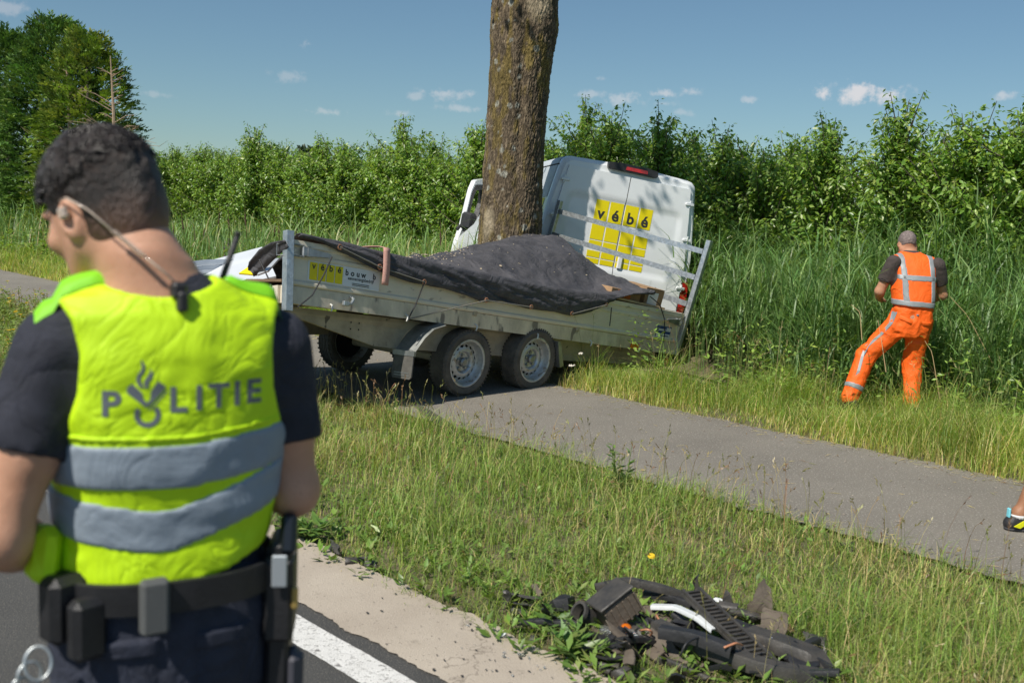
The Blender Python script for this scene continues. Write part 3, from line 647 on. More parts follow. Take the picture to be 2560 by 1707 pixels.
# ------------------------------------------------------------------ conifers and far trees
M_CONI = mat('conifer_spray', (.03, .06, .015), .5, attr=True, spec=.4, transl=.2)
M_DEAD = mat('dead_wood', (.34, .25, .17), .85, var=.3, vscale=9)
def conifer(x, y, H, R, label, light, dead):
    z0 = float(gz(*[np.array([v]) for v in xy_sd(x, y)])[0]); t = thing('conifer_tree', label, 'tree', (x, y, z0), 'tall conifers at the end of the orchard'); o = np.array([x, y, z0])
    q = MB(); q.tube([o, o + [.05, 0, H * .5], o + [0, .05, H * .95]], [.13, .09, .02], 8); q.build('trunk', M_BARK, t)
    parts = []; nb = int(2300 * R / 1.6 * H / 6)
    tz = rng.uniform(.03, 1, nb) ** .9; a = rng.uniform(0, 6.283, nb); lump = .78 + .5 * fbm(np.stack([np.cos(a) * 1.3, np.sin(a) * 1.3, tz * 5], -1) + [x, y, 0], 1.1, 3, 8)
    rad = R * np.clip((1 - tz ** 5.0), .05, 1) ** .5 * np.interp(tz, [0, .12, .5, 1], [.8, 1, 1, .75]) * lump * rng.uniform(.55, 1.02, nb) ** .6
    P = o + np.stack([np.cos(a) * rad, np.sin(a) * rad, tz * H], 1); tip = rng.random(nb) < .02; 
    m = 26
    D0 = np.stack([np.cos(a) * 1.0, np.sin(a) * 1.0, rng.uniform(-.2, .9, nb) + 1.2 * tz ** 4], 1); D0 /= np.linalg.norm(D0, axis=1)[:, None]
    side = np.stack([-np.sin(a), np.cos(a), rng.normal(0, .4, nb)], 1); Lf = rng.uniform(.28, .55, nb)
    pal = [(.105, .205, .045), (.08, .165, .042), (.16, .255, .055)] if not light else [(.20, .29, .045), (.14, .22, .04), (.28, .34, .07)]
    cb = pick(pal, [3, 3, 1.2], nb, .22)
    for j in range(m):
        f = rng.uniform(0, 1, nb); sg = rng.choice([-1, 1], nb); Q = P + D0 * (Lf * f)[:, None] + side * (sg * rng.uniform(0, .05, nb))[:, None] - np.array([0, 0, .10]) * (f ** 2)[:, None]
        D = D0 * 1.0 + side * (sg * rng.uniform(.2, 1.1, nb))[:, None] + rng.normal(0, .25, (nb, 3)); L_ = rng.uniform(.08, .17, nb) * (1.1 - .4 * f)
        parts.append((*leaf_faces(Q, D, np.cross(D0, side) + rng.normal(0, .4, (nb, 3)), L_, L_ * .33, .05), rep(cb * rng.uniform(.8, 1.2, (nb, 1)), 4)))
    V, F, C = joinVF(parts); mesh('crown', V, F, M_CONI, t, col=C)
    for (px, py0, py1, Yd) in dead:                   # bare silvery stem with its side twigs, standing in front of the crown
        b0 = dp(px + 10, py0, Yd); b1 = dp(px, py1, Yd); q = MB(); q.tube([b0, (b0 + b1) / 2 + [.03, 0, 0], b1], [.05, .038, .012], 6); Lx = np.linalg.norm(b1 - b0)
        for i in range(26):
            f = rng.uniform(.05, .9); c = b0 + (b1 - b0) * f; sg = rng.choice([-1, 1]); ln = rng.uniform(.35, 1.1) * (1.1 - f) * 1.1; e1 = c + np.array([sg * ln * .6, -.15 * ln, ln * .35]); e2 = c + np.array([sg * ln, -.3 * ln, ln * rng.uniform(.3, .7)])
            q.tube([c, e1, e2], [.016, .010, .004], 4, caps=False)
            for g in range(3): u = rng.uniform(.3, 1); e = c + (e2 - c) * u; q.tube([e, e + np.array([sg * .2, -.05, rng.uniform(-.1, .2)]) * ln], [.006, .003], 3, caps=False)
        q.build('dead_branch', M_DEAD, t)
conifer(-16.9, 30.2, 6.3, 1.6, 'dark conifer outside the group, mostly beyond the picture edge', False, [])
conifer(-14.7, 28.9, 6.25, 1.5, 'dark green conifer with the densest shaded crown, second in from the road', False, [])
conifer(-12.75, 27.7, 6.5, 1.35, 'tallest dark conifer, pointed top beside the yellow green one, a bare stem before it', False, [(165, 420, 150, 26.1)])
conifer(-11.35, 26.4, 5.9, 1.15, 'yellow green conifer next to the orchard with a bare orange stem', True, [(276, 420, 140, 24.9)])
def far_tree(x, y, H, R, label):
    t = thing('distant_tree', label, 'tree', (x, y, 0)); q = MB(); q.tube([(x, y, 0), (x, y, H * .5)], [.3, .2], 6); q.build('trunk', M_BARK, t)
    n = 3500; u = rng.normal(0, 1, (n, 3)); u /= np.linalg.norm(u, axis=1)[:, None]; rr = rng.uniform(.6, 1, n) * (.75 + .5 * fbm(u, 2.2, 2, 4)); P = np.array([x, y, H * .6]) + u * rr[:, None] * [R, R, H * .42]
    V, F = leaf_faces(P, rng.normal(0, 1, (n, 3)), rng.normal(0, 1, (n, 3)), np.full(n, .5), np.full(n, .35)); mesh('crown', V, F, M_CONI, t, col=rep(pick([(.05, .085, .04), (.04, .07, .035), (.07, .1, .045)], [1, 1, 1], n), 4))
p = dp(778, 318, 88); far_tree(p[0], p[1], 6.7, 1.5, 'small dark round tree showing over the orchard near its middle')
p = dp(668, 322, 92); far_tree(p[0], p[1], 6.5, 1.6, 'hazy round tree farthest along over the orchard towards the conifers')
p = dp(1705, 330, 62); far_tree(p[0], p[1], 5.6, 1.5, 'dark tree top over the orchard beyond the van')

# ------------------------------------------------------------------ the roadside tree the van hit
M_TBARK = mat('trunk_bark', (.085, .066, .042), .92, attr=True, bump=.9, bscale=26, stretch=(3.2, 3.2, .8), spec=.3, var=.45, vscale=10, detail=9)
TX, TY = -.105, 12.28
tz = thing('roadside_tree', 'thick bare grey brown trunk with lichen spots that the van struck', 'tree', (TX, TY, -.1))
nz_, na = 620, 330; zz = np.linspace(-.2, 6.2, nz_); aa = np.linspace(0, 2 * np.pi, na, endpoint=False); Z, A = np.meshgrid(zz, aa, indexing='ij')
r0 = np.interp(Z, [-.2, 0, .3, 1.0, 2.0, 3.2, 3.9, 4.6, 6.2], [.54, .475, .425, .382, .36, .35, .36, .35, .32])
def gau(a0, z0, sa, sz): da = (A - a0 + np.pi) % (2 * np.pi) - np.pi; return np.exp(-(da / sa) ** 2 - ((Z - z0) / sz) ** 2)
r0 = r0 + .085 * gau(-.45, 4.05, .55, .55) + .02 * gau(-1.15, 4.0, .5, .4) - .045 * gau(-1.45, 3.0, .16, 1.1) + .05 * gau(3.05, .0, .8, .5) + .04 * gau(-.1, 0, .7, .5) + .05 * gau(-2.42, 1.92, .10, .09) + .02 * gau(-2.38, 1.6, .18, .18)
Pn = np.stack([np.cos(A), np.sin(A), Z * .62], -1); flat = Pn.reshape(-1, 3)
wob = fbm(flat * [1, 1, 2.5], 2.0, 3, 61).reshape(A.shape) - .5
rid = np.abs(fbm(flat * [1, 1, .9] + .25 * fbm(flat, 9, 2, 3)[:, None], 26, 3, 62).reshape(A.shape) - .5) * 2
r1 = r0 + .04 * wob + .024 * rid ** .8
ln = (Z) * .012
V = np.stack([TX + ln + r1 * np.cos(A), TY + r1 * np.sin(A), Z - .1], -1).reshape(-1, 3)
# bark colours: pale and yellow lichen, old wounds, grooves
gro = np.clip(rid * 2.2, 0, 1)[..., None]; c = np.array([.046, .034, .022]) * (1 - gro) + np.array([.215, .165, .108]) * gro
lic = fbm(flat * [1, 1, 1.6], 5.5, 3, 63).reshape(A.shape); ylw = (np.clip((lic - .5) * 7, 0, 1) * np.interp(Z, [0, 1, 4.4], [.45, .6, .9]))[..., None] * .8
c = c * (1 - ylw) + np.array([.21, .155, .035]) * ylw * (.5 + .7 * gro)
sp = np.zeros(A.shape)
r_ = np.random.default_rng(5)
for i in range(60):
    a0 = r_.uniform(-2.9, -.2) if i > 26 else r_.uniform(-2.7, -1.7); z0 = r_.uniform(.9, 4.4); k = r_.uniform(.012, .045); da = (A - a0 + np.pi) % (2 * np.pi) - np.pi
    dd = np.hypot(da * .39, (Z - z0)) + (fbm(flat * [1, 1, 2.4], 30, 2, 64).reshape(A.shape) - .5) * .035
    sp = np.maximum(sp, np.clip((k - dd) / .010, 0, 1))
sp = sp[..., None] * .8; c = c * (1 - sp) + np.array([.40, .40, .34]) * sp * (.45 + .6 * gro)
wn = np.maximum(np.clip(gau(-1.12, 4.28, .42, .34) * 3 - .8 + wob * 1.2, 0, 1), np.clip(gau(-2.36, 1.6, .24, .20) * 2.6 - .5 + wob * 2.5, 0, 1) * .85)[..., None]; c = c * (1 - wn) + np.array([.34, .28, .19]) * wn
c = c * (.8 + .5 * (fbm(flat, 3.2, 2, 66).reshape(A.shape)[..., None]))
I = (np.arange(nz_ - 1)[:, None] * na + np.arange(na)[None]); J = (np.arange(nz_ - 1)[:, None] * na + (np.arange(na)[None] + 1) % na)
F = np.stack([I.ravel(), J.ravel(), (J + na).ravel(), (I + na).ravel()], 1)
mesh('trunk', V, F, M_TBARK, tz, smooth=True, col=np.clip(c.reshape(-1, 3), .006, .6))
q = MB(); P = []
for i in range(12):
    a = i * 2.4; b = np.array([TX + .07, TY, 5.6 + .06 * i]); ln = rng.uniform(1.6, 2.9); e = b + np.array([math.cos(a) * ln, math.sin(a) * ln, rng.uniform(1.6, 3.4)]); m_ = (b + e) / 2 + [0, 0, -.2]; q.tube([b, m_, e], [.11, .07, .025], 6)
    for j in range(75):
        f = rng.uniform(.35, 1.1); P.append(b + (e - b) * f + rng.normal(0, .42, 3))
q.build('limb', M_BARK, tz); P = np.array(P); P = P[P[:, 2] > 5.5]; P = np.concatenate([P + rng.normal(0, .12, P.shape) for _ in range(4)]); n = len(P)
V, F = leaf_faces(P, rng.normal(0, 1, (n, 3)), rng.normal(0, 1, (n, 3)), rng.uniform(.1, .17, n), rng.uniform(.07, .12, n)); mesh('crown', V, F, M_PEAR, tz, col=rep(pick([(.06, .11, .02), (.05, .09, .02)], [1, 1], n), 4))

# ================================================================== THE VAN
M_WHITE = mat('van_white', (.74, .76, .77), .22, var=.04, vscale=3, coat=.6, spec=.5)
M_ROOF = mat('van_roof', (.46, .50, .54), .6, var=.2, vscale=30, spec=.4)
M_BLK = mat('black_plastic', (.022, .022, .024), .5, var=.3, vscale=14, bump=.15, bscale=80, rvar=.12)
M_GAP = mat('dark_gap', (.012, .012, .014), .9)
M_YEL2 = mat('sign_yellow', (.80, .66, .0), .45)
M_INK = mat('letter_ink', (.03, .03, .03), .5)
M_RED = mat('lamp_red', (.45, .008, .01), .12, coat=.8, var=.35, vscale=30)
M_AMBER = mat('lamp_amber', (.8, .2, .005), .2, coat=.6, var=.2, vscale=40)
M_GLASS = mat('window_glass', (.02, .026, .03), .06, spec=.8, coat=.4)
M_GALV = mat('galvanised_steel', (.46, .49, .50), .42, metal=.75, var=.25, vscale=22, rvar=.12, speck=[(30, .6, (.62, .64, .65))])
M_STEEL = mat('grey_steel', (.33, .34, .34), .45, metal=.8, var=.25, vscale=15)
VR = rotm(.192, .144, -.016); VO = np.array([1.115, 12.88, -.018])
def vanf(p): return np.asarray(p, float) @ VR.T + VO
van = thing('white_van', 'white panel van leaning into the ditch with yellow squares on its rear doors', 'van', (1.3, 15.2, 0.0))
def sect(y):      # body outline at distance y from the rear: (x, z) half
    top = np.interp(y, [0, .06, 3.0, 3.5, 4.2, 4.75, 5.2], [2.285, 2.325, 2.335, 2.30, 1.86, 1.30, 1.05])
    nose = np.interp(y, [0, 3.4, 4.3, 5.2], [1, 1, .97, .80]); rz = np.interp(y, [0, 3.3, 4.3, 5.2], [.13, .13, .10, .10]); w_b = 1.046 * nose; w_t = np.interp(y, [0, .06, 3.3, 4.2, 5.2], [.855, .881, .881, .84, .78]); belt = min(1.30, top - .12)
    P = [(.0, .36), (.90 * w_b, .36), (.985 * w_b, .42), (w_b, .62), (w_b, belt)]
    for a in np.linspace(0, 1, 8)[1:]:
        if a < .55: f = a / .55; P.append((w_b + (w_t + .045 - w_b) * f ** 1.25, belt + (top - rz - belt) * f))
        else: f = (a - .55) / .45 * math.pi / 2; P.append((w_t + .045 - rz + rz * math.cos(f), top - rz + rz * math.sin(f)))
    P.append((.0, top + .035)); return np.array(P)
ys = np.concatenate([[0, .02, .05, .10], np.linspace(.3, 3.3, 9), np.linspace(3.5, 5.2, 11)])
rings = []
for y in ys:
    h = sect(y); full = np.concatenate([h, (h * [-1, 1])[::-1][1:-1]]); g = -.022 if y == 0 else (-.008 if y == .02 else 0)
    c = full.mean(0); nrm = full - c; full = full + nrm / np.linalg.norm(nrm, axis=1)[:, None] * g
    rings.append(np.stack([full[:, 0], np.full(len(full), y), full[:, 1]], 1))
nR = len(rings[0]); F = [(i * nR + j, (i + 1) * nR + j, (i + 1) * nR + (j + 1) % nR, i * nR + (j + 1) % nR) for i in range(len(ys) - 1) for j in range(nR)] + [tuple(range(nR)), tuple((len(ys) - 1) * nR + j for j in range(nR - 1, -1, -1))]
body = mesh('body', vanf(np.concatenate(rings)), F, M_WHITE, van, smooth=True, angle=32)
# textured grey roof skin, seen along the side
rf = MB(vanf); 
for k in range(1):
    V = []; F = []; yy = np.linspace(.16, 3.2, 8)
    for y in yy:
        h = sect(y)[6:]; hh = np.concatenate([h, (h * [-1, 1])[::-1][1:]]); c = np.array([0, 1.6]); nn = hh - c; hh = hh + nn / np.linalg.norm(nn, axis=1)[:, None] * .005; V += [(a, y, b) for a, b in hh]
    n = len(hh); F = [(i * n + j, (i + 1) * n + j, (i + 1) * n + j + 1, i * n + j + 1) for i in range(7) for j in range(n - 1)]; rf.add(V, F)
rf.build('roof', M_ROOF, van, smooth=True)
# rear doors: two raised leaves with a pressed recess each
def door_leaf(sg, name, lab=None):
    x0, x1 = .006, np.array([.935, .935, .862, .80])
    zs = np.array([.70, 1.15, 1.75, 2.16]); nx, nzz = 26, 44
    Z = np.linspace(.62, 2.205, nzz); V = []; 
    for z in Z:
        xe = np.interp(z, [.62, 1.2, 1.75, 2.205], [.955, .945, .885, .825])
        for t in np.linspace(0, 1, nx):
            x = x0 + (xe - x0) * t
            # pressed field: rounded rectangle between z 1.02 and 1.885
            xi = np.interp(z, [.8, 1.885], [.80, .775]); dx = min(x + .5, xi - x); dz = min(z - .98, 1.885 - z); r = .12; q = min(dx, dz) if (dx > r or dz > r) else r - math.hypot(max(0, r - dx), max(0, r - dz))
            dep = .020 * min(1, max(0, q / .03)); dep += .012 * min(1, max(0, (.80 - z) / .03))
            V.append((sg * x, -.042 + dep, z))
    F = [(i * nx + j, i * nx + j + 1, (i + 1) * nx + j + 1, (i + 1) * nx + j) for i in range(nzz - 1) for j in range(nx - 1)]
    if sg < 0: F = [f[::-1] for f in F]
    # rim back to the body
    E = [i for i in range(nx)] + [i * nx + nx - 1 for i in range(1, nzz)] + [(nzz - 1) * nx + j for j in range(nx - 2, -1, -1)] + [i * nx for i in range(nzz - 2, 0, -1)]
    n0 = len(V); V += [(V[i][0], .004, V[i][2]) for i in E]; m_ = len(E)
    R = [(E[i], n0 + i, n0 + (i + 1) % m_, E[(i + 1) % m_]) for i in range(m_)]
    F += R if sg > 0 else [f[::-1] for f in R]
    o = MB(vanf).add(V, F).build(name, M_WHITE, van, smooth=True, angle=30); return o
dl_ = door_leaf(-1, 'rear_door'); dr_ = door_leaf(1, 'rear_door')
# yellow squares, cut in the middle by the gap between the doors, with the four letters
def vp_rect(q, x0, x1, z0, z1, y=-.026, th=.004): q.box((x0, y, z0), (x1, y + th, z1))
colx = [(-.385, -.212), (-.192, -.014), (.014, .192), (.212, .385)]
for ci, (a, b) in enumerate(colx):
    pr = dl_ if ci < 2 else dr_
    for (z0, z1) in ((1.585, 1.865), (1.34, 1.535), (1.235, 1.325), (1.115, 1.195), (1.035, 1.10)):
        q = MB(vanf); vp_rect(q, a, b, z0, z1, -.0260); q.build('yellow_square', M_YEL2, pr)
def text_mesh(txt, size, bold=.0, shear=0.0):
    c = bpy.data.curves.new('t', 'FONT'); c.body = txt; c.size = size; c.offset = bold; c.align_x = 'CENTER'; c.resolution_u = 6; c.shear = shear
    o = bpy.data.objects.new('t', c); COL.objects.link(o); bpy.context.view_layer.update(); me = bpy.data.meshes.new_from_object(o.evaluated_get(bpy.context.evaluated_depsgraph_get()))
    V = np.array([v.co[:] for v in me.vertices]); F = [tuple(p.vertices) for p in me.polygons]; bpy.data.objects.remove(o); bpy.data.curves.remove(c); bpy.data.meshes.remove(me); return V, F
for ci, ch in enumerate(['v', '\u00e9', 'b', '\u00e9']):
    Vt, Ft = text_mesh(ch, .20, .006); cx = (colx[ci][0] + colx[ci][1]) / 2
    V3 = np.stack([Vt[:, 0] + cx, np.full(len(Vt), -.0275), Vt[:, 1] + 1.615], 1); MB(vanf).add(V3, Ft).build('letter', M_INK, dl_ if ci < 2 else dr_)
# gaps, lamp bar, tail lamps, hinges, bumper
q = MB(vanf); q.box((-.005, -.004, .62), (.005, .003, 2.2)); q.build('door_gap', M_GAP, van)
q = MB(vanf)
q.prism([(-.33, 2.29), (-.325, 2.335), (-.2, 2.352), (.2, 2.352), (.33, 2.335), (.345, 2.285), (.33, 2.255), (-.32, 2.258)], (0, -.075, 0), (1, 0, 0), (0, 0, 1), (0, 1, 0), .1); lb = q.build('brake_light', M_BLK, van)
q = MB(vanf); q.prism([(-.10, 2.275), (-.09, 2.318), (.19, 2.318), (.20, 2.275)], (0, -.082, 0), (1, 0, 0), (0, 0, 1), (0, 1, 0), .02); q.build('lens', M_RED, lb)
for sg in (1, -1):
    q = MB(vanf); pf = np.array([(.965, 1.0), (1.045, 1.015), (1.06, .85), (1.058, .69), (.975, .68)]) * [sg, 1]
    if sg < 0: pf = pf[::-1]
    q.prism(pf, (0, -.03, 0), (1, 0, 0), (0, 0, 1), (0, 1, 0), .09); tl = q.build('tail_light', M_RED, van)
    q = MB(vanf); pf = np.array([(.962, .67), (1.058, .68), (1.05, .60), (.97, .60)]) * [sg, 1]
    if sg < 0: pf = pf[::-1]
    q.prism(pf, (0, -.03, 0), (1, 0, 0), (0, 0, 1), (0, 1, 0), .09); q.build('lens', mat('lamp_dark_red', (.28, .01, .015), .2, coat=.6), tl)
    for z in (1.56, .93, 2.02):
        xe = float(np.interp(z, [.62, 1.2, 1.75, 2.205], [.955, .945, .885, .825])); q = MB(vanf); q.box((min(sg * (xe - .06), sg * (xe + .055)), -.062, z - .025), (max(sg * (xe - .06), sg * (xe + .055)), -.030, z + .012), bev=.006); q.tube([(sg * (xe + .008), -.04, z - .05), (sg * (xe + .008), -.04, z + .045)], .012, 8)
        q.build('hinge', M_WHITE, van, smooth=True, angle=40)
q = MB(vanf); q.box((-.98, -.14, .30), (.98, .06, .56), bev=.04); q.build('rear_bumper', M_BLK, van)
q = MB(vanf); q.box((.035, -.055, 1.02), (.10, -.026, 1.20), bev=.012); q.build('door_handle', M_WHITE, dr_)
# yellow advertising along the side, drip rail, side line
def side_x(z, y): h = sect(y); return float(np.interp(z, h[4:9, 1], h[4:9, 0]))
q = MB(vanf)
for (y0, y1) in ((.25, .62), (.68, 1.05), (1.11, 1.48), (1.54, 1.91)):
    V = [(-(side_x(z, y) + .004), y, z) for y in (y0, y1) for z in (1.31, 1.45, 1.6, 1.75)]; F = [(j, j + 1, 4 + j + 1, 4 + j) for j in range(3)]; q.add(V, F)
q.build('side_advert', M_YEL2, van)
q = MB(vanf); q.tube([(-.928, .1, 2.20), (-.928, 3.2, 2.21)], .010, 6); q.tube([(.928, .1, 2.20), (.928, 3.2, 2.21)], .010, 6); q.build('drip_rail', M_GAP, van)
# wheels of the van
M_TYRE = mat('tyre_rubber', (.062, .057, .050), .85, var=.35, vscale=9, base2=(.15, .13, .105), bump=.25, bscale=60)
M_RIM = mat('rim_silver', (.50, .51, .50), .40, metal=.55, var=.2, vscale=18, speck=[(20, .6, (.33, .29, .24))])
def wheel(parent, C, ax, R, wdt, rr, seg=48, holes=0, bolts=5, name='wheel'):
    C = np.array(C, float); ax = np.array(ax, float); ax /= np.linalg.norm(ax)
    w2 = wdt / 2; q = MB(); prof = [(w2 * .62, rr * .97), (w2 * .80, rr * 1.00), (w2 * .98, rr + (R - rr) * .38), (w2 * .97, rr + (R - rr) * .70), (w2 * .82, R * .965), (w2 * .66, R)]
    gx = [.62, .60, .40, .38, .36, .16, .14, .12, -.12, -.14, -.16, -.36, -.38, -.40, -.60, -.62]
    for i, g in enumerate(gx): prof.append((w2 * g, R - (.008 if i % 3 == 1 else 0)))
    prof += [(-w2 * .66, R), (-w2 * .82, R * .965), (-w2 * .97, rr + (R - rr) * .70), (-w2 * .98, rr + (R - rr) * .38), (-w2 * .80, rr), (-w2 * .62, rr * .97)]
    q.lathe(prof, C, ax, seg)
    u = np.cross(ax, [0, 0, 1.]); u /= np.linalg.norm(u); v = np.cross(u, ax)
    for k in range(seg):                        # tread notches on both shoulders
        a = 2 * math.pi * (k + .5) / seg; d = math.cos(a) * u + math.sin(a) * v; tng = -math.sin(a) * u + math.cos(a) * v
        for sg in (1, -1):
            c = C + ax * sg * w2 * .74 + d * (R * .982); Rm = np.stack([ax, tng, d], 1); q.box(c - [w2 * .13, .007, .0062], c + [w2 * .13, .007, .0062], R=Rm)
    wo = thing(name, None, None, C) if parent is None else None
    ty = q.build('tyre', M_TYRE, parent, smooth=True, angle=35)
    q = MB(); p0 = [(w2 * .80, rr * 1.03), (w2 * .88, rr * 1.05), (w2 * .90, rr * 1.0), (w2 * .84, rr * .95), (w2 * .45, rr * .90), (w2 * .20, rr * .86), (w2 * .12, rr * .82)]
    q.lathe(p0, C, ax, seg)
    q.lathe([(-w2 * .80, rr * 1.03), (-w2 * .88, rr * 1.02), (-w2 * .5, rr * .90), (w2 * .12, rr * .84)], C, ax, seg)
    # disc with a ring of holes
    ra, rb, rh0, rh1 = rr * .83, rr * .44, rr * .775, rr * .665; xa = lambda r: w2 * float(np.interp(r / rr, [.0, .18, .2, .40, .46, .60, .83], [.26, .26, .10, .12, .40, .38, .14]))
    if holes:
        V = []; F = []; m = holes * 6
        rad = [ra, rh0, rh0 - .3 * (rh0 - rh1), rh0 - .7 * (rh0 - rh1), rh1, rr * .60, rr * .5, rb, rr * .40, rr * .30, rr * .20]
        for k in range(m):
            a = 2 * math.pi * k / m; d = math.cos(a) * u + math.sin(a) * v; V += [C + d * r + ax * xa(r) for r in rad]
        n = len(rad)
        for k in range(m):
            for j in range(n - 1):
                ph = k % 6
                if (j == 2 and ph in (1, 2, 3, 4)) or (j in (1, 3) and ph in (2, 3)): continue
                F.append((k * n + j, k * n + j + 1, ((k + 1) % m) * n + j + 1, ((k + 1) % m) * n + j))
        q.add(V, F)
    else: q.lathe([(xa(r), r) for r in np.linspace(ra, rr * .2, 8)], C, ax, seg)
    rim = q.build('rim', M_RIM, parent, smooth=True, angle=40)
    q = MB(); q.lathe([(w2 * .1, rr * .2), (w2 * .42, rr * .19), (w2 * .52, rr * .14), (w2 * .54, 0.001)], C, ax, 20); q.build('hub_cap', M_STEEL, rim, smooth=True, angle=40)
    q = MB()
    for k in range(bolts):
        a = 2 * math.pi * k / bolts + .3; d = math.cos(a) * u + math.sin(a) * v; c = C + d * rr * .31; q.lathe([(w2 * .05, .016), (w2 * .30, .015), (w2 * .32, .001)], c, ax, 6)
    q.build('wheel_bolt', M_STEEL, rim)
    q = MB(); q.lathe([(-w2 * .3, .001), (-w2 * .3, rr * .8), (-w2 * .25, rr * .82)], C, ax, seg); q.build('brake_drum', M_GAP, rim)
    return ty
for sx in (-.88, .88):
    for sy in (.95, 4.15):
        c = vanf((sx, sy, .34)); wheel(van, c, VR[:, 0] * (1 if sx > 0 else -1), .34, .22, .21, 32)
# cab door torn open towards the tree, windscreen, side window
q = MB(vanf); q.prism([(-.78, 1.86), (.78, 1.86), (.86, 1.32), (-.86, 1.32)], (0, 0, 0), (1, 0, 0), (0, 0, 0), (0, 0, 0), .0) if False else None
V = [(-.74, 3.62, 2.26), (.74, 3.62, 2.26), (.86, 4.72, 1.38), (-.86, 4.72, 1.38)]; V = [(x, y + .035, z + .03) for x, y, z in V]; MB(vanf).add(V, [(0, 1, 2, 3), (3, 2, 1, 0)]).build('windscreen', M_GLASS, van)
hx, hy = -1.0, 4.25
hinge = vanf((hx, hy, 0)); 
# open door: local (t outwards from hinge, z), stands about 75 degrees open
A_ = vanf((hx, hy, 1.0)); zv = VR[:, 2]; tv = -VR[:, 0] * .60 - VR[:, 1] * .80; nv = np.cross(tv, zv)
def doorp(p): p = np.asarray(p, float); return A_ + p[:, :1] * tv + p[:, 1:2] * nv + (p[:, 2:] - 1.0) * zv
fr = [(.0, .55), (.96, .50), (1.05, .62), (1.02, 1.02), (.93, 1.28), (.86, 1.86), (.78, 2.03), (.36, 2.12), (.0, 2.13)]
inn = [(.52, 1.24), (.87, 1.22), (.80, 1.80), (.74, 1.93), (.42, 1.98), (.36, 1.7)]
cdoor = MB(doorp)
def ring_prism(q, outer, inner, y0, th):        # outer polygon with a hole: resample both to the same count
    def rs(P, n):
        P = np.array(P + [P[0]], float); L_ = np.r_[0, np.cumsum(np.linalg.norm(np.diff(P, axis=0), axis=1))]; t = np.linspace(0, L_[-1], n, endpoint=False); return np.stack([np.interp(t, L_, P[:, i]) for i in (0, 1)], 1)
    n = 64; O = rs(outer, n); Iq = rs(inner, n)
    ang = lambda P, c: np.arctan2(P[:, 1] - c[1], P[:, 0] - c[0])
    c = Iq.mean(0); k = np.argmin(np.abs(ang(O, c) - ang(Iq, c)[0])); O = np.roll(O, -k, 0); V = []
    for y in (y0, y0 + th):
        V += [(a, y, b) for a, b in O] + [(a, y, b) for a, b in Iq]
    F = []
    for i in range(n):
        j = (i + 1) % n; F += [(i, j, n + j, n + i), (2 * n + i, 3 * n + i, 3 * n + j, 2 * n + j), (i, 2 * n + i, 2 * n + j, j), (n + i, n + j, 3 * n + j, 3 * n + i)]
    q.add(V, F)
ring_prism(cdoor, fr, inn, -.03, .075); od = cdoor.build('cab_door', M_WHITE, van); od['label'] = 'white cab door torn open beside the tree, its window empty'
q = MB(doorp); ring_prism(q, [(a * 1.0, b) for a, b in [(.49, 1.21), (.90, 1.19), (.83, 1.82), (.76, 1.96), (.41, 2.01), (.33, 1.7)]], [(.55, 1.28), (.83, 1.26), (.77, 1.78), (.72, 1.88), (.45, 1.93), (.41, 1.7)], -.045, .11); q.build('window_frame', M_BLK, od)
q = MB(doorp); q.box((.1, -.06, .75), (.8, -.03, 1.1), bev=.02); q.box((.12, .045, .7), (.85, .06, 1.12), bev=.008); q.build('door_lining', mat('door_grey', (.22, .23, .24), .6), od)
q = MB(doorp); q.box((.80, -.20, 1.22), (.98, .02, 1.50), bev=.04); q.tube([(.9, 0, 1.3), (.97, .05, 1.2)], .03, 8); q.build('side_mirror', M_BLK, od)
# crumpled wing hanging under the door
q = MB(); P = [dp(1120, 640, 15.6), dp(1150, 590, 15.7), dp(1185, 560, 15.9), dp(1210, 520, 16.1)]; W_ = [np.array([.16, .1, -.02]), np.array([.28, .1, -.12]), np.array([.30, .15, -.2]), np.array([.3, .2, -.3])]
V = []; F = []
for i in range(4):
    for j in range(5):
        f = j / 4; V.append(P[i] + W_[i] * f * 1.1 + np.array([0, -.06 * math.sin(f * 5 + i), -.22 * f]))
F = [(i * 5 + j, i * 5 + j + 1, (i + 1) * 5 + j + 1, (i + 1) * 5 + j) for i in range(3) for j in range(4)]
q.add(V, F); q.build('crumpled_wing', M_WHITE, van, smooth=True)

# ================================================================== THE TRAILER
KT = 1.0355
L_T, W_T = 5.04, 1.84
TR = rotm(.83, .144, 0); TO = CPOS + (np.array([-1.624, 6.955, .927]) - CPOS) * KT
def dps(px, py, Y): return dp(px, py, Y * KT)
def trf(p):
    p = np.asarray(p, float).reshape(-1, 3); X = p[:, 0]
    r = np.radians(np.interp(X, [0, .5, 1.6, 2.6, 5.04], [-9.5, -5.5, -1.0, 2.5, 10.0])); c, s = np.cos(r), np.sin(r)
    q = np.stack([X, p[:, 1] * c - p[:, 2] * s, p[:, 1] * s + p[:, 2] * c], 1)
    return q @ TR.T * KT + TO
M_ALU = mat('aluminium_board', (.74, .665, .53), .45, metal=.12, var=.10, vscale=5, bump=.06, bscale=120, rvar=.1, stretch=(.25, 1, 2.2), speck=[(9, .66, (.40, .36, .30))])
M_ALU2 = mat('aluminium_rail', (.64, .57, .45), .55, metal=.25, var=.28, vscale=6, bump=.1, bscale=90, stretch=(1.3, 1, .5), speck=[(7, .62, (.24, .21, .18))])
M_ALUB = mat('bright_aluminium', (.60, .63, .66), .35, metal=.5, var=.08, vscale=6, rvar=.08)
M_PLY = mat('plywood_brown', (.16, .10, .055), .75, var=.4, vscale=4, bump=.2, bscale=50, stretch=(.3, 2, 2))
M_CHAS = mat('chassis_steel', (.42, .36, .265), .6, metal=.25, var=.3, vscale=4, speck=[(11, .66, (.13, .11, .09))])
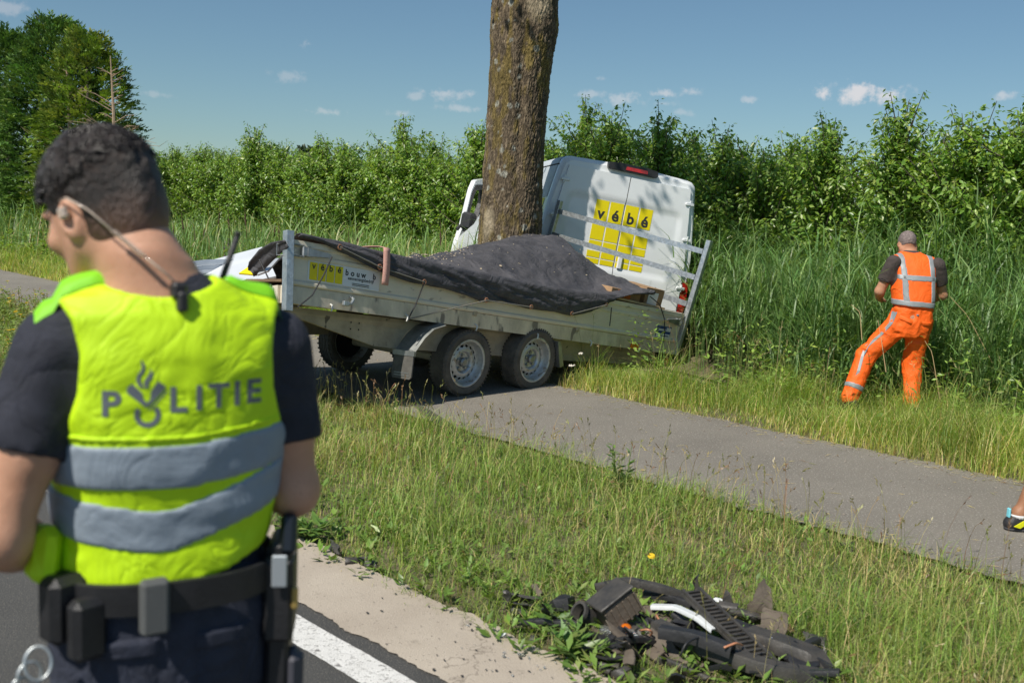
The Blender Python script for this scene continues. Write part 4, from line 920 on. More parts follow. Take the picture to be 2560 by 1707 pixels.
M_MUD = mat('mud_flap', (.10, .095, .085), .8, var=.3, vscale=15)
tl = thing('flatbed_trailer', 'long twin axle flatbed trailer with aluminium sides, nose down beside the tree', 'trailer', (-.3, 9.2, 0.0))
HS = .454
def board(name, y0, m, x0, x1, z0, z1, parent=tl, n=24, f=trf, th=.026):
    h = z1 - z0; pf = [(0, 0), (-.012, .01), (-.012, .03), (0, .045), (0, h * .60), (-.008, h * .63), (-.008, h * .70), (0, h * .73), (0, h - .05), (-.012, h - .04), (-.012, h), (th, h), (th, 0)]
    q = MB(f); q.extrude(pf, lambda t, P: np.array([(t, y0 + a, z0 + b) for a, b in P]), np.linspace(x0, x1, n)); return q.build(name, m, parent)
board('side_board', .0, M_ALU, .06, L_T - .03, .129, HS)
fb = board('side_board', W_T - .026, M_ALUB, .03, L_T - .03, .129, HS - .02); fb['label'] = 'bright bent board of the far side'
Pa = [dps(430, 676, 8.75), dps(655, 617, 8.95), dps(662, 634, 8.75), dps(432, 697, 8.55), dps(668, 640, 8.70), dps(434, 704, 8.50), dps(690, 690, 8.15), dps(450, 745, 7.95)]; qn = np.array([0, .3, -1.]) * .02
q = MB(); q.add(np.concatenate([Pa, np.array(Pa) + qn]), [(0, 3, 2, 1), (3, 5, 4, 2), (5, 7, 6, 4), (8, 9, 10, 11), (11, 10, 12, 13), (13, 12, 14, 15), (0, 1, 9, 8), (1, 2, 10, 9), (2, 4, 12, 10), (4, 6, 14, 12), (6, 7, 15, 14), (7, 5, 13, 15), (5, 3, 11, 13), (3, 0, 8, 11)]); tb = q.build('tailboard', mat('tail_alu', (.66, .69, .72), .4, metal=.15, var=.06, vscale=5), tl); tb['label'] = 'bright silver tailboard torn off its hinges at the open end'
q = MB(trf); q.seg_box((.02, .0, 0), (L_T, .055, .126), 24); nr = q.build('side_rail', M_ALU2, tl)
q = MB(trf); q.seg_box((.02, W_T - .055, 0), (L_T, W_T, .126), 24); q.build('side_rail', M_ALU2, tl)
q = MB(trf); q.box((.0, .06, .0), (.05, W_T - .06, .126)); q.build('end_rail', M_ALU2, tl)
q = MB(trf); q.box((L_T - .05, .06, .0), (L_T, W_T - .06, .126)); q.build('end_rail', M_ALU2, tl)
q = MB(trf); q.seg_box((.06, .06, .100), (L_T - .05, W_T - .06, .122), 24); q.build('floor', M_PLY, tl)
# torn plywood sheet over the open end
jag = [(0.42, .02), (.02, .05), (-.10, .30), (-.07, .40), (-.16, .52), (-.12, .66), (-.20, .8), (-.13, .95), (-.19, 1.15), (-.10, 1.4), (.0, 1.6), (.42, 1.62)]
q = MB(lambda p: trf(np.stack([p[:, 0], p[:, 1], p[:, 2] + .06 * np.clip(.3 - p[:, 0], 0, 1)], 1))); q.prism(jag[::-1], (0, 0, .135), (1, 0, 0), (0, 1, 0), (0, 0, 1), .018); pb = q.build('floor_board', M_PLY, tl); pb['label'] = 'torn brown plywood sheet sticking out of the open end'
# corner posts
def post(x, y, z0, z1, lean=0.0, w2=.03):
    q = MB(trf); pf = [(-w2, -w2 * .8), (w2 * .7, -w2), (w2, -w2 * .7), (w2, w2), (-w2, w2)]; q.extrude(pf, lambda t, P: np.array([(x + a + lean * (t - z0), y + b, t) for a, b in P]), [z0, (z0 + z1) / 2, z1]); return q
post(.03, -.028, -.06, .505, -.03).build('corner_post', M_GALV, tl); post(.03, W_T + .0, -.06, .44).build('corner_post', M_GALV, tl)
# ladder frame at the nose
for y in (-.005, 2.17):
    q = MB(trf); q.box((L_T - .002, y - .028, .0), (L_T + .055, y + .028, 1.272), bev=.004); q.build('ladder_post', M_GALV, tl)
for z, nm in ((1.141, 'a'), (.856, 'b'), (.56, 'c')):
    q = MB(trf); q.seg_box((L_T + .004, .03, z - .028), (L_T + .05, 2.14, z + .028), 6, axis=1); q.build('ladder_rail', M_GALV, tl)
# chassis plates, axles, cross members
for y in (.16, W_T - .2):
    q = MB(trf); pf = [(.06, -.002), (L_T - .1, -.002), (L_T - .1, -.10), (4.6, -.19), (3.6, -.215), (1.2, -.245), (1.0, -.24), (.10, -.045)]; q.prism(pf[::-1], (0, y, 0), (1, 0, 0), (0, 0, 1), (0, 1, 0), .03); q.build('chassis_beam', M_CHAS, tl)
for x in (.4, 1.1, 2.9, 3.6, 4.3):
    q = MB(trf); q.box((x, .19, -.09), (x + .05, W_T - .2, -.004)); q.build('cross_member', M_CHAS, tl)
q = MB(trf)
for x in (.75, .83):
    for z in (-.075, -.125): q.lathe([(0, .001), (.004, .007), (.006, .001)], (x, .158, z), (0, -1, 0), 8)
q.build('chassis_bolt', M_GAP, tl)
# wheels: near pair, far pair (their tyres touch the path)
AX = TR @ np.array([0, -1, 0]); AX = np.array([AX[0], AX[1], 0]); AX /= np.linalg.norm(AX)
R_W, RIM = .300, .205
cn1, cn2 = dp(1152, 902, 8.75), dp(1321, 897, 9.36)
cn1[2] = R_W - .002; cn2[2] = R_W - .03
camb = np.array([0, 0, -.06])
for c in (cn1, cn2): wheel(tl, c, AX + camb, R_W, .205, RIM, 56, holes=16)
far = -AX * 1.62
for c in (cn1, cn2): wheel(tl, c + far + [0, 0, 0], -AX, R_W, .205, RIM, 40)
q = MB()
for c in (cn1, cn2): q.tube([c - AX * .12, c + far + AX * .12], .04, 10)
q.build('axle', M_CHAS, tl)
# mudguard before the first wheel, flaps, stay behind the second wheel
q = MB(trf); V = []
for (x, z) in ((1.56, -.004), (1.43, -.05), (1.34, -.13), (1.255, -.245), (1.245, -.285)):
    V += [(x, -.06, z - .008), (x - .01, .0, z + .008), (x - .01, .16, z + .008)]
F = [(i * 3 + j, i * 3 + j + 1, i * 3 + 4 + j, i * 3 + 3 + j) for i in range(4) for j in range(2)]; F = F + [f[::-1] for f in F]; q.add(V, F); q.build('mudguard', mat('mudguard_grey', (.20, .21, .20), .5, metal=.3, var=.3, vscale=12), tl, smooth=True, angle=12)
for x, y0, y1, nm in ((1.225, -.085, .15, 1), (.98, W_T - .16, W_T + .02, 2)):
    q = MB(trf); pf = [(y0, -.27), (y1, -.27), (y1, -.455), (y1 - .02, -.475), (y0 + .02, -.475), (y0, -.455)]; q.prism(pf, (x, 0, 0), (0, 1, 0), (0, 0, 1), (-1, 0, 0), .012); mf = q.build('mud_flap', M_MUD, tl)
    q = MB(trf); q.prism([(y0 - .01, -.25), (y1 + .01, -.25), (y1 + .01, -.29), (y0 - .01, -.29)], (x + .004, 0, 0), (0, 1, 0), (0, 0, 1), (-1, 0, 0), .02); q.build('flap_bracket', M_STEEL, mf)
    ym = (y0 + y1) / 2; M_PRINT = mat('flap_print', (.42, .43, .42), .7)
    if nm == 2:
        q = MB(trf); q.prism([(ym - .035, -.31), (ym - .012, -.318), (ym, -.305), (ym + .012, -.318), (ym + .035, -.31), (ym + .033, -.36), (ym, -.40), (ym - .033, -.36)], (x - .0135, 0, 0), (0, 1, 0), (0, 0, 1), (-1, 0, 0), .002); q.build('shield_badge', M_PRINT, mf)
        Vt, Ft = text_mesh('STAM', .036, .001); q = MB(trf); q.add(np.stack([np.full(len(Vt), x - .0155), ym - Vt[:, 0], Vt[:, 1] - .445], 1), Ft); q.build('lettering', M_PRINT, mf)
    else:
        for z in (-.425, -.445): q = MB(trf); q.prism([(y0 + .03, z), (y1 - .03, z), (y1 - .03, z - .006), (y0 + .03, z - .006)], (x - .013, 0, 0), (0, 1, 0), (0, 0, 1), (-1, 0, 0), .002); q.build('embossed_line', M_STEEL, mf)
q = MB(trf); q.add([(3.02, -.05, -.02), (3.06, -.05, -.02), (3.17, -.05, -.24), (3.12, -.05, -.26), (3.02, .1, -.02), (3.06, .1, -.02), (3.17, .1, -.24), (3.12, .1, -.26)], [(0, 1, 2, 3), (4, 7, 6, 5), (0, 3, 7, 4), (1, 5, 6, 2), (0, 4, 5, 1), (2, 6, 7, 3)]); q.build('mudguard_end', M_STEEL, tl)
# latches
def latch(x, sg, z=.375):
    q = MB(trf)
    for k in (-1, 1):
        lo = [(x + sg * .02, -.03, z + k * .04), (x + sg * .09, -.045, z + k * .04)]; q.tube(lo, .006, 6)
    q.tube([(x + sg * .09, -.045, z + .04), (x + sg * .09, -.045, z - .04)], .006, 6); q.box((min(x + sg * .08, x + sg * .14), -.05, z - .035), (max(x + sg * .08, x + sg * .14), -.015, z + .035), bev=.006)
    pf = np.array([(.12, .030), (.30, .012), (.33, 0), (.30, -.014), (.12, -.034)]) * [sg, 1] + [x, z]
    q.prism(pf if sg > 0 else pf[::-1], (0, -.055, 0), (1, 0, 0), (0, 0, 1), (0, 1, 0), .022); q.build('latch', M_STEEL, tl)
latch(.04, 1); latch(L_T - .05, -1, .36)
q = MB(trf); q.tube([(.02, -.03, .41), (-.04, .03, .41), (-.04, .03, .33), (.02, -.03, .33)], .006, 6); q.build('latch_loop', M_STEEL, tl)
# tie hooks under the rail
HOOKX = [.42, 1.16, 1.95, 2.75, 3.55, 4.35]
for x in HOOKX:
    q = MB(trf); q.tube([(x, -.002, .03), (x, -.025, .02), (x - .004, -.032, -.005), (x - .012, -.03, -.022)], [.007, .007, .007, .005], 6); q.build('tie_hook', mat('hook_white', (.62, .62, .58), .4), tl)
q = MB(trf); q.tube([(.60, -.01, .105), (.60, -.04, .085), (.57, -.05, .05), (.535, -.05, .05)], .012, 8); q.box((.50, -.06, .03), (.55, -.03, .065), bev=.005); q.build('rope_cleat', M_GALV, tl)
for x in (1.9, 3.3): q = MB(trf); q.box((x, -.012, .10), (x + .05, -.001, .145), bev=.004); q.build('board_hinge', M_CHAS, tl)
# side lamps, end reflectors, stickers
q = MB(trf); q.box((4.22, -.022, .006), (4.35, -.001, .060), bev=.004); q.build('side_marker', M_AMBER, tl)
q = MB(trf); q.box((4.86, -.03, -.12), (4.94, .0, -.05), bev=.006); q.build('red_marker', M_RED, tl)
q = MB(trf); q.box((-.02, .10, -.01), (-.001, .42, .11), bev=.004); rl = q.build('rear_lamp', mat('lamp_housing', (.55, .55, .54), .4), tl)
q = MB(trf); q.prism([(.12, .0), (.20, .0), (.16, .09)], (-.0215, 0, 0), (0, 1, 0), (0, 0, 1), (-1, 0, 0), .004); q.prism([(.28, .005), (.40, .005), (.40, .095), (.28, .095)], (-.0215, 0, 0), (0, 1, 0), (0, 0, 1), (-1, 0, 0), .004); q.build('lens', M_RED, rl)
M_SIGN = mat('sticker_white', (.74, .75, .76), .4)
def sticker(x0, x1, z0, z1, m, y=-.0015, parent=None, name='sticker', n=6):
    q = MB(trf); q.seg_box((x0, y - .003, z0), (x1, y, z1), n); return q.build(name, m, parent or tl)
st = sticker(.20, .86, .178, .325, M_SIGN)
for k in range(4): sticker(.214 + k * .075, .214 + k * .075 + .066, .188, .315, M_YEL2, -.0055, st, 'yellow_bar', 2)
def tr_text(txt, size, x, z, y, bold, parent, m=M_INK, cx=True):
    Vt, Ft = text_mesh(txt, size, bold); q = MB(trf); q.add(np.stack([x + Vt[:, 0], np.full(len(Vt), y), z + Vt[:, 1]], 1), Ft); return q.build('lettering', m, parent)
for k, ch in enumerate(['v', '\u00e9', 'b', '\u00e9']): tr_text(ch, .066, .247 + k * .075, .268, -.0095, .0015, st)
for k, ch in enumerate('bouw b'): 
    if ch != ' ': tr_text(ch, .060, .545 + k * .052, .262, -.0055, .0018, st)
tr_text('aannemingsbedrijf', .034, .68, .232, -.0055, .0006, st); q = None
for z in (.205, .193): sticker(.60, .76, z, z + .004, M_INK, -.0055, st, 'print_line', 2)
M_BLUE = mat('sticker_blue', (.02, .06, .22), .4)
sb = sticker(4.60, 4.86, .155, .285, M_BLUE); sticker(4.61, 4.85, .165, .205, M_SIGN, -.0055, sb, 'print_line', 2); sticker(4.77, 4.85, .235, .275, M_SIGN, -.0055, sb, 'print_line', 2); sticker(4.63, 4.75, .235, .255, M_SIGN, -.0055, sb, 'print_line', 2); sticker(4.63, 4.83, .18, .19, M_BLUE, -.0095, sb, 'print_line', 2)
# drawbar
q = MB(trf); q.add([(L_T, .5, .0), (L_T, .6, .0), (L_T + 1.0, 1.0, -.02), (L_T + 1.0, .94, -.02), (L_T, .5, .08), (L_T, .6, .08), (L_T + 1.0, 1.0, .05), (L_T + 1.0, .94, .05)], [(0, 3, 2, 1), (4, 5, 6, 7), (0, 1, 5, 4), (2, 3, 7, 6), (1, 2, 6, 5), (3, 0, 4, 7)]); q.build('drawbar', M_GALV, tl)

# ------------------------------------------------------------------ tarpaulin over the load
M_TARP = mat('tarpaulin', (.042, .041, .045), .6, var=.25, vscale=5, base2=(.095, .091, .097), bump=.25, bscale=220, spec=.4, rvar=.1, speck=[(26, .77, (.20, .18, .155)), (3.4, .74, (.14, .055, .04))])
folds(M_TARP, 5, .55, (1, 1, 1.6), .03)
hemx = [.10, .28, .55, .85, 1.15, 1.5, 1.78, 1.98, 2.2, 2.55, 2.9, 3.15, 3.4, 3.65, 3.9, 4.2]
hemz = [.475, .465, .395, .325, .285, .282, .255, .225, .262, .232, .245, .235, .290, .40, .52, .57]
def th(X0, Y):
    X = X0 - np.where(Y > .95, .95, .45) * (Y - .95)
    e = np.interp(X0, [0, .4, 1.0, 1.8, 2.4, 3.2, 3.9, 4.2, 4.5, 4.8], [.51, .50, .485, .475, .47, .475, .53, .62, .64, .58])
    zr = np.interp(X, [.1, .7, 1.3, 1.7, 2.0, 2.4, 2.84, 3.3, 3.65, 3.95, 4.15, 4.4, 4.6, 4.9], [.46, .44, .47, .48, .52, .63, .766, .88, .94, .945, .86, .73, .68, .6])
    S1 = np.interp(Y, [-.05, .0, .15, .35, .6, .9, 1.4, 1.9], [0, 0, .08, .33, .75, .98, .95, .7]); S2 = np.interp(Y, [-.05, 0, .15, .3, .9, 1.9], [0, .1, .55, .85, 1, .8])
    k = np.clip((X0 - 3.8) / .45, 0, 1); S = S1 * (1 - k) + S2 * k
    sag = -.035 * np.exp(-((Y - .28) / .2) ** 2) * np.clip((X0 - .5) / .5, 0, 1) * np.clip((4.0 - X0) / .5, 0, 1)
    m3 = .06 * np.exp(-((X - 2.02) / .10) ** 2 - ((Y - 1.0) / .12) ** 2) + .05 * np.exp(-((X - 1.6) / .12) ** 2 - ((Y - 1.2) / .12) ** 2)
    return e + (zr - e) * S + sag + m3
nx, ny, nh = 190, 60, 16
Xs = np.linspace(.10, 4.36, nx); V = []
hz = np.interp(Xs, hemx + [4.36], hemz + [.59]); Xn = np.clip(Xs, .1, 4.42)
for i, X in enumerate(Xs):
    row = []
    z0 = float(th(np.array([X]), np.array([0.0]))[0]) + .0
    for k in range(nh):
        f = k / nh; z = hz[i] + (z0 - .004 - hz[i]) * f; P_ = np.array([X, 0, z]); wv = (np.abs(fbm(np.array([[X * .8 + z * 1.4, z * 6 + .8 * X, 1.0]]), 3.4, 3, 71)[0] - .5) - .12) * .14
        row.append((X - .06 * (1 - f) * (fbm(np.array([[X, 0, 0]]), 2, 2, 5)[0]), -.026 - .02 * math.sin(f * math.pi) - .012 * (1 - f) + wv * min(1, 3 * (1 - f)) * .8, z))
    Ys = np.linspace(-.012, 1.80, ny); Z = th(np.full(ny, X), Ys)
    Q = np.stack([np.full(ny, X), Ys, 0 * Ys], -1); wr = (fbm(Q + .25 * np.stack([fbm(Q, 2, 2, 9), fbm(Q, 2, 2, 8), 0 * Ys], -1), 3.2, 4, 72) - .5) * .07 + np.abs(fbm(Q * [1, 2.2, 1] + .3 * fbm(Q, 3, 2, 4)[:, None], 3.2, 4, 73) - .5) * .13 - .03
    wr *= np.clip((Ys + .012) / .15, .15, 1); Z = Z + wr; xe = np.interp(Ys, [0, .5, 1.0, 2.0], [0, .14, .10, .05]) * np.clip((X - 3.6) / .76, 0, 1)
    xl = np.maximum(X, .08 + .62 * Ys); xl = np.where(X < 1.9, X + (xl - X) * np.clip((1.9 - X) / 1.8, 0, 1) ** .8, X) + xe; Z = th(xl, Ys) + wr
    row += [(xl[k], Ys[k], Z[k]) for k in range(ny)]; V += row
m_ = nh + ny; F = np.array([(i * m_ + j, (i + 1) * m_ + j, (i + 1) * m_ + j + 1, i * m_ + j + 1) for i in range(nx - 1) for j in range(m_ - 1)])
tp_loc = np.array([-.4, 9.6, .8])
tarp = mesh('tarpaulin', trf(V), F, M_TARP, None, smooth=True, loc=tp_loc); tag(tarp, 'dusty black tarpaulin slung over the load of the flatbed trailer', 'tarpaulin')
sm = tarp.modifiers.new('cloth', 'SOLIDIFY'); sm.thickness = .006; sm.offset = 0
# gathered corner hanging from the post
q = MB(); A0 = [dps(*p, Y) for p, Y in (((712, 600), 6.98), ((678, 606), 7.1), ((648, 624), 7.25), ((622, 655), 7.4), ((618, 668), 7.42))]; B0 = [dps(*p, Y) for p, Y in (((722, 618), 6.98), ((704, 632), 7.06), ((682, 652), 7.2), ((655, 680), 7.35), ((636, 690), 7.4))]
V = []; n2 = 12
for k in range(25):
    t = k / 24 * 4; i = min(3, int(t)); f = t - i; a = A0[i] * (1 - f) + A0[i + 1] * f; b = B0[i] * (1 - f) + B0[i + 1] * f
    for j in range(n2): g = j / (n2 - 1); V.append(a * (1 - g) + b * g + np.array([.25, -.6, .1]) * (.055 * math.sin(g * 9 + t * .5) * (.4 + .25 * t) * .5))
F = [(i * n2 + j, i * n2 + j + 1, (i + 1) * n2 + j + 1, (i + 1) * n2 + j) for i in range(24) for j in range(n2 - 1)]
tcn = MB().add(V, F).build('gathered_corner', M_TARP, tarp, smooth=True); sm = tcn.modifiers.new('cloth', 'SOLIDIFY'); sm.thickness = .006
# eyelets along the hem
M_COP = mat('copper_eyelet', (.5, .25, .15), .4, metal=.6)
EYX = [.42, .80, 1.26, 1.98, 2.55, 3.12, 3.60]
for x in EYX:
    z = float(np.interp(x, hemx, hemz)) + .022; q = MB(trf); a = np.linspace(0, 2 * np.pi, 17); q.tube([(x + .017 * math.cos(t), -.062, z + .017 * math.sin(t)) for t in a], .006, 6, caps=False); q.build('eyelet', M_COP, tarp)
# loose bits of gravel and bark on the tarpaulin
M_CHIP = mat('pale_chips', (.46, .38, .27), .9, var=.4, vscale=60)
q = MB(trf); r_ = np.random.default_rng(3)
for i in range(260):
    if i < 170: x, y = r_.normal(2.1, .22), r_.normal(.95, .22)
    else: x, y = r_.uniform(1.2, 4.0), r_.uniform(.3, 1.8)
    k = r_.uniform(.003, .008) * (1.8 if i < 14 else 1); z = float(th(np.array([x]), np.array([y]))[0]) + .012; q.box((x - k, y - k * .7, z), (x + k, y + k * .7, z + k * .8), R=rotm(r_.uniform(0, 3), r_.uniform(-.3, .3), 0))
tag(q.build('bark_chips', M_CHIP, loc=(0, 9.6, .9)), 'pale splinters and chips strewn over the tarpaulin', 'debris', kind='stuff')
# elastic cords
M_CORD = mat('elastic_cord', (.03, .03, .032), .7); M_CORDG = mat('elastic_cord_grey', (.19, .18, .15), .7)
def hemp(x): return (x, -.066, float(np.interp(x, hemx, hemz)) + .02)
def cord(P, m, lab, r=.0055):
    q = MB(trf); q.tube(P, r, 6); tag(q.build('elastic_cord', m, loc=trf([P[0]])[0]), lab, 'cord', 'elastic cords of the tarpaulin')
hk = lambda x: (x, -.034, -.004)
cord([(.36, -.06, .37), (.30, -.06, .23), (.21, -.06, .07), (.09, -.06, -.03)], M_CORD, 'black elastic cord crossing the white sticker, from the latch down to the corner post')
cord([hemp(.42), hemp(.80)], M_CORDG, 'grey elastic cord stretched along the hem above the white sticker')
cord([hemp(.80), hemp(1.26)], M_CORDG, 'grey elastic cord along the hem just past the pink strap')
cord([hemp(1.26), (1.21, -.05, .12), hk(1.16)], M_CORD, 'black elastic cord from the hem down to the second hook')
cord([hemp(1.98), hk(1.16)], M_CORDG, 'grey elastic cord slanting from the hem down to the second hook, ahead of the mudguard')
cord([hemp(1.98), hemp(2.55)], M_CORDG, 'grey elastic cord along the hem above the two wheels')
cord([hemp(3.12), hemp(3.60)], M_CORDG, 'grey elastic cord along the hem behind the wheels')
cord([(3.70, -.05, .38), (3.72, -.05, .30), (3.74, -.05, .20)], M_CORD, 'short black cord end dangling below the hem')
cord([(4.34, .0, .56), (4.50, -.03, .50), (4.62, -.05, .36), (4.68, -.06, .2), (4.72, -.06, .03), (4.80, -.04, -.05)], M_CORD, 'black cord hanging over the blue sticker at the nose end')
cord([(.0, .30, .33), (.0, .16, .16), (-.02, .02, -.04)], M_CORD, 'black cord at the open end, down to the foot of the corner post')
# pink strap
M_PINK = mat('faded_pink_strap', (.60, .33, .27), .85, var=.15, vscale=60, bump=.3, bscale=300)
V = []
for k in range(15):
    t = k / 14
    if t < .35: g = t / .35; y, z = .22 * (1 - g) - .058 * g, .515 + .005 * math.sin(g * 3)
    else: g = (t - .35) / .65; y, z = -.062 - .014 * math.sin(g * 2.5), .512 - .285 * g
    for wv in (-.032, .032): V.append((.845 + wv + .012 * t, y, z))
F = [(2 * k, 2 * k + 1, 2 * k + 3, 2 * k + 2) for k in range(14)]
s_ = MB(trf).add(V, F).build('ratchet_strap', M_PINK, loc=trf([(.85, 0, .3)])[0], smooth=True); sm = s_.modifiers.new('web', 'SOLIDIFY'); sm.thickness = .005; tag(s_, 'faded pink lashing strap hanging over the trailer side', 'strap')
# load showing at the nose end, signs at the open end
M_CARD = mat('cardboard', (.34, .21, .11), .85, var=.2, vscale=9, bump=.1, bscale=60)
def crate(name, lo, hi, yaw, m, lab, cat, tape=None):
    c = (np.array(lo) + hi) / 2; R = rotm(yaw); t = thing(name, lab, cat, trf([[c[0], c[1], lo[2]]])[0]); q = MB(trf); q.box(lo, hi, R=R, bev=.004); b = q.build('carton', m, t); return t, R, c
t, R, c = crate('cardboard_box', (4.34, .10, .125), (4.72, .50, .635), .12, M_CARD, 'brown cardboard box with a torn label, under the edge of the tarpaulin at the nose', 'box')
q = MB(trf); q.box((4.40, .096, .47), (4.60, .1, .60), R=R, c=c); q.build('label', M_SIGN, t)
for k, (a, b) in enumerate(((.0, .5), (.5, 1.0))):
    q = MB(trf); q.box((4.34, .10 + .2 * k, .637), (4.72, .298 + .2 * k, .642), R=R, c=c); q.build('flap', M_CARD, t)
t, R, c = crate('cardboard_box', (3.82, .07, .125), (4.28, .60, .572), -.04, M_CARD, 'wide low cardboard box beside the torn label box, mostly under the tarpaulin', 'box')
q = MB(trf); q.box((3.92, .066, .47), (4.12, .07, .56), R=R, c=c); q.build('label', mat('orange_print', (.7, .17, .03), .6), t)
q = MB(trf); q.box((3.75, .0, .462), (4.66, .055, .482), R=rotm(.02, .02)); tag(q.build('wooden_slat', mat('raw_timber', (.42, .31, .19), .8, var=.2, vscale=14)), 'pale loose timber batten resting on the cardboard boxes', 'batten')
def loosesign(P4, m, lab, th=.012):
    P4 = np.array(P4); n_ = np.cross(P4[1] - P4[0], P4[3] - P4[0]); n_ /= np.linalg.norm(n_); V = np.concatenate([P4, P4 + n_ * th]); t = thing('advertising_sign', lab, 'sign', P4.mean(0)); MB().add(V, [(0, 1, 2, 3), (7, 6, 5, 4), (0, 4, 5, 1), (1, 5, 6, 2), (2, 6, 7, 3), (3, 7, 4, 0)]).build('panel', m, t); return t, P4, n_
t, P4, n_ = loosesign([dps(598, 686, 7.5), dps(642, 690, 7.45), dps(650, 674, 7.5), dps(626, 667, 7.6)], M_YEL2, 'yellow sign with small black letters lying on the torn plywood')
u_ = (P4[1] - P4[0]); u_ /= np.linalg.norm(u_); v_ = np.cross(-u_, n_); v_ = v_ - 0
for k, ch in enumerate(['v', '\u00e9', 'b']):
    Vt, Ft = text_mesh(ch, .035, .001); uu = P4[0] + (P4[1] - P4[0]) * (.25 + .2 * k) + (P4[3] - P4[0]) * .42
    up_ = P4[2] - P4[1]; up_ = up_ - u_ * (up_ @ u_); up_ /= np.linalg.norm(up_); fs = -1 if n_ @ (CPOS - P4[0]) < 0 else 1
    MB().add(uu + Vt[:, :1] * u_ + Vt[:, 1:2] * up_ + n_ * (.003 if fs < 0 else .015) * (fs), Ft).build('letter', M_INK, t)
loosesign([dps(645, 690, 7.35), dps(672, 680, 7.3), dps(700, 648, 7.35), dps(668, 650, 7.45)], M_ALUB, 'silver panel leaning behind the corner post at the open end')

# ================================================================== PEOPLE
def skin_mat(name, a, b): return mat(name, a, .5, var=.2, vscale=14, base2=b, sss=.12, bump=.14, bscale=190, spec=.4, speck=[(210, .69, tuple(c * .62 for c in a))])
M_SKIN = skin_mat('skin_light', (.48, .25, .155), (.60, .33, .22)); M_SKIN2 = skin_mat('skin_tanned', (.46, .22, .13), (.54, .28, .17)); M_SKIN3 = skin_mat('skin_brown', (.30, .14, .075), (.36, .18, .10))
M_NAVY = mat('navy_cloth', (.020, .022, .034), .85, var=.25, vscale=30, bump=.25, bscale=420)
M_NAVY2 = mat('navy_trousers', (.026, .031, .052), .85, var=.25, vscale=24, bump=.25, bscale=380)
M_LIME = mat('hi_vis_lime', (.54, .82, .004), .62, var=.05, vscale=9, bump=.12, bscale=500)
M_LIME2 = mat('hi_vis_flap', (.22, .62, .01), .6, bump=.1, bscale=400)
M_REFL = mat('reflective_tape', (.25, .30, .36), .55, var=.10, vscale=10, rvar=.08, bump=.1, bscale=90)
M_GREYP = mat('reflective_print', (.13, .15, .17), .5)
M_ORANGE = mat('hi_vis_orange', (.95, .13, .006), .68, var=.06, vscale=9, bump=.12, bscale=420)
M_REFL2 = mat('reflective_grey', (.27, .29, .30), .5, metal=.1, var=.1, vscale=14)
M_BELT = mat('black_leather', (.016, .016, .018), .45, var=.3, vscale=20, bump=.2, bscale=200)
M_TEE = mat('brown_tee', (.060, .046, .042), .9, var=.2, vscale=20, bump=.2, bscale=300)
for m_, sc_, st_ in ((M_LIME, 9, .40), (M_NAVY, 10, .5), (M_NAVY2, 11, .5), (M_ORANGE, 9, .45), (M_REFL, 9, .22), (M_TEE, 9, .5)): folds(m_, sc_, st_, (1, 1, .8))
M_BOOT = mat('boot_black', (.02, .02, .02), .55, bump=.2, bscale=120)
M_HAIR = mat('dark_hair', (.02, .015, .012), .42, attr=True, spec=.5, bump=.6, bscale=180, stretch=(1, 1, .5))
M_EYE = mat('eye_white', (.7, .68, .64), .2); M_IRIS = mat('iris_brown', (.05, .025, .012), .15)

def frame(yaw, pitch=0, roll=0):                # columns: right, forward, up; pitch nods the head forward
    Rz = np.array([[math.cos(yaw), -math.sin(yaw), 0], [math.sin(yaw), math.cos(yaw), 0], [0, 0, 1]])
    Rx = np.array([[1, 0, 0], [0, math.cos(pitch), math.sin(pitch)], [0, -math.sin(pitch), math.cos(pitch)]])
    Ry = np.array([[math.cos(roll), 0, math.sin(roll)], [0, 1, 0], [-math.sin(roll), 0, math.cos(roll)]])
    return Rz @ Rx @ Ry
def head_sdf(P, C, H, s=1.0):
    q = (P - np.array(C)) @ H / s
    d = ell(q, (0, -.014, .028), (.077, .098, .098))
    d = smin(d, ell(q, (0, .028, -.035), (.062, .068, .078)), .04)
    d = smin(d, ell(q, (0, .052, -.086), (.036, .036, .032)), .035)          # chin
    d = smin(d, rc(q, (-.052, .0, -.055), (-.024, .06, -.095), .022, .016), .03); d = smin(d, rc(q, (.052, .0, -.055), (.024, .06, -.095), .022, .016), .03)
    d = smin(d, rc(q, (0, .090, .012), (0, .108, -.030), .009, .014), .014)  # nose
    d = smin(d, ell(q, (0, .087, .022), (.052, .014, .010)), .016)           # brow
    for sx in (-1, 1):
        d = smax(d, -ell(q, (sx * .032, .102, .002), (.020, .018, .012)), .012)
        d = smin(d, ell(q, (sx * .032, .080, .0), (.014, .014, .012)), .004)
        d = smin(d, ell(q, (sx * .040, .072, -.028), (.024, .022, .020)), .02)
        E = frame(-sx * .45, 0, 0); eq = (q - np.array([sx * .080, -.012, -.014])) @ E
        ear = np.maximum(ell(eq, (0, 0, 0), (.010, .021, .034)), -ell(eq, (sx * .010, .003, .003), (.008, .012, .022)))
        d = smin(d, ear, .008)
    d = smin(d, ell(q, (0, .094, -.054), (.022, .008, .006)), .006); d = smin(d, ell(q, (0, .092, -.065), (.019, .008, .006)), .006)
    return d * s
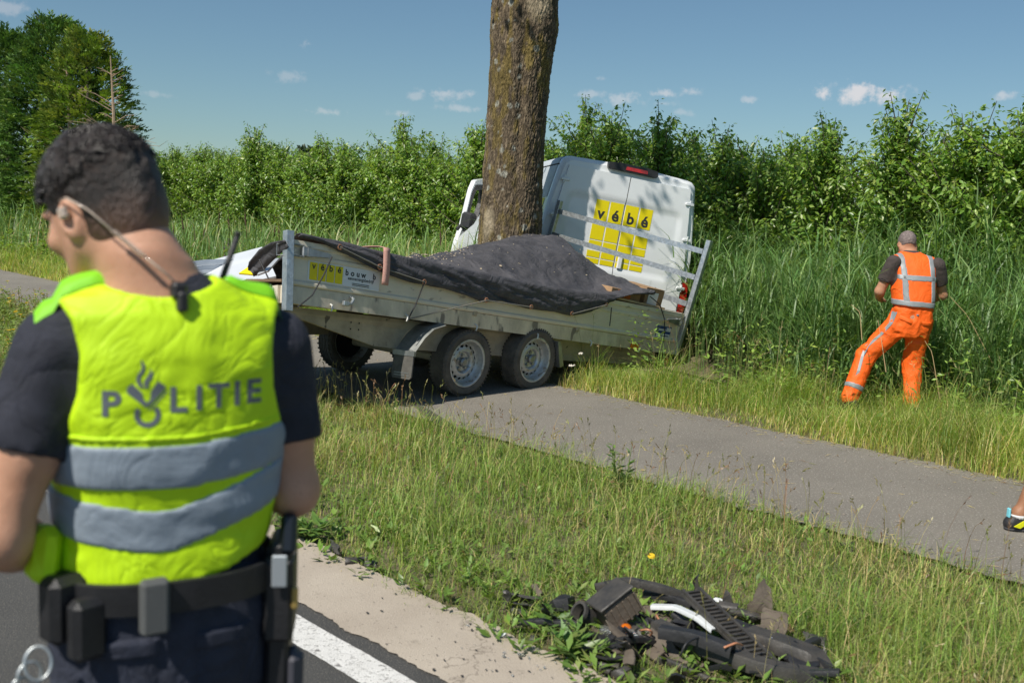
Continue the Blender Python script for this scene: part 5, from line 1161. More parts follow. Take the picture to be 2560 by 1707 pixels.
def hand_sdf(P, Wp, D, N, s=1.0, sg=1, curl=.6):   # wrist, direction, palm normal; sg: which side the thumb leaves
    D = np.array(D, float); D /= np.linalg.norm(D); N = np.array(N, float); N -= D * (N @ D); N /= np.linalg.norm(N); S = np.cross(D, N) * sg
    M_ = np.stack([S, D, N], 1); q = (P - np.array(Wp)) @ M_ / s
    d = rbox(q, (0, .052, 0), (.040, .052, .014), .013)
    d = smin(d, rc(q, (0, -.02, 0), (0, .02, 0), .026, .024), .02)
    for k, (x, l) in enumerate(((-.031, .062), (-.0105, .078), (.0105, .086), (.031, .074))):
        p0 = np.array([x, .095, 0]); r = .0092 - (.001 if k == 0 else 0); a = curl * .5
        for j, f in enumerate((.44, .32, .26)):
            p1 = p0 + np.array([0, math.cos(a), math.sin(a)]) * l * f; d = np.minimum(d, rc(q, p0, p1, r, r - .0009)) if j else smin(d, rc(q, p0, p1, r, r - .0009), .006); p0 = p1; a += curl; r -= .0009
    p0 = np.array([.034, .022, .002]); p1 = np.array([.060, .058, .016]); p2 = np.array([.058, .088, .030]); d = smin(d, rc(q, p0, p1, .015, .0115), .012); d = smin(d, rc(q, p1, p2, .0112, .0088), .004)
    return d * s
def foot_sdf(P, A, yaw, s=1.0, sole=False):
    F_ = frame(yaw); q = (P - np.array(A)) @ F_ / s
    d = smin(rc(q, (0, -.045, -.045), (0, .15, -.058), .040, .036), rc(q, (0, -.01, .02), (0, .02, -.04), .045, .045), .03)
    return np.maximum(d, -(q[:, 2] + .088)) * s
def put(R, O): return lambda V: np.asarray(V) @ R.T + O
def person_eyes(parent, C, H, s, X):
    for sx in (-1, 1):
        q = MB(X); c = np.array(C) + H @ np.array([sx * .032, .0805, .001]) * s; ax = H[:, 1]
        q.lathe([(r_ * math.cos(t), r_ * math.sin(t) + 1e-4) for t in np.linspace(0, math.pi, 9) for r_ in (.0142 * s,)], c, ax, 12); e = q.build('eye', M_EYE, parent, smooth=True)
        q = MB(X); q.lathe([(.0146 * s, .0001), (.0144 * s, .003 * s), (.0128 * s, .0058 * s)], c, ax, 12); q.build('iris', M_IRIS, e, smooth=True)

# ------------------------------------------------------------------ police officer
OYAW = math.radians(28); OR = frame(OYAW); OO = np.array([-.56, 1.66, 0.0]); OX = put(OR, OO)
off = thing('police_officer', 'police officer seen from behind in a lime vest, short dark hair, head bowed', 'person', OO)
oHC = np.array([-.114, .015, 1.578]); HS_ = .965; oH = frame(math.radians(33), math.radians(20), math.radians(-6))
TOR = [(.80, -.02, .01, .170, .118), (.90, -.02, .005, .168, .116), (.98, -.018, .0, .154, .107), (1.08, -.016, .0, .155, .108), (1.18, -.014, -.004, .169, .116), (1.28, -.012, -.012, .186, .122), (1.36, -.014, -.022, .186, .112), (1.42, -.022, -.034, .150, .090), (1.455, -.030, -.042, .095, .068), (1.49, -.034, -.045, .05, .045)]
shL, elL, haL = np.array([-.190, -.035, 1.362]), np.array([-.276, -.075, 1.075]), np.array([-.21, .15, .985])
shR, elR, haR = np.array([.158, -.012, 1.352]), np.array([.192, -.030, 1.098]), np.array([.055, .20, 1.110])
hipL, knL, anL = np.array([-.105, 0, .90]), np.array([-.125, .015, .49]), np.array([-.135, -.02, .09])
hipR, knR, anR = np.array([.065, 0, .90]), np.array([.085, .015, .49]), np.array([.10, -.02, .09])
def o_body(P):
    d = loft(P, [(z, x, y, a - .014, b - .014) for z, x, y, a, b in TOR])
    d = smin(d, rc(P, (-.036, -.036, 1.40), (-.092, -.012, 1.55), .064, .060), .045)
    d = smin(d, rc(P, (-.02, -.05, 1.40), (-.06, -.05, 1.50), .06, .05), .05)
    d = smin(d, head_sdf(P, oHC, oH, HS_), .018)
    for s_, e, h, N, sg in ((shL, elL, haL, (.3, 0, 1), 1), (shR, elR, haR, (-.2, .2, 1), -1)):
        d = smin(d, rc(P, s_, s_ + (e - s_) * .55, .052, .050), .03); d = smin(d, rc(P, s_ + (e - s_) * .4, e, .052, .041), .02); d = smin(d, rc(P, e, e + (h - e) * .4, .044, .042), .025); d = smin(d, rc(P, e + (h - e) * .3, h, .042, .028), .03)
        d = smin(d, hand_sdf(P, h, h - e, N, 1.0, sg, .55), .012)
    for a, b, c in ((hipL, knL, anL), (hipR, knR, anR)): d = smin(d, smin(rc(P, a, b, .078, .05), rc(P, b, c, .05, .035), .02), .03)
    return d
V, F = nets(o_body, (-.42, -.30, .05), (.40, .46, 1.76), .0095)
mesh('body', OX(V), F, M_SKIN, off, smooth=True)
V, F = nets(lambda P: smin(head_sdf(P, oHC, oH, HS_), smin(rc(P, (-.036, -.036, 1.40), (-.092, -.012, 1.55), .064, .060), rc(P, (-.02, -.05, 1.40), (-.06, -.05, 1.50), .06, .05), .05), .018) - .0008, (-.27, -.20, 1.435), (.06, .17, 1.745), .0052)
mesh('head_skin', OX(V), F, M_SKIN, off, smooth=True)
person_eyes(off, oHC, oH, HS_, OX)
# hair: longer and curly on top, clipped to nothing at the nape
def o_hair(P):
    q = (P - oHC) @ oH / HS_; sk = ell(q, (0, -.014, .028), (.077, .098, .098))
    sk = smin(sk, ell(q, (0, -.035, -.03), (.068, .072, .07)), .03)
    t = np.interp(q[:, 2] - .25 * np.clip(-q[:, 1], 0, .1), [-.12, -.06, 0.0, .05, .10], [.0008, .0022, .005, .010, .014]); n = fbm(P, 70, 2, 80) - .5
    d = sk - t - n * np.interp(q[:, 2], [0, .06], [.003, .014])
    line = q[:, 1] * 1.0 - (.058 + .35 * np.clip(q[:, 2] - .04, 0, .1)) + np.where(q[:, 2] > .055, -.05, 0)          # front hairline / temple
    nape = -(q[:, 2] + .076) - .25 * np.abs(q[:, 0]) + np.clip(q[:, 1] + .03, 0, .2) * 0.9
    ear = -(np.hypot((q[:, 1] + .012) / .022, (q[:, 2] + .012) / .034) - 1) * .022
    return smax(smax(smax(d, line, .01), nape, .012), ear, .006)
V, F = nets(o_hair, (-.27, -.20, 1.42), (.06, .17, 1.76), .0048); q = (V - oHC) @ oH / HS_
f = np.clip((q[:, 2] - .25 * np.clip(-q[:, 1], 0, .1) + .080) / .065, 0, 1) ** .62; f = np.clip(f + (fbm(V, 160, 2, 3) - .5) * .30, 0, 1)[:, None]
mesh('hair', OX(V), F, M_HAIR, off, smooth=True, col=np.array([.23, .125, .085]) * (1 - f) + np.array([.020, .015, .013]) * f)
q_ = MB(OX); r_ = np.random.default_rng(8); n_c = 0; CV = []
dirs = r_.normal(0, 1, (6500, 3)); dirs /= np.linalg.norm(dirs, axis=1)[:, None]
for dv in dirs:
    if dv[2] < .12 + max(0, -dv[1]) * .30 or dv[1] > .75 - .2 * dv[2]: continue
    b = np.array([0, -.014, .028]) + dv * np.array([.077, .098, .098]) * 1.075; tn = np.cross(dv, r_.normal(0, 1, 3)); tn /= np.linalg.norm(tn); bn = np.cross(dv, tn); R_ = r_.uniform(.003, .0065); ph = r_.uniform(0, 6); m = 8
    P = [b + tn * R_ * (math.cos(ph + k * .62) - math.cos(ph)) + bn * R_ * (math.sin(ph + k * .62) - math.sin(ph)) * .8 + dv * (.0011 * k) for k in range(m)]
    if dv[1] > .35: P = [p + np.array([0, .002, -.0006]) * k for k, p in enumerate(P)]
    q_.tube(np.array(P) * HS_ @ oH.T + oHC, np.linspace(.0019, .0009, m), 3, caps=False); n_c += 1
o = q_.build('hair_curls', mat('curl_hair', (.022, .017, .015), .32, spec=.7, var=.4, vscale=60), off, smooth=True); o['kind'] = 'stuff'
# polo shirt
def o_shirt(P):
    w_ = (fbm(P * [1, 1, .55], 17, 3, 81) - .5) * .014
    d = loft(P, [(z, x, y, a + .003, b + .003) for z, x, y, a, b in TOR]); d = np.maximum(d, .93 - P[:, 2])
    d = smin(d, rc(P, (-.034, -.040, 1.43), (-.052, -.034, 1.472), .074, .070), .02)
    for s_, e in ((shL, elL), (shR, elR)):
        ax = (e - s_) / np.linalg.norm(e - s_); t = (P - s_) @ ax; d2 = rc(P, s_ + ax * .0, e, .066, .062); d = smin(d, np.maximum(d2, t - .165 - .02 * (P[:, 0] - s_[0])), .028)
    d = np.maximum(d, -ell(P, (-.075, .045, 1.50), (.060, .075, .055)))
    return np.maximum(d, P[:, 2] - 1.487) + w_
V, F = nets(o_shirt, (-.36, -.22, .92), (.34, .20, 1.52), .0078); mesh('polo_shirt', OX(V), F, M_NAVY, off, smooth=True)
# vest
xc = -.016
def v_out(P, o=.013):
    w_ = (fbm(P * [1.0, 1.0, .5] + .3 * fbm(P, 5, 2, 3)[:, None], 9, 3, 82) - .5) * .010 + (np.abs(fbm(P * [.8, .8, 1.3] + .12 * fbm(P, 7, 2, 6)[:, None], 8, 3, 87) - .5) - .12) * -.024
    d = loft(P, [(z, x, y, a + o + (.006 if z < 1.2 else 0), b + o + (.008 if z < 1.25 else 0)) for z, x, y, a, b in TOR])
    d = smin(d, rc(P, (-.155, -.035, 1.405), (.125, -.02, 1.398), .058, .058), .05) if o > .01 else d
    return d + w_
def v_cut(P, d):
    x, y, z = P[:, 0] - xc, P[:, 1], P[:, 2]
    aw = np.interp(z, [.9, 1.15, 1.19, 1.24, 1.30, 1.36, 1.41, 1.45], [.4, .4, .205, .168, .150, .146, .156, .18])
    d = smax(d, np.abs(x) - aw, .005)
    d = smax(d, -ell(P, (-.042, -.062, 1.505), (.098, .088, .070)), .006)
    hem = .958 + .36 * np.clip(P[:, 0] + .06, 0, 1) + .30 * np.clip(-.09 - P[:, 0], 0, 1) + .15 * np.clip(P[:, 1] + .05, 0, 1)
    return smax(d, hem - z, .003)
V, F = nets(lambda P: v_cut(P, v_out(P)), (-.30, -.24, .93), (.28, .22, 1.50), .0066); vest = mesh('vest', OX(V), F, M_LIME, off, smooth=True)
VT_V, VT_F = V, F
def band(zc, hh):
    def f(P):
        z = P[:, 2] - zc(P); return smax(v_cut(P, v_out(P) - .003), np.abs(z) - hh, .002)
    return f
for zc in (lambda P: 1.186 + .12 * np.clip(P[:, 0], 0, 1) , lambda P: 1.078 + .34 * np.clip(P[:, 0] + .03, 0, 1) + .16 * np.clip(-.06 - P[:, 0], 0, 1)):
    V, F = nets(band(zc, .036), (-.30, -.24, 1.0), (.28, .22, 1.26), .0066); mesh('reflective_band', OX(V), F, M_REFL, vest, smooth=True)
for zc in (lambda P: 1.232 + .12 * np.clip(P[:, 0], 0, 1),):           # sewn seam above the upper band
    V, F = nets(band(zc, .005), (-.30, -.24, 1.18), (.28, .22, 1.30), .0062); mesh('seam', OX(V), F, M_LIME, vest, smooth=True)
SV, SF = nets(o_shirt, (-.36, -.22, 1.25), (.34, .20, 1.52), .0078)
bt_s = BVHTree.FromPolygons([tuple(v) for v in np.concatenate([VT_V, SV])], [tuple(int(i) for i in f_) for f_ in np.concatenate([VT_F, SF + len(VT_V)])])
for (x0, x1, y0, y1) in ((-.222, -.118, -.072, -.036), (.066, .158, -.058, -.022)):
    n = 9; V = []
    for i in range(n):
        for j in range(n):
            x = x0 + (x1 - x0) * i / (n - 1); y = y0 + (y1 - y0) * j / (n - 1); h = bt_s.ray_cast(Vector((x, y, 1.7)), Vector((0, 0, -1))); ed = i in (0, n - 1) or j in (0, n - 1); V.append((x, y, (h[0].z if h[0] is not None else 1.38) + (.013 if not ed else .002)))
    mesh('shoulder_flap', OX(V), [(i * n + j, (i + 1) * n + j, (i + 1) * n + j + 1, i * n + j + 1) for i in range(n - 1) for j in range(n - 1)], M_LIME2, vest, smooth=True)
# lettering laid on the back of the vest
bt = BVHTree.FromPolygons([tuple(v) for v in VT_V], [tuple(int(i) for i in f_) for f_ in VT_F])
def on_back(x, z, o=.0012):
    h = bt.ray_cast(Vector((x, -.6, z)), Vector((0, 1, 0))); return (x, (h[0].y if h[0] is not None else -.13) - o, z)
def subdiv(V, F, n=2):
    import bmesh
    me = bpy.data.meshes.new('t'); me.from_pydata([tuple(v) for v in V], [], F); bm = bmesh.new(); bm.from_mesh(me); bmesh.ops.triangulate(bm, faces=bm.faces)
    for _ in range(n):
        es = [e for e in bm.edges if e.calc_length() > .012]
        if es: bmesh.ops.subdivide_edges(bm, edges=es, cuts=1); bmesh.ops.triangulate(bm, faces=bm.faces)
    bm.verts.ensure_lookup_table(); V = np.array([v.co[:] for v in bm.verts]); F = [tuple(v.index for v in f_.verts) for f_ in bm.faces]; bm.free(); bpy.data.meshes.remove(me); return V, F
def print_on_vest(V2, F, name, parent=vest):
    V3 = np.concatenate([np.asarray(V2)[:, :2], np.zeros((len(V2), 1))], 1); V3, F = subdiv(V3, F); return mesh(name, OX([on_back(p[0], p[1]) for p in V3]), F, M_GREYP, parent)
LZ = 1.276
for ch, x in (('P', -.122), ('L', -.026), ('I', .006), ('T', .037), ('I', .067), ('E', .095)):
    Vt, Ft = text_mesh(ch, .054, .0016); print_on_vest(np.stack([Vt[:, 0] + x, Vt[:, 1] + LZ + .05 * (x + .02)], 1), Ft, 'letter')
EP = lambda L: [(-.122 + (a - 800) * .000206, 1.2735 + (895 - b) * .000214) for a, b in L]
ring = [(1053 + r_0 * math.cos(a), 905 - r_0 * math.sin(a)) for a, r_0 in [(t, 92) for t in np.linspace(-3.75, .72, 28)] + [(t, 56) for t in np.linspace(.72, -3.75, 28)]]
for nm, L in (('emblem_ring', ring), ('emblem_book', [(908, 740), (914, 702), (950, 678), (1012, 742), (1022, 790), (1046, 812), (1046, 852)]), ('emblem_book', [(1050, 852), (1050, 812), (1072, 792), (1076, 735), (1126, 660), (1180, 700), (1172, 722)]), ('emblem_line', [(1060, 868), (1190, 728), (1190, 742), (1070, 872)]),
              ('emblem_flame', [(992, 700), (972, 655), (985, 610), (1012, 570), (1008, 500), (1036, 545), (1030, 590), (1006, 625), (1004, 660), (1028, 712)]), ('emblem_flame', [(1034, 712), (1024, 672), (1046, 630), (1070, 600), (1068, 565), (1092, 600), (1082, 640), (1060, 668), (1058, 705)])):
    P_ = EP(L); print_on_vest(P_, [tuple(range(len(P_)))], nm)
# trousers, belt and the gear on it
def o_trs(P):
    w_ = (fbm(P * [1, 1, .6], 15, 3, 84) - .5) * .016
    d = np.maximum(loft(P, [(.78, -.02, .01, .165, .125), (.90, -.02, .0, .176, .126), (1.02, -.02, .0, .164, .115)]), P[:, 2] - 1.0)
    for a, b, c in ((hipL, knL, anL), (hipR, knR, anR)): d = smin(d, smin(rc(P, a, b, .094, .074), rc(P, b, c, .072, .062), .02), .03)
    return np.maximum(d, .06 - P[:, 2]) + w_
V, F = nets(o_trs, (-.30, -.22, .03), (.28, .22, 1.02), .009); tro = mesh('trousers', OX(V), F, M_NAVY2, off, smooth=True)
def patch(name, x0, x1, z0, z1, m, parent, th_=.006, rr=.02, bt2=None, yb=-1):
    n = 8; V = []; F = []
    for i in range(n):
        for j in range(n):
            x = x0 + (x1 - x0) * i / (n - 1); z = z0 + (z1 - z0) * j / (n - 1); h = bt2.ray_cast(Vector((x, .6 * yb, z)), Vector((0, -yb, 0))); y = h[0].y if h[0] is not None else -.1
            ed = min(i, j, n - 1 - i, n - 1 - j); V.append((x, y + yb * (th_ if ed > 0 else -.003), z))
    F = [(i * n + j, (i + 1) * n + j, (i + 1) * n + j + 1, i * n + j + 1) for i in range(n - 1) for j in range(n - 1)]
    return mesh(name, OX(V), F, m, parent, smooth=True)
bt_t = BVHTree.FromPolygons([tuple(v) for v in V * 1.0], [tuple(int(i) for i in f_) for f_ in F]) if False else None
Vt_, Ft_ = nets(o_trs, (-.30, -.22, .70), (.28, .22, 1.02), .009); bt_t = BVHTree.FromPolygons([tuple(v) for v in Vt_], [tuple(int(i) for i in f_) for f_ in Ft_])
for x0, x1 in ((-.145, -.045), (.01, .105)): patch('back_pocket', x0, x1, .775, .895, M_NAVY2, tro, .005, bt2=bt_t); patch('pocket_flap', x0 - .004, x1 + .004, .868, .905, M_NAVY2, tro, .010, bt2=bt_t)
q = MB(OX); a = np.linspace(0, 2 * np.pi, 65); 
for (rx, ry) in ((.182, .136),):
    V = []; 
    for t in a[:-1]:
        n = 2.4; c, s = math.cos(t), math.sin(t); k = 1 / ((abs(c) ** n + abs(s) ** n) ** (1 / n)); p = np.array([-.02 + rx * k * c, ry * k * s, .972]); g = np.array([c, s, 0])
        V += [p + [0, 0, -.027], p + g * .006 + [0, 0, -.025], p + g * .006 + [0, 0, .025], p + [0, 0, .027]]
    F = [(i * 4 + j, ((i + 1) % 64) * 4 + j, ((i + 1) % 64) * 4 + j + 1, i * 4 + j + 1) for i in range(64) for j in range(3)]; q.add(V, F)
belt = q.build('belt', M_BELT, off, smooth=True, angle=40)
def gear(name, c, h, m=M_BELT, R=None, bev=.008, parent=off): q = MB(OX); c = np.array(c); h = np.array(h); q.box(c - h, c + h, R=R, c=c, bev=bev); return q.build(name, m, parent)
Rh = frame(-.35)
hol = gear('holster', (.165, -.055, .925), (.026, .052, .075), R=Rh); gear('holster_strap', (.166, -.06, 1.005), (.02, .045, .024), R=Rh, parent=hol); gear('pistol_grip', (.172, -.08, 1.035), (.014, .026, .036), mat('gun_black', (.018, .022, .028), .3, metal=.4), R=frame(-.35, .35), parent=hol); gear('snap_plate', (.146, -.118, .985), (.013, .003, .028), mat('brushed_plate', (.42, .46, .5), .4, metal=.5), R=Rh, bev=.002, parent=hol); gear('brass_snap', (.176, -.108, .93), (.006, .004, .02), mat('brass', (.5, .36, .12), .4, metal=.6), R=Rh, bev=.003, parent=hol)
gear('thigh_panel', (.168, -.045, .80), (.02, .05, .06), R=Rh, parent=hol); gear('holster_tip', (.185, -.075, .77), (.018, .025, .055), mat('grey_rubber', (.06, .06, .075), .6), R=Rh, bev=.015, parent=hol)
gear('pouch', (-.185, -.075, .955), (.034, .026, .055), R=frame(.5), bev=.012); gear('pouch', (-.155, -.115, .93), (.028, .018, .05), R=frame(.4), bev=.01); gear('baton_holder', (-.06, -.150, .965), (.022, .012, .045), mat('woven_grey', (.10, .105, .105), .8, bump=.4, bscale=500), R=frame(.1), bev=.006)
q = MB(OX); 
for k in range(4):
    a = np.linspace(0, 2 * np.pi, 20); c = np.array([-.225 - .012 * k, -.115, .885 - .018 * k]); r0_ = .024 - .003 * k; q.tube([c + r0_ * np.array([math.cos(t) * .8, .35 * math.sin(t + k), math.sin(t)]) for t in a], .0028, 6, caps=False)
q.build('key_ring', M_GALV, off, smooth=True)
gear('folded_glove', (-.212, -.045, 1.035), (.022, .028, .045), M_LIME, R=frame(.3, .1, .15), bev=.014)
for c in (anL, anR):
    V, F = nets(lambda P: foot_sdf(P, c + [0, 0, .0], 0, 1.12) - .004, c + [-.09, -.13, -.1], c + [.09, .23, .1], .009); mesh('boot', OX(V), F, M_BOOT, off, smooth=True)
# radio aerial, collar microphone, clear coiled earpiece tube
q = MB(OX); q.tube([(.070, .03, 1.44), (.078, .028, 1.475), (.100, .022, 1.545)], [.007, .0055, .005], 8); q.tube([(.100, .022, 1.545), (.101, .022, 1.551)], .0062, 8); aer = q.build('radio_aerial', M_BLK, off, smooth=True)
gear('radio', (.068, .035, 1.40), (.028, .018, .05), M_BLK, R=frame(0, 0, .15), bev=.006, parent=aer)
gear('collar_clip', (-.022, -.128, 1.462), (.012, .011, .013), M_BLK, R=frame(.2), bev=.005); gear('collar_clip', (-.018, -.135, 1.445), (.008, .009, .016), M_BLK, R=frame(.2), bev=.004)
M_TUBE = mat('clear_tube', (.72, .60, .50), .12, spec=.7, trans=.35, coat=.5)
ear = oHC + oH @ np.array([-.086, -.022, .002]); P0 = [ear + oH @ np.array([0.0, .012, .016]), ear + oH @ np.array([-.006, -.012, .014]), ear + oH @ np.array([.008, -.032, -.012])]
e2 = np.array([-.022, -.128, 1.470]); e1 = P0[-1]; md1 = e1 * .70 + e2 * .30 + np.array([-.005, -.016, .003]); md2 = e1 * .38 + e2 * .62 + np.array([-.003, -.02, .002])
q = MB(OX); q.tube(P0 + [md1], .0017, 6); q.tube([md2, md2 * .5 + e2 * .5 + [0, -.004, .001], e2], .0017, 6)
ax = md2 - md1; ax_n = ax / np.linalg.norm(ax); u = np.cross(ax_n, [0, 0, 1.]); u /= np.linalg.norm(u); v = np.cross(ax_n, u); tt = np.linspace(0, 1, 110)
q.tube([md1 + ax * t + .0026 * (math.cos(t * 75) * u + math.sin(t * 75) * v) for t in tt], .0017, 5); q.build('earpiece_tube', M_TUBE, off, smooth=True)
gear('earpiece', ear + oH @ np.array([-.004, .008, -.004]), (.006, .008, .009), M_TUBE, R=oH, bev=.003)

# ------------------------------------------------------------------ worker in orange, bending towards the reeds
WO = np.array([3.58, 9.05, 0.0]); I3 = np.eye(3); WX = put(I3, np.zeros(3))
wk = thing('road_worker', 'grey haired worker in an orange reflective suit bending towards the reeds', 'person', WO)
wHC = np.array([3.592, 9.23, 1.508]); wH = frame(-.05, .62, .02)
zf = lambda v: float(gz(*[np.array([q]) for q in xy_sd(v[0], v[1])])[0])
sL, eL, hL = np.array([3.425, 9.07, 1.345]), np.array([3.345, 9.13, 1.075]), np.array([3.43, 9.36, 1.00])
sR, eR, hR = np.array([3.825, 9.07, 1.335]), np.array([3.925, 9.14, 1.065]), np.array([3.84, 9.38, .99])
hpL, kL, aL = np.array([3.52, 9.04, .80]), np.array([3.27, 9.12, .475]), np.array([3.12, 9.02, .09])
hpR, kR, aR = np.array([3.70, 9.04, .80]), np.array([3.695, 9.10, .43]), np.array([3.67, 8.98, .06])
WT = [(.74, 3.61, 9.03, .175, .125), (.86, 3.615, 9.02, .178, .128), (.95, 3.62, 9.03, .165, .12), (1.05, 3.623, 9.05, .172, .122), (1.2, 3.625, 9.09, .192, .125), (1.30, 3.625, 9.13, .198, .118), (1.375, 3.622, 9.155, .165, .10), (1.42, 3.615, 9.18, .10, .075), (1.45, 3.61, 9.19, .06, .05)]
def w_body(P):
    d = loft(P, [(z, x, y, a - .012, b - .012) for z, x, y, a, b in WT]); d = smin(d, rc(P, (3.615, 9.17, 1.37), (3.60, 9.22, 1.48), .062, .06), .04); d = smin(d, head_sdf(P, wHC, wH, .98), .02)
    for s_, e, h, N, sg in ((sL, eL, hL, (.5, 0, .8), 1), (sR, eR, hR, (-.5, 0, .8), -1)):
        d = smin(d, rc(P, s_, e, .052, .043), .03); d = smin(d, rc(P, e, e + (h - e) * .4, .045, .043), .02); d = smin(d, rc(P, e + (h - e) * .35, h, .042, .028), .02); d = smin(d, hand_sdf(P, h, h - e, N, 1, sg, .6), .012)
    for a, b, c in ((hpL, kL, aL), (hpR, kR, aR)): d = smin(d, smin(rc(P, a, b, .075, .05), rc(P, b, c, .05, .035), .02), .03)
    return d
V, F = nets(w_body, (3.0, 8.8, .04), (4.1, 9.62, 1.66), .0115); mesh('body', V, F, M_SKIN2, wk, smooth=True); person_eyes(wk, wHC, wH, .98, WX)
def w_hair(P):
    q = (P - wHC) @ wH / .98; sk = ell(q, (0, -.014, .028), (.077, .098, .098)); d = sk - .0035 - (fbm(P, 90, 2, 8) - .5) * .006
    return smax(smax(d, q[:, 1] - .05, .01), -(q[:, 2] + .045) + np.clip(q[:, 1] + .02, 0, .2) * .6, .01)
V, F = nets(w_hair, (3.46, 9.06, 1.40), (3.72, 9.40, 1.66), .0075); mesh('hair', V, F, mat('grey_hair', (.19, .15, .14), .7, var=.5, vscale=60, bump=.4, bscale=200), wk, smooth=True)
def w_tee(P):
    d = loft(P, [(z, x, y, a + .004, b + .004) for z, x, y, a, b in WT]); d = np.maximum(d, .95 - P[:, 2]); d = smin(d, rc(P, (3.614, 9.175, 1.40), (3.608, 9.20, 1.438), .074, .070), .02)
    for s_, e in ((sL, eL), (sR, eR)): ax = (e - s_) / np.linalg.norm(e - s_); t = (P - s_) @ ax; d = smin(d, np.maximum(rc(P, s_, e, .068, .066), t - .19), .03)
    return np.maximum(d, P[:, 2] - 1.455) + (fbm(P, 14, 3, 9) - .5) * .016
V, F = nets(w_tee, (3.2, 8.88, .92), (4.06, 9.34, 1.50), .0105); mesh('tee_shirt', V, F, M_TEE, wk, smooth=True)
def wv_out(P, o=.018): return smin(loft(P, [(z, x, y, a + o, b + o + .006) for z, x, y, a, b in WT]), rc(P, (3.46, 9.12, 1.36), (3.785, 9.12, 1.352), .058, .058), .05) + (fbm(P * [1, 1, .5], 9, 3, 85) - .5) * .018
def wv_cut(P, d):
    x, z = P[:, 0] - 3.622, P[:, 2]; aw = np.interp(z, [.9, 1.06, 1.12, 1.2, 1.30, 1.38, 1.42], [.4, .4, .195, .172, .172, .178, .19]); d = smax(d, np.abs(x) - aw, .01); d = smax(d, -ell(P, (3.61, 9.19, 1.47), (.085, .10, .062)), .006); return smax(d, .955 - .05 * x - z, .006)
V, F = nets(lambda P: wv_cut(P, wv_out(P)), (3.38, 8.86, .92), (3.88, 9.36, 1.47), .0088); wv = mesh('safety_vest', V, F, M_ORANGE, wk, smooth=True)
def wband(g): return lambda P: smax(wv_cut(P, wv_out(P) - .0035), g(P), .002)
for g in (lambda P: np.abs(P[:, 2] - .985 + .05 * (P[:, 0] - 3.62)) - .026, lambda P: np.abs(P[:, 2] - 1.215 + .03 * (P[:, 0] - 3.62)) - .026, lambda P: np.maximum(np.abs(P[:, 0] - 3.622 + .120 + .07 * (P[:, 2] - 1.2)) - .026, 1.0 - P[:, 2]), lambda P: np.maximum(np.abs(P[:, 0] - 3.622 - .135 + .02 * (P[:, 2] - 1.2)) - .025, 1.0 - P[:, 2])):
    V, F = nets(wband(g), (3.38, 8.86, .92), (3.88, 9.36, 1.47), .0088); mesh('reflective_band', V, F, M_REFL2, wv, smooth=True)
def w_trs(P):
    d = np.maximum(loft(P, [(.68, 3.61, 9.03, .15, .12), (.78, 3.612, 9.03, .186, .136), (.92, 3.62, 9.03, .176, .128), (1.0, 3.62, 9.04, .16, .12)]), P[:, 2] - .985)
    for a, b, c in ((hpL, kL, aL), (hpR, kR, aR)): d = smin(d, smin(rc(P, a, b, .104, .088), rc(P, b, c, .086, .076), .025), .035)
    w_ = (np.abs(fbm(P + .05 * fbm(P, 6, 2, 5)[:, None], 10, 3, 86) - .5) - .12) * .055
    return np.maximum(d, .05 - P[:, 2] - .0) + w_
V, F = nets(w_trs, (2.94, 8.78, .0), (3.94, 9.30, 1.02), .0105); wt = mesh('work_trousers', V, F, M_ORANGE, wk, smooth=True)
ax_ = (aL - kL) / np.linalg.norm(aL - kL)
V, F = nets(lambda P: np.maximum(w_trs(P) - .004, np.abs((P - kL) @ ax_ - .315) - .025), (2.94, 8.78, .05), (3.4, 9.30, .45), .0105); mesh('reflective_band', V, F, M_REFL2, wt, smooth=True)
bt_w = BVHTree.FromPolygons([tuple(v) for v in V], [tuple(int(i) for i in f_) for f_ in F])
V, F = nets(w_trs, (2.94, 8.78, .3), (3.94, 9.30, 1.02), .0105); bt_w = BVHTree.FromPolygons([tuple(v) for v in V], [tuple(int(i) for i in f_) for f_ in F])
def w_patch(name, quad, m, parent, th_=.010, n=7):
    quad = np.array(quad); V = []
    for i in range(n):
        for j in range(n):
            a, b = i / (n - 1), j / (n - 1); p = quad[0] * (1 - a) * (1 - b) + quad[1] * a * (1 - b) + quad[2] * a * b + quad[3] * (1 - a) * b; h = bt_w.ray_cast(Vector((p[0], 8.0, p[1])), Vector((0, 1, 0))); y = h[0].y if h[0] is not None else 8.95
            V.append((p[0], y - (th_ if 0 < i < n - 1 and 0 < j < n - 1 else -.004), p[1]))
    mesh(name, V, [(i * n + j, (i + 1) * n + j, (i + 1) * n + j + 1, i * n + j + 1) for i in range(n - 1) for j in range(n - 1)], m, parent, smooth=True)
w_patch('pocket_flap', [(3.47, .885), (3.595, .835), (3.575, .80), (3.46, .845)], M_ORANGE, wt); w_patch('pocket_flap', [(3.66, .835), (3.775, .83), (3.775, .79), (3.665, .795)], M_ORANGE, wt)
w_patch('waist_label', [(3.605, .90), (3.632, .90), (3.632, .878), (3.605, .878)], M_GREYP, wt, .006, 5)
V = []; pa = [(3.435, .905), (3.40, .80), (3.335, .69), (3.235, .575), (3.195, .48), (3.16, .35), (3.125, .24)]
for k, (x, z) in enumerate(pa):
    for dx in (-.010, .012):
        h = bt_w.ray_cast(Vector((x + dx + .012, 8.0, z)), Vector((0, 1, 0))); V.append((x + dx + .012, (h[0].y if h[0] is not None else 9.0) - .006, z))
mesh('leg_stripe', V, [(2 * k, 2 * k + 1, 2 * k + 3, 2 * k + 2) for k in range(len(pa) - 1)], M_REFL2, wt)
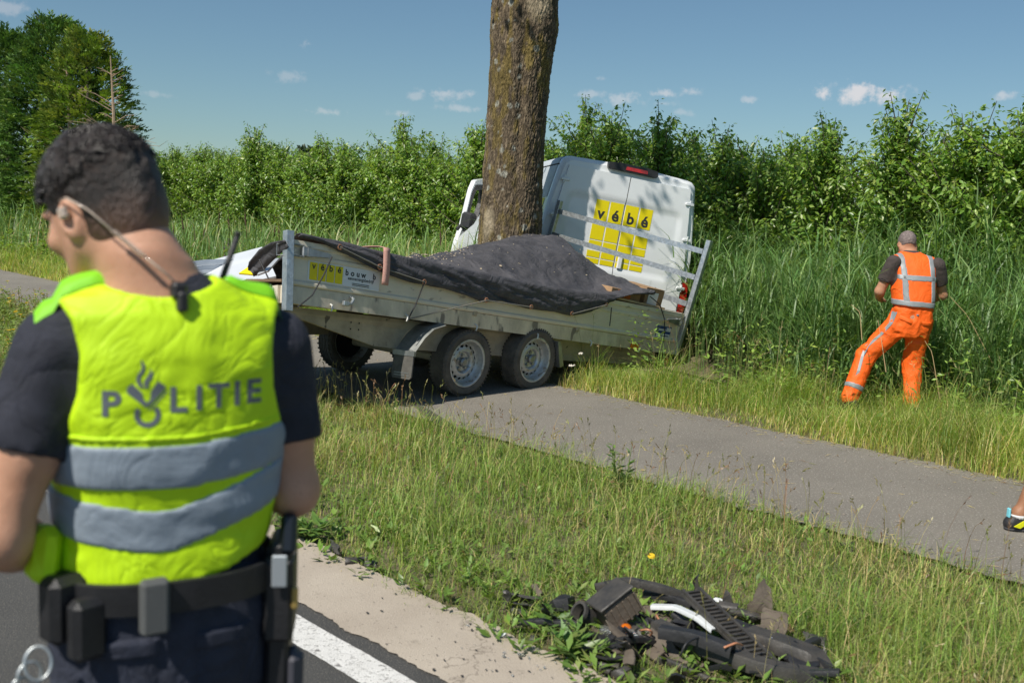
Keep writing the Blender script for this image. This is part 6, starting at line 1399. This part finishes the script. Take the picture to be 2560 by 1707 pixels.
for c, yw in ((aL, .5), (aR, .05)):
    V, F = nets(lambda P: foot_sdf(P, c + [0, 0, .0], yw, 1.12) - .004, c + [-.22, -.16, -.1], c + [.22, .26, .1], .011); mesh('work_boot', V, F, M_BOOT, wk, smooth=True)

# ------------------------------------------------------------------ walker at the edge of the frame
def third():
    B0 = np.array([3.078, 5.50, 0.0]); X = put(frame(-1.5), B0)
    t = thing('pedestrian', 'bare legged person in black trainers with yellow flashes, almost wholly beyond the picture edge', 'person', B0)
    T3 = [(.80, 0, 0, .16, .115), (.92, 0, 0, .165, .115), (1.02, 0, 0, .15, .105), (1.2, 0, 0, .175, .115), (1.35, 0, 0, .185, .11), (1.43, 0, -.01, .11, .08), (1.47, 0, -.01, .06, .055)]
    HC = np.array([0, .03, 1.63]); H = frame(0, .1); A = [np.array([-.10, .30, .08]), np.array([.10, -.225, .08])]; K = [np.array([-.10, .20, .47]), np.array([.10, -.045, .47])]; Hp = [np.array([-.09, 0, .88]), np.array([.09, 0, .88])]
    arms = [(np.array([-.19, -.01, 1.37]), np.array([-.24, -.04, 1.08]), np.array([-.22, .16, .92]), 1), (np.array([.19, -.01, 1.37]), np.array([.24, -.04, 1.08]), np.array([.22, .16, .92]), -1)]
    def body(P):
        d = loft(P, [(z, x, y, a - .012, b - .012) for z, x, y, a, b in T3]); d = smin(d, rc(P, (0, -.01, 1.4), (0, .01, 1.54), .06, .058), .04); d = smin(d, head_sdf(P, HC, H), .02)
        for s_, e, h, sg in arms: d = smin(d, rc(P, s_, e, .05, .042), .03); d = smin(d, rc(P, e, h, .043, .028), .02); d = smin(d, hand_sdf(P, h, h - e, (0, .2, 1), 1, sg, .4), .012)
        for a, b, c in zip(Hp, K, A): d = smin(d, rc(P, a, b, .082, .056), .03); d = smin(d, rc(P, b, b + (c - b) * .35 + [0, -.022, 0], .052, .056), .025); d = smin(d, rc(P, b + (c - b) * .35 + [0, -.022, 0], c, .054, .034), .03); d = smin(d, foot_sdf(P, c, 0, .86), .02)
        return d
    V, F = nets(body, (-.36, -.32, -.02), (.36, .40, 1.80), .0125); mesh('body', X(V), F, M_SKIN3, t, smooth=True); person_eyes(t, HC, H, 1, X)
    V, F = nets(lambda P: np.maximum(smin(loft(P, [(z, x, y, a + .006, b + .006) for z, x, y, a, b in T3]), np.minimum(*[np.maximum(rc(P, s_, e, .066, .064), (P - s_) @ ((e - s_) / np.linalg.norm(e - s_)) - .18) for s_, e, h, sg in arms]), .03), .9 - P[:, 2]) + (fbm(P, 14, 3, 9) - .5) * .014, (-.34, -.2, .86), (.34, .2, 1.5), .0125); mesh('tee_shirt', X(V), F, M_NAVY, t, smooth=True)
    V, F = nets(lambda P: np.maximum(smin(np.maximum(loft(P, T3[:3]) - .008, P[:, 2] - .96), np.minimum(rc(P, Hp[0], K[0], .10, .085), rc(P, Hp[1], K[1], .10, .085)), .03), .54 - P[:, 2]), (-.3, -.22, .5), (.3, .25, 1.0), .0125); mesh('shorts', X(V), F, M_NAVY2, t, smooth=True)
    V, F = nets(lambda P: smax(ell((P - HC) @ H, (0, -.014, .028), (.082, .103, .103)), np.maximum(((P - HC) @ H)[:, 1] - .05, -((P - HC) @ H)[:, 2] - .04), .01), (-.14, -.16, 1.5), (.14, .2, 1.8), .0115); mesh('hair', X(V), F, mat('black_hair', (.015, .012, .01), .5, bump=.5, bscale=200), t, smooth=True)
    for c in A:
        fs = lambda P: foot_sdf(P, c, 0, .93) - .005; lo, hi = c + [-.08, -.13, -.10], c + [.08, .24, .09]
        V, F = nets(lambda P: np.maximum(fs(P), P[:, 2] - c[2] - .005), lo, hi, .0085); sh = mesh('trainer', X(V), F, M_BLK, t, smooth=True)
        V, F = nets(lambda P: np.maximum(fs(P) - .004, P[:, 2] - c[2] + .062), lo, hi, .0085); mesh('sole', X(V), F, mat('sole_grey', (.07, .07, .075), .7), sh, smooth=True)
        for sx in (-1, 1): q = MB(X); q.prism([(-.055, -.045), (-.02, -.055), (.03, -.02), (.01, -.005)], c + [sx * .0485, 0, 0], (0, 1, 0), (0, 0, 1), (sx, 0, 0), .006); q.build('yellow_flash', mat('neon_yellow', (.72, .72, .01), .5), sh)
        q = MB(X); q.box(c + [-.014, -.068, -.008], c + [.014, -.055, .045], bev=.004); q.build('heel_tab', mat('heel_blue', (.2, .62, .72), .5), sh)
        q = MB(X); q.lathe([(0, .046), (.012, .048), (.018, .044)], c + [0, -.006, -.005], (0, 0, 1), 16); q.build('sock', mat('sock_white', (.65, .65, .66), .8), sh)
third()

# ================================================================== WRECKAGE AND LITTER ON THE VERGE
M_DUSTY = mat('dusty_black_plastic', (.030, .029, .028), .55, var=.4, vscale=16, base2=(.070, .063, .055), bump=.2, bscale=70, rvar=.15)
M_BROWNP = mat('dusty_brown_plastic', (.085, .068, .052), .75, var=.35, vscale=12, base2=(.15, .12, .09), bump=.25, bscale=60, speck=[(14, .62, (.05, .04, .035))])
M_CLEAR = mat('clear_lens', (.75, .78, .78), .05, trans=.9, spec=.6)
M_WPL = mat('white_painted_plastic', (.66, .69, .70), .3, var=.1, vscale=20, coat=.4)
M_BLUEW = mat('pale_blue_plastic', (.55, .60, .72), .35, coat=.3)
GPILE = 'pieces of the broken front in the heap on the verge'
def G3(px, py, z): p = gp(px, py, z); return p
def plate(P, th, m, parent=None, name='plate', bend=0.0, n=9, ribs=0):
    # four corner points (3D), made into a curved panel with thickness
    P = np.array(P, float); V = []; nn = np.cross(P[1] - P[0], P[3] - P[0]); nn /= np.linalg.norm(nn)
    if nn[2] < 0: nn = -nn
    for i in range(n):
        for j in range(n):
            a, b = i / (n - 1), j / (n - 1); p = P[0] * (1 - a) * (1 - b) + P[1] * a * (1 - b) + P[2] * a * b + P[3] * (1 - a) * b
            p = p + nn * (bend * (1 - (2 * b - 1) ** 2)) + nn * (fbm(np.array([p * 1.0]), 9, 2, 91)[0] - .5) * .03
            ed = (i in (0, n - 1)) or (j in (0, n - 1))
            if ed: p = p + (np.array([fbm(np.array([p]), 33, 2, 92)[0], fbm(np.array([p]), 33, 2, 93)[0], 0]) - [.5, .5, 0]) * .035
            V.append(p)
    V = np.array(V); m_ = len(V); F = [(i * n + j, (i + 1) * n + j, (i + 1) * n + j + 1, i * n + j + 1) for i in range(n - 1) for j in range(n - 1)]
    E = [i * n for i in range(n)] + [(n - 1) * n + j for j in range(1, n)] + [i * n + n - 1 for i in range(n - 2, -1, -1)] + [j for j in range(n - 2, 0, -1)]
    W = V - nn * th; F2 = [tuple(m_ + k for k in f[::-1]) for f in F]; R = [(E[k], m_ + E[k], m_ + E[(k + 1) % len(E)], E[(k + 1) % len(E)]) for k in range(len(E))]
    q = MB().add(np.concatenate([V, W]), F + F2 + [r[::-1] for r in R]); o = q.build(name, m, parent, smooth=True, angle=40); return o
def piece(name, lab, cat, P, th, m, bend=0.0, group=GPILE, n=9):
    o = plate(P, th, m, None, name, bend, n); return tag(o, lab, cat, group)
def strip(name, lab, cat, pts, prof_w, prof_h, m, group=GPILE, up=(0, 0, 1), parent=None):
    pts = np.array(pts, float); T = np.gradient(pts, axis=0); T /= np.linalg.norm(T, axis=1)[:, None]; V = []
    pf = [(-.5, 0), (-.5, .6), (-.38, 1), (.38, 1), (.5, .6), (.5, 0), (.40, 0), (.36, .75), (-.36, .75), (-.40, 0)]
    for p, t in zip(pts, T):
        s = np.cross(t, np.array(up, float)); s /= np.linalg.norm(s); u = np.cross(s, t); V += [p + s * a * prof_w + u * b * prof_h for a, b in pf]
    k = len(pf); F = [(i * k + j, i * k + (j + 1) % k, (i + 1) * k + (j + 1) % k, (i + 1) * k + j) for i in range(len(pts) - 1) for j in range(k)] + [tuple(range(k - 1, -1, -1)), tuple((len(pts) - 1) * k + j for j in range(k))]
    o = MB().add(np.concatenate([np.array(V)]), F).build(name, m, parent, smooth=True, angle=35)
    return tag(o, lab, cat, group) if lab else o
def curve(P, n=14):
    P = np.array(P, float); t = np.linspace(0, len(P) - 1, n); i = np.clip(t.astype(int), 0, len(P) - 2); f = (t - i)[:, None]; f = f
    return P[i] * (1 - f) + P[i + 1] * f
def g(px, py, z=.02): return gp(px, py, z)
# broken air filter housing
t = thing('filter_housing', 'broken boxy air filter housing, brown ribbed, at the top of the heap', 'filter box', g(1530, 1540, 0), GPILE)
c = g(1540, 1515, .12); R = rotm(.45, -.55, -.1); q = MB(); q.box(c - [.075, .06, .055], c + [.075, .06, .055], R=R, c=c, bev=.012); b = q.build('lower_shell', M_BROWNP, t)
q = MB(); c2 = c + R @ np.array([0, 0, .058]); q.box(c2 - [.082, .067, .006], c2 + [.082, .067, .006], R=R, c=c2, bev=.004); q.build('rim', M_DUSTY, t)
for k in range(6): q = MB(); cc = c + R @ np.array([-.07 + .028 * k, -.062, -.004]); q.box(cc - [.004, .004, .045], cc + [.004, .004, .040], R=R, c=cc); q.build('rib', M_BROWNP, b)
q = MB(); q.lathe([(0, .035), (.05, .037), (.052, .046), (.066, .046), (.066, .035), (.03, .03)], g(1475, 1545, .07), (-.7, -.35, .45), 20); q.build('intake_neck', M_DUSTY, t, smooth=True, angle=40)
# headlamp with its orange bulb
t = thing('headlamp_unit', 'smashed headlamp with clear lens and orange bulb at the near side of the heap', 'headlamp', g(1520, 1600, 0), GPILE)
plate([g(1480, 1560, .05), g(1560, 1562, .055), g(1600, 1600, .05), g(1500, 1590, .02)], .006, M_CLEAR, t, 'clear_lens', .02)
c = g(1566, 1573, .055); q = MB(); q.lathe([(-.014, .006), (-.012, .018), (0, .024), (.014, .022), (.024, .014), (.030, .002)], c, (-.5, -.75, .35), 20); q.build('orange_bulb', mat('orange_bulb', (.75, .17, .005), .15, coat=.7, trans=.25), t, smooth=True)
plate([g(1545, 1600, .01), g(1600, 1600, .02), g(1640, 1570, .06), g(1590, 1548, .06)], .02, M_DUSTY, t, 'lamp_shell', .02)
q = MB(); q.lathe([(0, .012), (.03, .014), (.034, .01)], g(1487, 1552, .055), (-.6, -.5, .2), 10); q.build('reflector_stub', M_GALV, t)
# long ribbed strip lying across the heap
a, b = g(1725, 1480, .16), g(1925, 1672, .07); t = thing('ribbed_strip', 'long black ribbed plastic strip lying diagonally across the heap', 'plastic strip', (a + b) / 2 * [1, 1, 0], GPILE)
d = (b - a); L_ = np.linalg.norm(d); d /= L_; s = np.cross(d, [0, 0, 1.]); s /= np.linalg.norm(s); u = np.cross(s, d); Rm = np.stack([d, s, u], 1)
q = MB(); c = (a + b) / 2; q.box(c - [L_ / 2, .045, .008], c + [L_ / 2, .045, .008], R=Rm, c=c, bev=.003); base_ = q.build('base_plate', M_DUSTY, t)
for sg in (-1, 1): q = MB(); cc = c + s * sg * .038 + u * .012; q.box(cc - [L_ / 2, .006, .008], cc + [L_ / 2, .006, .008], R=Rm, c=cc); q.build('edge_rail', M_DUSTY, t)
for k in range(20): q = MB(); cc = a + d * L_ * (.04 + .92 * k / 19) + u * .012; q.box(cc - [.004, .030, .006], cc + [.004, .030, .006], R=Rm, c=cc); q.build('rib', M_DUSTY, base_)
# pieces
strip('bumper_trim', 'white curved trim strip between the filter housing and the ribbed strip', 'trim strip', curve([g(1630, 1520, .08), g(1690, 1522, .10), g(1745, 1548, .11), g(1785, 1580, .10)]), .032, .016, M_WPL)
strip('front_bumper', 'long dark bumper shell along the near edge of the heap', 'bumper', curve([g(1640, 1580, .05), g(1720, 1615, .06), g(1820, 1655, .06), g(1930, 1690, .05), g(2060, 1712, .03)], 18), .065, .05, M_DUSTY)
strip('bumper_beam', 'black trough shaped bumper half lying behind the long bumper shell', 'bumper', curve([g(1870, 1600, .05), g(1950, 1625, .06), g(2030, 1655, .05), g(2050, 1690, .02)], 14), .10, .05, M_DUSTY)
strip('grille_bar', 'thin black grille bar along the far edge of the heap', 'grille bar', curve([g(1490, 1478, .10), g(1570, 1460, .13), g(1650, 1478, .12), g(1730, 1505, .08)], 14), .035, .03, M_DUSTY)
strip('grille_bar', 'second black grille bar, just in front of the thin far one', 'grille bar', curve([g(1610, 1490, .08), g(1680, 1500, .09), g(1760, 1530, .07)], 12), .03, .025, M_BLK)
strip('bracket_bar', 'stout black bracket bar in the middle of the heap with wires over it', 'bracket', curve([g(1650, 1590, .10), g(1740, 1605, .11), g(1830, 1640, .10)], 10), .05, .04, M_BLK)
piece('wheel_arch_liner', 'upright brown wheel arch liner standing at the far end of the heap', 'liner', [g(1850, 1552, .02), g(1932, 1560, .02), g(1932, 1560, .02) + [-.01, .05, .13], g(1905, 1556, .02) + [0, .05, .17]], .006, M_BROWNP, .03)
piece('liner_flap', 'flat grey brown liner flap beside the upright wheel arch liner', 'liner', [g(1900, 1575, .03), g(1962, 1590, .03), g(1970, 1590, .03) + [.02, .06, .06], g(1915, 1575, .03) + [0, .06, .07]], .008, M_BROWNP, .015)
piece('undertray', 'flat dark plate at the concrete side of the heap', 'undertray', [g(1570, 1610, .02), g(1640, 1650, .02), g(1690, 1620, .04), g(1610, 1590, .045)], .008, M_BROWNP, .01)
piece('fan_shroud', 'round black disc half sunk in the grass past the bumper', 'fan disc', [g(2010, 1640, .0), g(2066, 1654, .0), g(2068, 1652, .0) + [0, .05, .07], g(2014, 1640, .0) + [0, .05, .08]], .014, M_DUSTY, .02)
piece('broken_cover', 'broad black panel under the ribbed strip', 'panel', [g(1790, 1560, .04), g(1880, 1610, .03), g(1900, 1570, .06), g(1830, 1540, .07)], .01, M_BLK, .02)
piece('broken_cover', 'folded black panel pointing up beside the white trim', 'panel', [g(1780, 1530, .05), g(1840, 1535, .05), g(1850, 1510, .10), g(1800, 1500, .10)], .01, M_DUSTY, .03)
piece('broken_cover', 'ridged black panel at the liner foot, lying towards the path', 'panel', [g(1810, 1540, .05), g(1890, 1555, .04), g(1900, 1535, .07), g(1840, 1515, .09)], .012, M_DUSTY, .02)
piece('triangular_shard', 'grey triangular shard standing up between strip and liner', 'shard', [g(1798, 1520, .04), g(1842, 1524, .04), g(1824, 1522, .04) + [0, .02, .07], g(1818, 1522, .04) + [0, .02, .07]], .006, M_DUSTY)
piece('white_fragment', 'small white painted fragment behind the triangular shard', 'fragment', [g(1782, 1502, .05), g(1805, 1508, .05), g(1806, 1500, .06), g(1790, 1494, .065)], .006, M_WPL)
piece('pale_fragment', 'pale blue white fragment between the bumper halves', 'fragment', [g(1918, 1610, .05), g(1948, 1618, .05), g(1944, 1598, .10), g(1932, 1594, .11)], .006, M_BLUEW)
piece('mounting_bracket', 'black slotted bracket below the white trim', 'bracket', [g(1670, 1565, .05), g(1730, 1580, .06), g(1725, 1555, .09), g(1690, 1545, .10)], .02, M_BLK, .02)
piece('pointed_shard', 'tall pointed black shard sticking up at the far edge of the heap', 'shard', [g(1730, 1492, .05), g(1756, 1496, .05), g(1742, 1494, .05) + [0, .02, .09], g(1738, 1494, .05) + [0, .02, .10]], .006, M_DUSTY)
piece('broken_cover', 'long dark panel nearest the road at the bottom of the heap', 'panel', [g(1640, 1655, .01), g(1760, 1705, .01), g(1790, 1695, .03), g(1660, 1640, .03)], .012, M_DUSTY, .02)
piece('broken_cover', 'small dark panel lying on the bare soil by the flat plate', 'panel', [g(1690, 1660, .01), g(1745, 1680, .01), g(1770, 1660, .03), g(1710, 1642, .03)], .012, M_BROWNP, .01)
piece('curved_shard', 'curved black shard at the concrete edge, biggest of the loose ones', 'shard', [g(1522, 1692, .01), g(1545, 1702, .01), g(1580, 1672, .05), g(1560, 1664, .055)], .008, M_DUSTY, .02, 'loose black shards beside the heap')
piece('flat_shard', 'flat thin black shard just above the curved one', 'shard', [g(1462, 1660, .01), g(1540, 1668, .012), g(1555, 1655, .02), g(1480, 1652, .02)], .006, M_DUSTY, .004, 'loose black shards beside the heap')
piece('flat_shard', 'stubby dark shard between the flat and the curved one', 'shard', [g(1495, 1680, .01), g(1525, 1688, .01), g(1535, 1672, .03), g(1505, 1664, .03)], .008, M_DUSTY, .01, 'loose black shards beside the heap')
piece('corner_shard', 'black corner shard at the near rim of the picture under the heap', 'shard', [g(1665, 1705, .01), g(1720, 1712, .01), g(1705, 1690, .06), g(1690, 1682, .07)], .008, M_BLK, .01, 'loose black shards beside the heap')
strip('rubber_hose', 'short black rubber hose end in the weeds before the filter housing', 'hose', curve([g(1392, 1535, .02), g(1408, 1520, .06), g(1420, 1518, .05)], 8), .055, .05, M_BLK, None)
piece('plastic_bracket', 'upper long black bracket among the weeds at the concrete edge', 'bracket', [g(1272, 1500, .02), g(1345, 1508, .02), g(1348, 1490, .06), g(1280, 1482, .06)], .015, M_DUSTY, .015, 'black brackets in the weeds at the concrete edge')
piece('plastic_bracket', 'lower crumpled black bracket among the weeds at the concrete edge', 'bracket', [g(1272, 1528, .01), g(1318, 1530, .01), g(1322, 1510, .05), g(1280, 1505, .05)], .012, M_DUSTY, .02, 'black brackets in the weeds at the concrete edge')
piece('plastic_bracket', 'narrow upright black bracket at the end of the weeds patch', 'bracket', [g(1256, 1505, .02), g(1272, 1512, .02), g(1268, 1478, .08), g(1260, 1476, .08)], .010, M_DUSTY, .005, 'black brackets in the weeds at the concrete edge')
piece('black_fragment', 'square black fragment half in the grass behind the officer', 'fragment', [g(820, 1372, .01), g(855, 1388, .01), g(850, 1362, .04), g(828, 1346, .04)], .008, M_DUSTY, .01, 'black fragments on the concrete behind the officer')
piece('black_fragment', 'longest black fragment lying on the concrete rim behind the officer', 'fragment', [g(864, 1410, .012), g(912, 1402, .012), g(915, 1390, .03), g(862, 1392, .03)], .008, M_DUSTY, .012, 'black fragments on the concrete behind the officer')
piece('black_fragment', 'twisted black fragment at the end of the row on the concrete rim', 'fragment', [g(912, 1412, .012), g(945, 1422, .012), g(950, 1406, .025), g(920, 1402, .025)], .008, M_DUSTY, .012, 'black fragments on the concrete behind the officer')
piece('wood_splinter', 'tan wood splinter on the concrete beside the holster', 'splinter', [g(694, 1370, .012), g(728, 1376, .012), g(730, 1366, .024), g(698, 1362, .024)], .008, mat('splinter_tan', (.36, .25, .14), .9, var=.3, vscale=30), .004, None)
piece('path_fragment', 'black twisted fragment on the cycle path by the grass', 'fragment', [g(2096, 1374, .01), g(2138, 1378, .01), g(2140, 1352, .05), g(2104, 1356, .06)], .01, M_DUSTY, .02, None)
piece('white_shard', 'white paint shard lying on the concrete', 'shard', [g(1238, 1592, .012), g(1258, 1584, .012), g(1266, 1580, .016), g(1248, 1582, .016)], .005, M_WPL, .003, None)
piece('dark_chip', 'round dark chip on the concrete next to the white paint shard', 'chip', [g(1322, 1600, .012), g(1340, 1602, .012), g(1342, 1588, .02), g(1326, 1586, .02)], .006, M_DUSTY, .005, None)
r_ = np.random.default_rng(77)
for k in range(64):
    px, py = r_.uniform(1340, 2040), 0; py = 1540 + max(0, px - 1560) * .25 + r_.normal(0, 36) + (14 if 1460 < px < 1640 else 0); k_ = 1480 < px < 1610 and py < 1605; py = py + 45 if k_ else py; py = min(py, 1700); c = gp(px, py, r_.uniform(.01, .07)); a = r_.uniform(0, 6.28); w1, w2 = r_.uniform(.03, .12), r_.uniform(.008, .035); u = np.array([math.cos(a), math.sin(a), r_.normal(0, .35)]); v = np.array([-math.sin(a), math.cos(a), r_.normal(0, .5)])
    if k % 3 == 0: strip('plastic_shard', 'small broken black plastic shard lying loose among the heap', 'shard', np.array([c - u * w1, c + [0, 0, .01], c + u * w1]), w2, .018, M_BLK, 'small plastic shards in the heap')
    else: piece('plastic_shard', 'small broken black plastic shard lying loose among the heap', 'shard', [c - u * w1 - v * w2, c + u * w1 - v * w2 * r_.uniform(.3, 1), c + u * w1 * r_.uniform(.5, 1) + v * w2, c - u * w1 * r_.uniform(.4, 1) + v * w2], .006, (M_DUSTY, M_BLK, M_BROWNP)[k % 3], r_.uniform(-.01, .02), 'small plastic shards in the heap', 5)
M_WIRE = mat('copper_wire', (.5, .22, .12), .4)
for k, (P, m, lab) in enumerate(((((1600, 1575, .08), (1620, 1572, .11), (1632, 1580, .09), (1622, 1592, .05)), M_WIRE, 'pale pink wire loop by the orange bulb'), (((1700, 1640, .10), (1715, 1605, .15), (1750, 1590, .14), (1770, 1600, .12)), M_BLK, 'black cable arching over the bracket bar'), (((1810, 1618, .14), (1840, 1606, .15), (1856, 1612, .12)), M_WIRE, 'reddish wire end on the ribbed strip'), (((1640, 1535, .07), (1660, 1570, .08), (1655, 1600, .04)), M_WIRE, 'thin brown wire hanging by the white trim'))):
    P = np.array([g(*p) for p in P]); tt = np.linspace(0, 1, 12); q0 = np.linspace(0, 1, len(P)); C_ = np.stack([np.interp(tt, q0, P[:, i]) for i in range(3)], 1); C_[1:-1] = (C_[:-2] + C_[1:-1] * 2 + C_[2:]) / 4
    tag(MB().tube(C_, .0042, 6).build('loose_wire', m, smooth=True), lab, 'wire', GPILE)
# crumbs of plastic and glass, straw and grit
r_ = np.random.default_rng(21)
def crumbs(name, lab, pts, sz, m, flat=.35):
    q = MB()
    for p in pts:
        k = r_.uniform(*sz); q.box(np.array(p) - [k, k * r_.uniform(.3, .9), 0], np.array(p) + [k, k * r_.uniform(.3, .9), k * flat], R=rotm(r_.uniform(0, 6.3), r_.uniform(-.2, .2)))
    tag(q.build(name, m, loc=(0, 0, 0)), lab, 'debris', kind='stuff')
P = [g(r_.normal(1700, 190), r_.normal(1640, 55), .012) for _ in range(170)] + [g(r_.uniform(900, 1500), r_.uniform(1420, 1700), .011) for _ in range(60)]; P = [p for p in P if xy_sd(p[0], p[1])[1] > 2.19]
crumbs('plastic_crumbs', 'crumbs of black plastic around the heap and over the concrete', P, (.0025, .007), M_DUSTY)
P = [g(r_.normal(1440, 150), r_.normal(1600, 40), .012) for _ in range(70)]; P = [p for p in P if xy_sd(p[0], p[1])[1] > 2.19]
crumbs('glass_crumbs', 'glittering crumbs of lamp glass near the headlamp', P, (.002, .006), M_CLEAR, .8)
s = np.concatenate([r_.uniform(-16, 1, 700), r_.uniform(-14, 1, 900), r_.uniform(-10, 1, 160)]); d = np.concatenate([4.93 + np.abs(r_.normal(0, .09, 700)), 7.04 - np.abs(r_.normal(0, .12, 900)), r_.uniform(5.0, 7.0, 160)]); n = len(s); B = np.concatenate([sd_xy(s, d), np.full((n, 1), .006)], 1)
a = r_.uniform(0, 6.28, n); L_ = r_.uniform(.02, .11, n); V2, F2 = leaf_faces(B, np.stack([np.cos(a), np.sin(a), .06 * r_.normal(0, 1, n)], 1), np.tile([0, 0, 1.], (n, 1)), L_, r_.uniform(.003, .008, n), .3)
C = pick([G_STRAW, (.30, .30, .10), (.30, .18, .09)], [3, 2, 1.2], n); tag(mesh('grass_cuttings', V2, F2, M_GRASS, loc=(0, 0, 0), col=rep(C, 4)), 'dry grass cuttings scattered along both edges of the cycle path', 'grass', kind='stuff')
s = r_.uniform(-14, 1, 900); d = np.concatenate([r_.uniform(4.95, 7.02, 520), 7.02 - np.abs(r_.normal(0, .1, 380))]); crumbs('path_grit', 'pale grit and chips on the cycle path', np.concatenate([sd_xy(s, d), np.full((900, 1), .002)], 1), (.003, .008), mat('grit', (.34, .30, .25), .9, var=.4, vscale=50), .5)
# plants one can tell apart
def weed(name, lab, cat, base_, H, n, pal, Lf, spread=.05, head=None):
    t = thing(name, lab, cat, base_); q = MB(); LP = []; LD = []
    for k in range(n):
        a = r_.uniform(0, 6.28); h = H * r_.uniform(.6, 1); top = base_ + np.array([math.cos(a) * spread * 2, math.sin(a) * spread * 2, h]); q.tube([base_, (base_ + top) / 2 + [math.cos(a) * spread * .4, math.sin(a) * spread * .4, 0], top], [.004, .003, .0015], 5)
        m_ = int(30 * h / .3)
        for j in range(m_): f = r_.uniform(.05, 1) ** 1.2; aa = r_.uniform(0, 6.28); LP.append(base_ + (top - base_) * f); LD.append((math.cos(aa), math.sin(aa), r_.uniform(-.1, .7)))
    q.build('stem', mat('weed_stem', (.14, .2, .05), .6), t); LP = np.array(LP); LD = np.array(LD); k = len(LP); f = (LP[:, 2] - base_[2]) / H; L_ = Lf * r_.uniform(.5, 1.3, k) * (1.25 - f)
    V, F = leaf_faces(LP, LD, np.tile([0, 0, 1.], (k, 1)) + r_.normal(0, .3, (k, 3)), L_, L_ * .3, .12); mesh('leaf', V, F, M_LEAF, t, col=rep(pick(pal, [2, 2, 1], k), 4))['kind'] = 'stuff'
PALW = [(.10, .19, .04), (.14, .24, .05), (.2, .27, .07)]
weed('tall_weed', 'tall leafy weed standing alone at the verge edge before the cycle path', 'weed', g(1552, 1232, 0), .36, 4, PALW, .085, .035)
weed('dandelion_clump', 'dandelion clump spilling onto the concrete before the heap', 'weed', g(1440, 1640, .01), .10, 11, PALW, .10, .06)
weed('thistle_clump', 'jagged leafed clump at the concrete edge beyond the officer elbow', 'weed', g(760, 1340, .01), .13, 9, PALW, .11, .07)
weed('leafy_clump', 'low leafy clump between the black brackets and the heap', 'weed', g(1385, 1560, .01), .10, 9, PALW, .085, .06)
def yarrow(px, py, H, lab):
    b = g(px, py, 0); t = thing('white_umbel', lab, 'flower', b, 'white umbels by the trailer wheel'); q = MB(); top = b + [.03, -.02, H]; q.tube([b, (b + top) / 2 + [.01, 0, 0], top], [.004, .003, .002], 5); q.build('stem', mat('weed_stem'), t)
    q = MB()
    for k in range(14): a = r_.uniform(0, 6.28); r0_ = r_.uniform(0, .035); c = top + [math.cos(a) * r0_, math.sin(a) * r0_, r_.uniform(-.005, .008)]; q.lathe([(0, .001), (.002, .009), (.008, .006), (.010, .001)], c, (0, 0, 1), 6)
    q.build('umbel', mat('umbel_white', (.6, .56, .48), .8), t)
yarrow(1442, 960, .30, 'taller white flower umbel in the grass behind the trailer wheels'); yarrow(1418, 965, .20, 'shorter white flower umbel next to the trailer wheels')
b = g(1618, 1468, .0); t = thing('yellow_flower', 'single yellow dandelion flower at the far edge of the heap', 'flower', b); q = MB(); q.tube([b, b + [.01, 0, .14]], .002, 5); q.build('stem', mat('weed_stem'), t); q = MB(); q.lathe([(0, .001), (.004, .018), (.012, .014), (.014, .001)], b + [.01, 0, .14], (0, -.3, 1), 10); q.build('flower_head', M_YEL, t)
# dry bent grass stalks before the worker
M_STALK = mat('dry_stalk', (.46, .33, .17), .7)
for k, (p0, p1, p2, lab) in enumerate((((2480, 905), (2420, 790), (2376, 742), 'long dry stalk running from the worker hand down into the grass'), ((2155, 850), (2150, 780), (2128, 762), 'dry bent stalk with a hooked tip before the worker knee'), ((2350, 1000), (2330, 880), (2312, 852), 'dry straight stalk before the worker standing leg'), ((2215, 930), (2205, 860), (2195, 800), 'thin dry stalk before the bent knee of the worker'))):
    P = np.array([dp(*p0, 8.75), dp(*p1, 8.8), dp(*p2, 8.85)]); C_ = curve(P, 10); tag(MB().tube(C_, np.linspace(.004, .002, 10), 5).build('dry_stalk', M_STALK), lab, 'grass stalk', 'dry stalks around the worker')
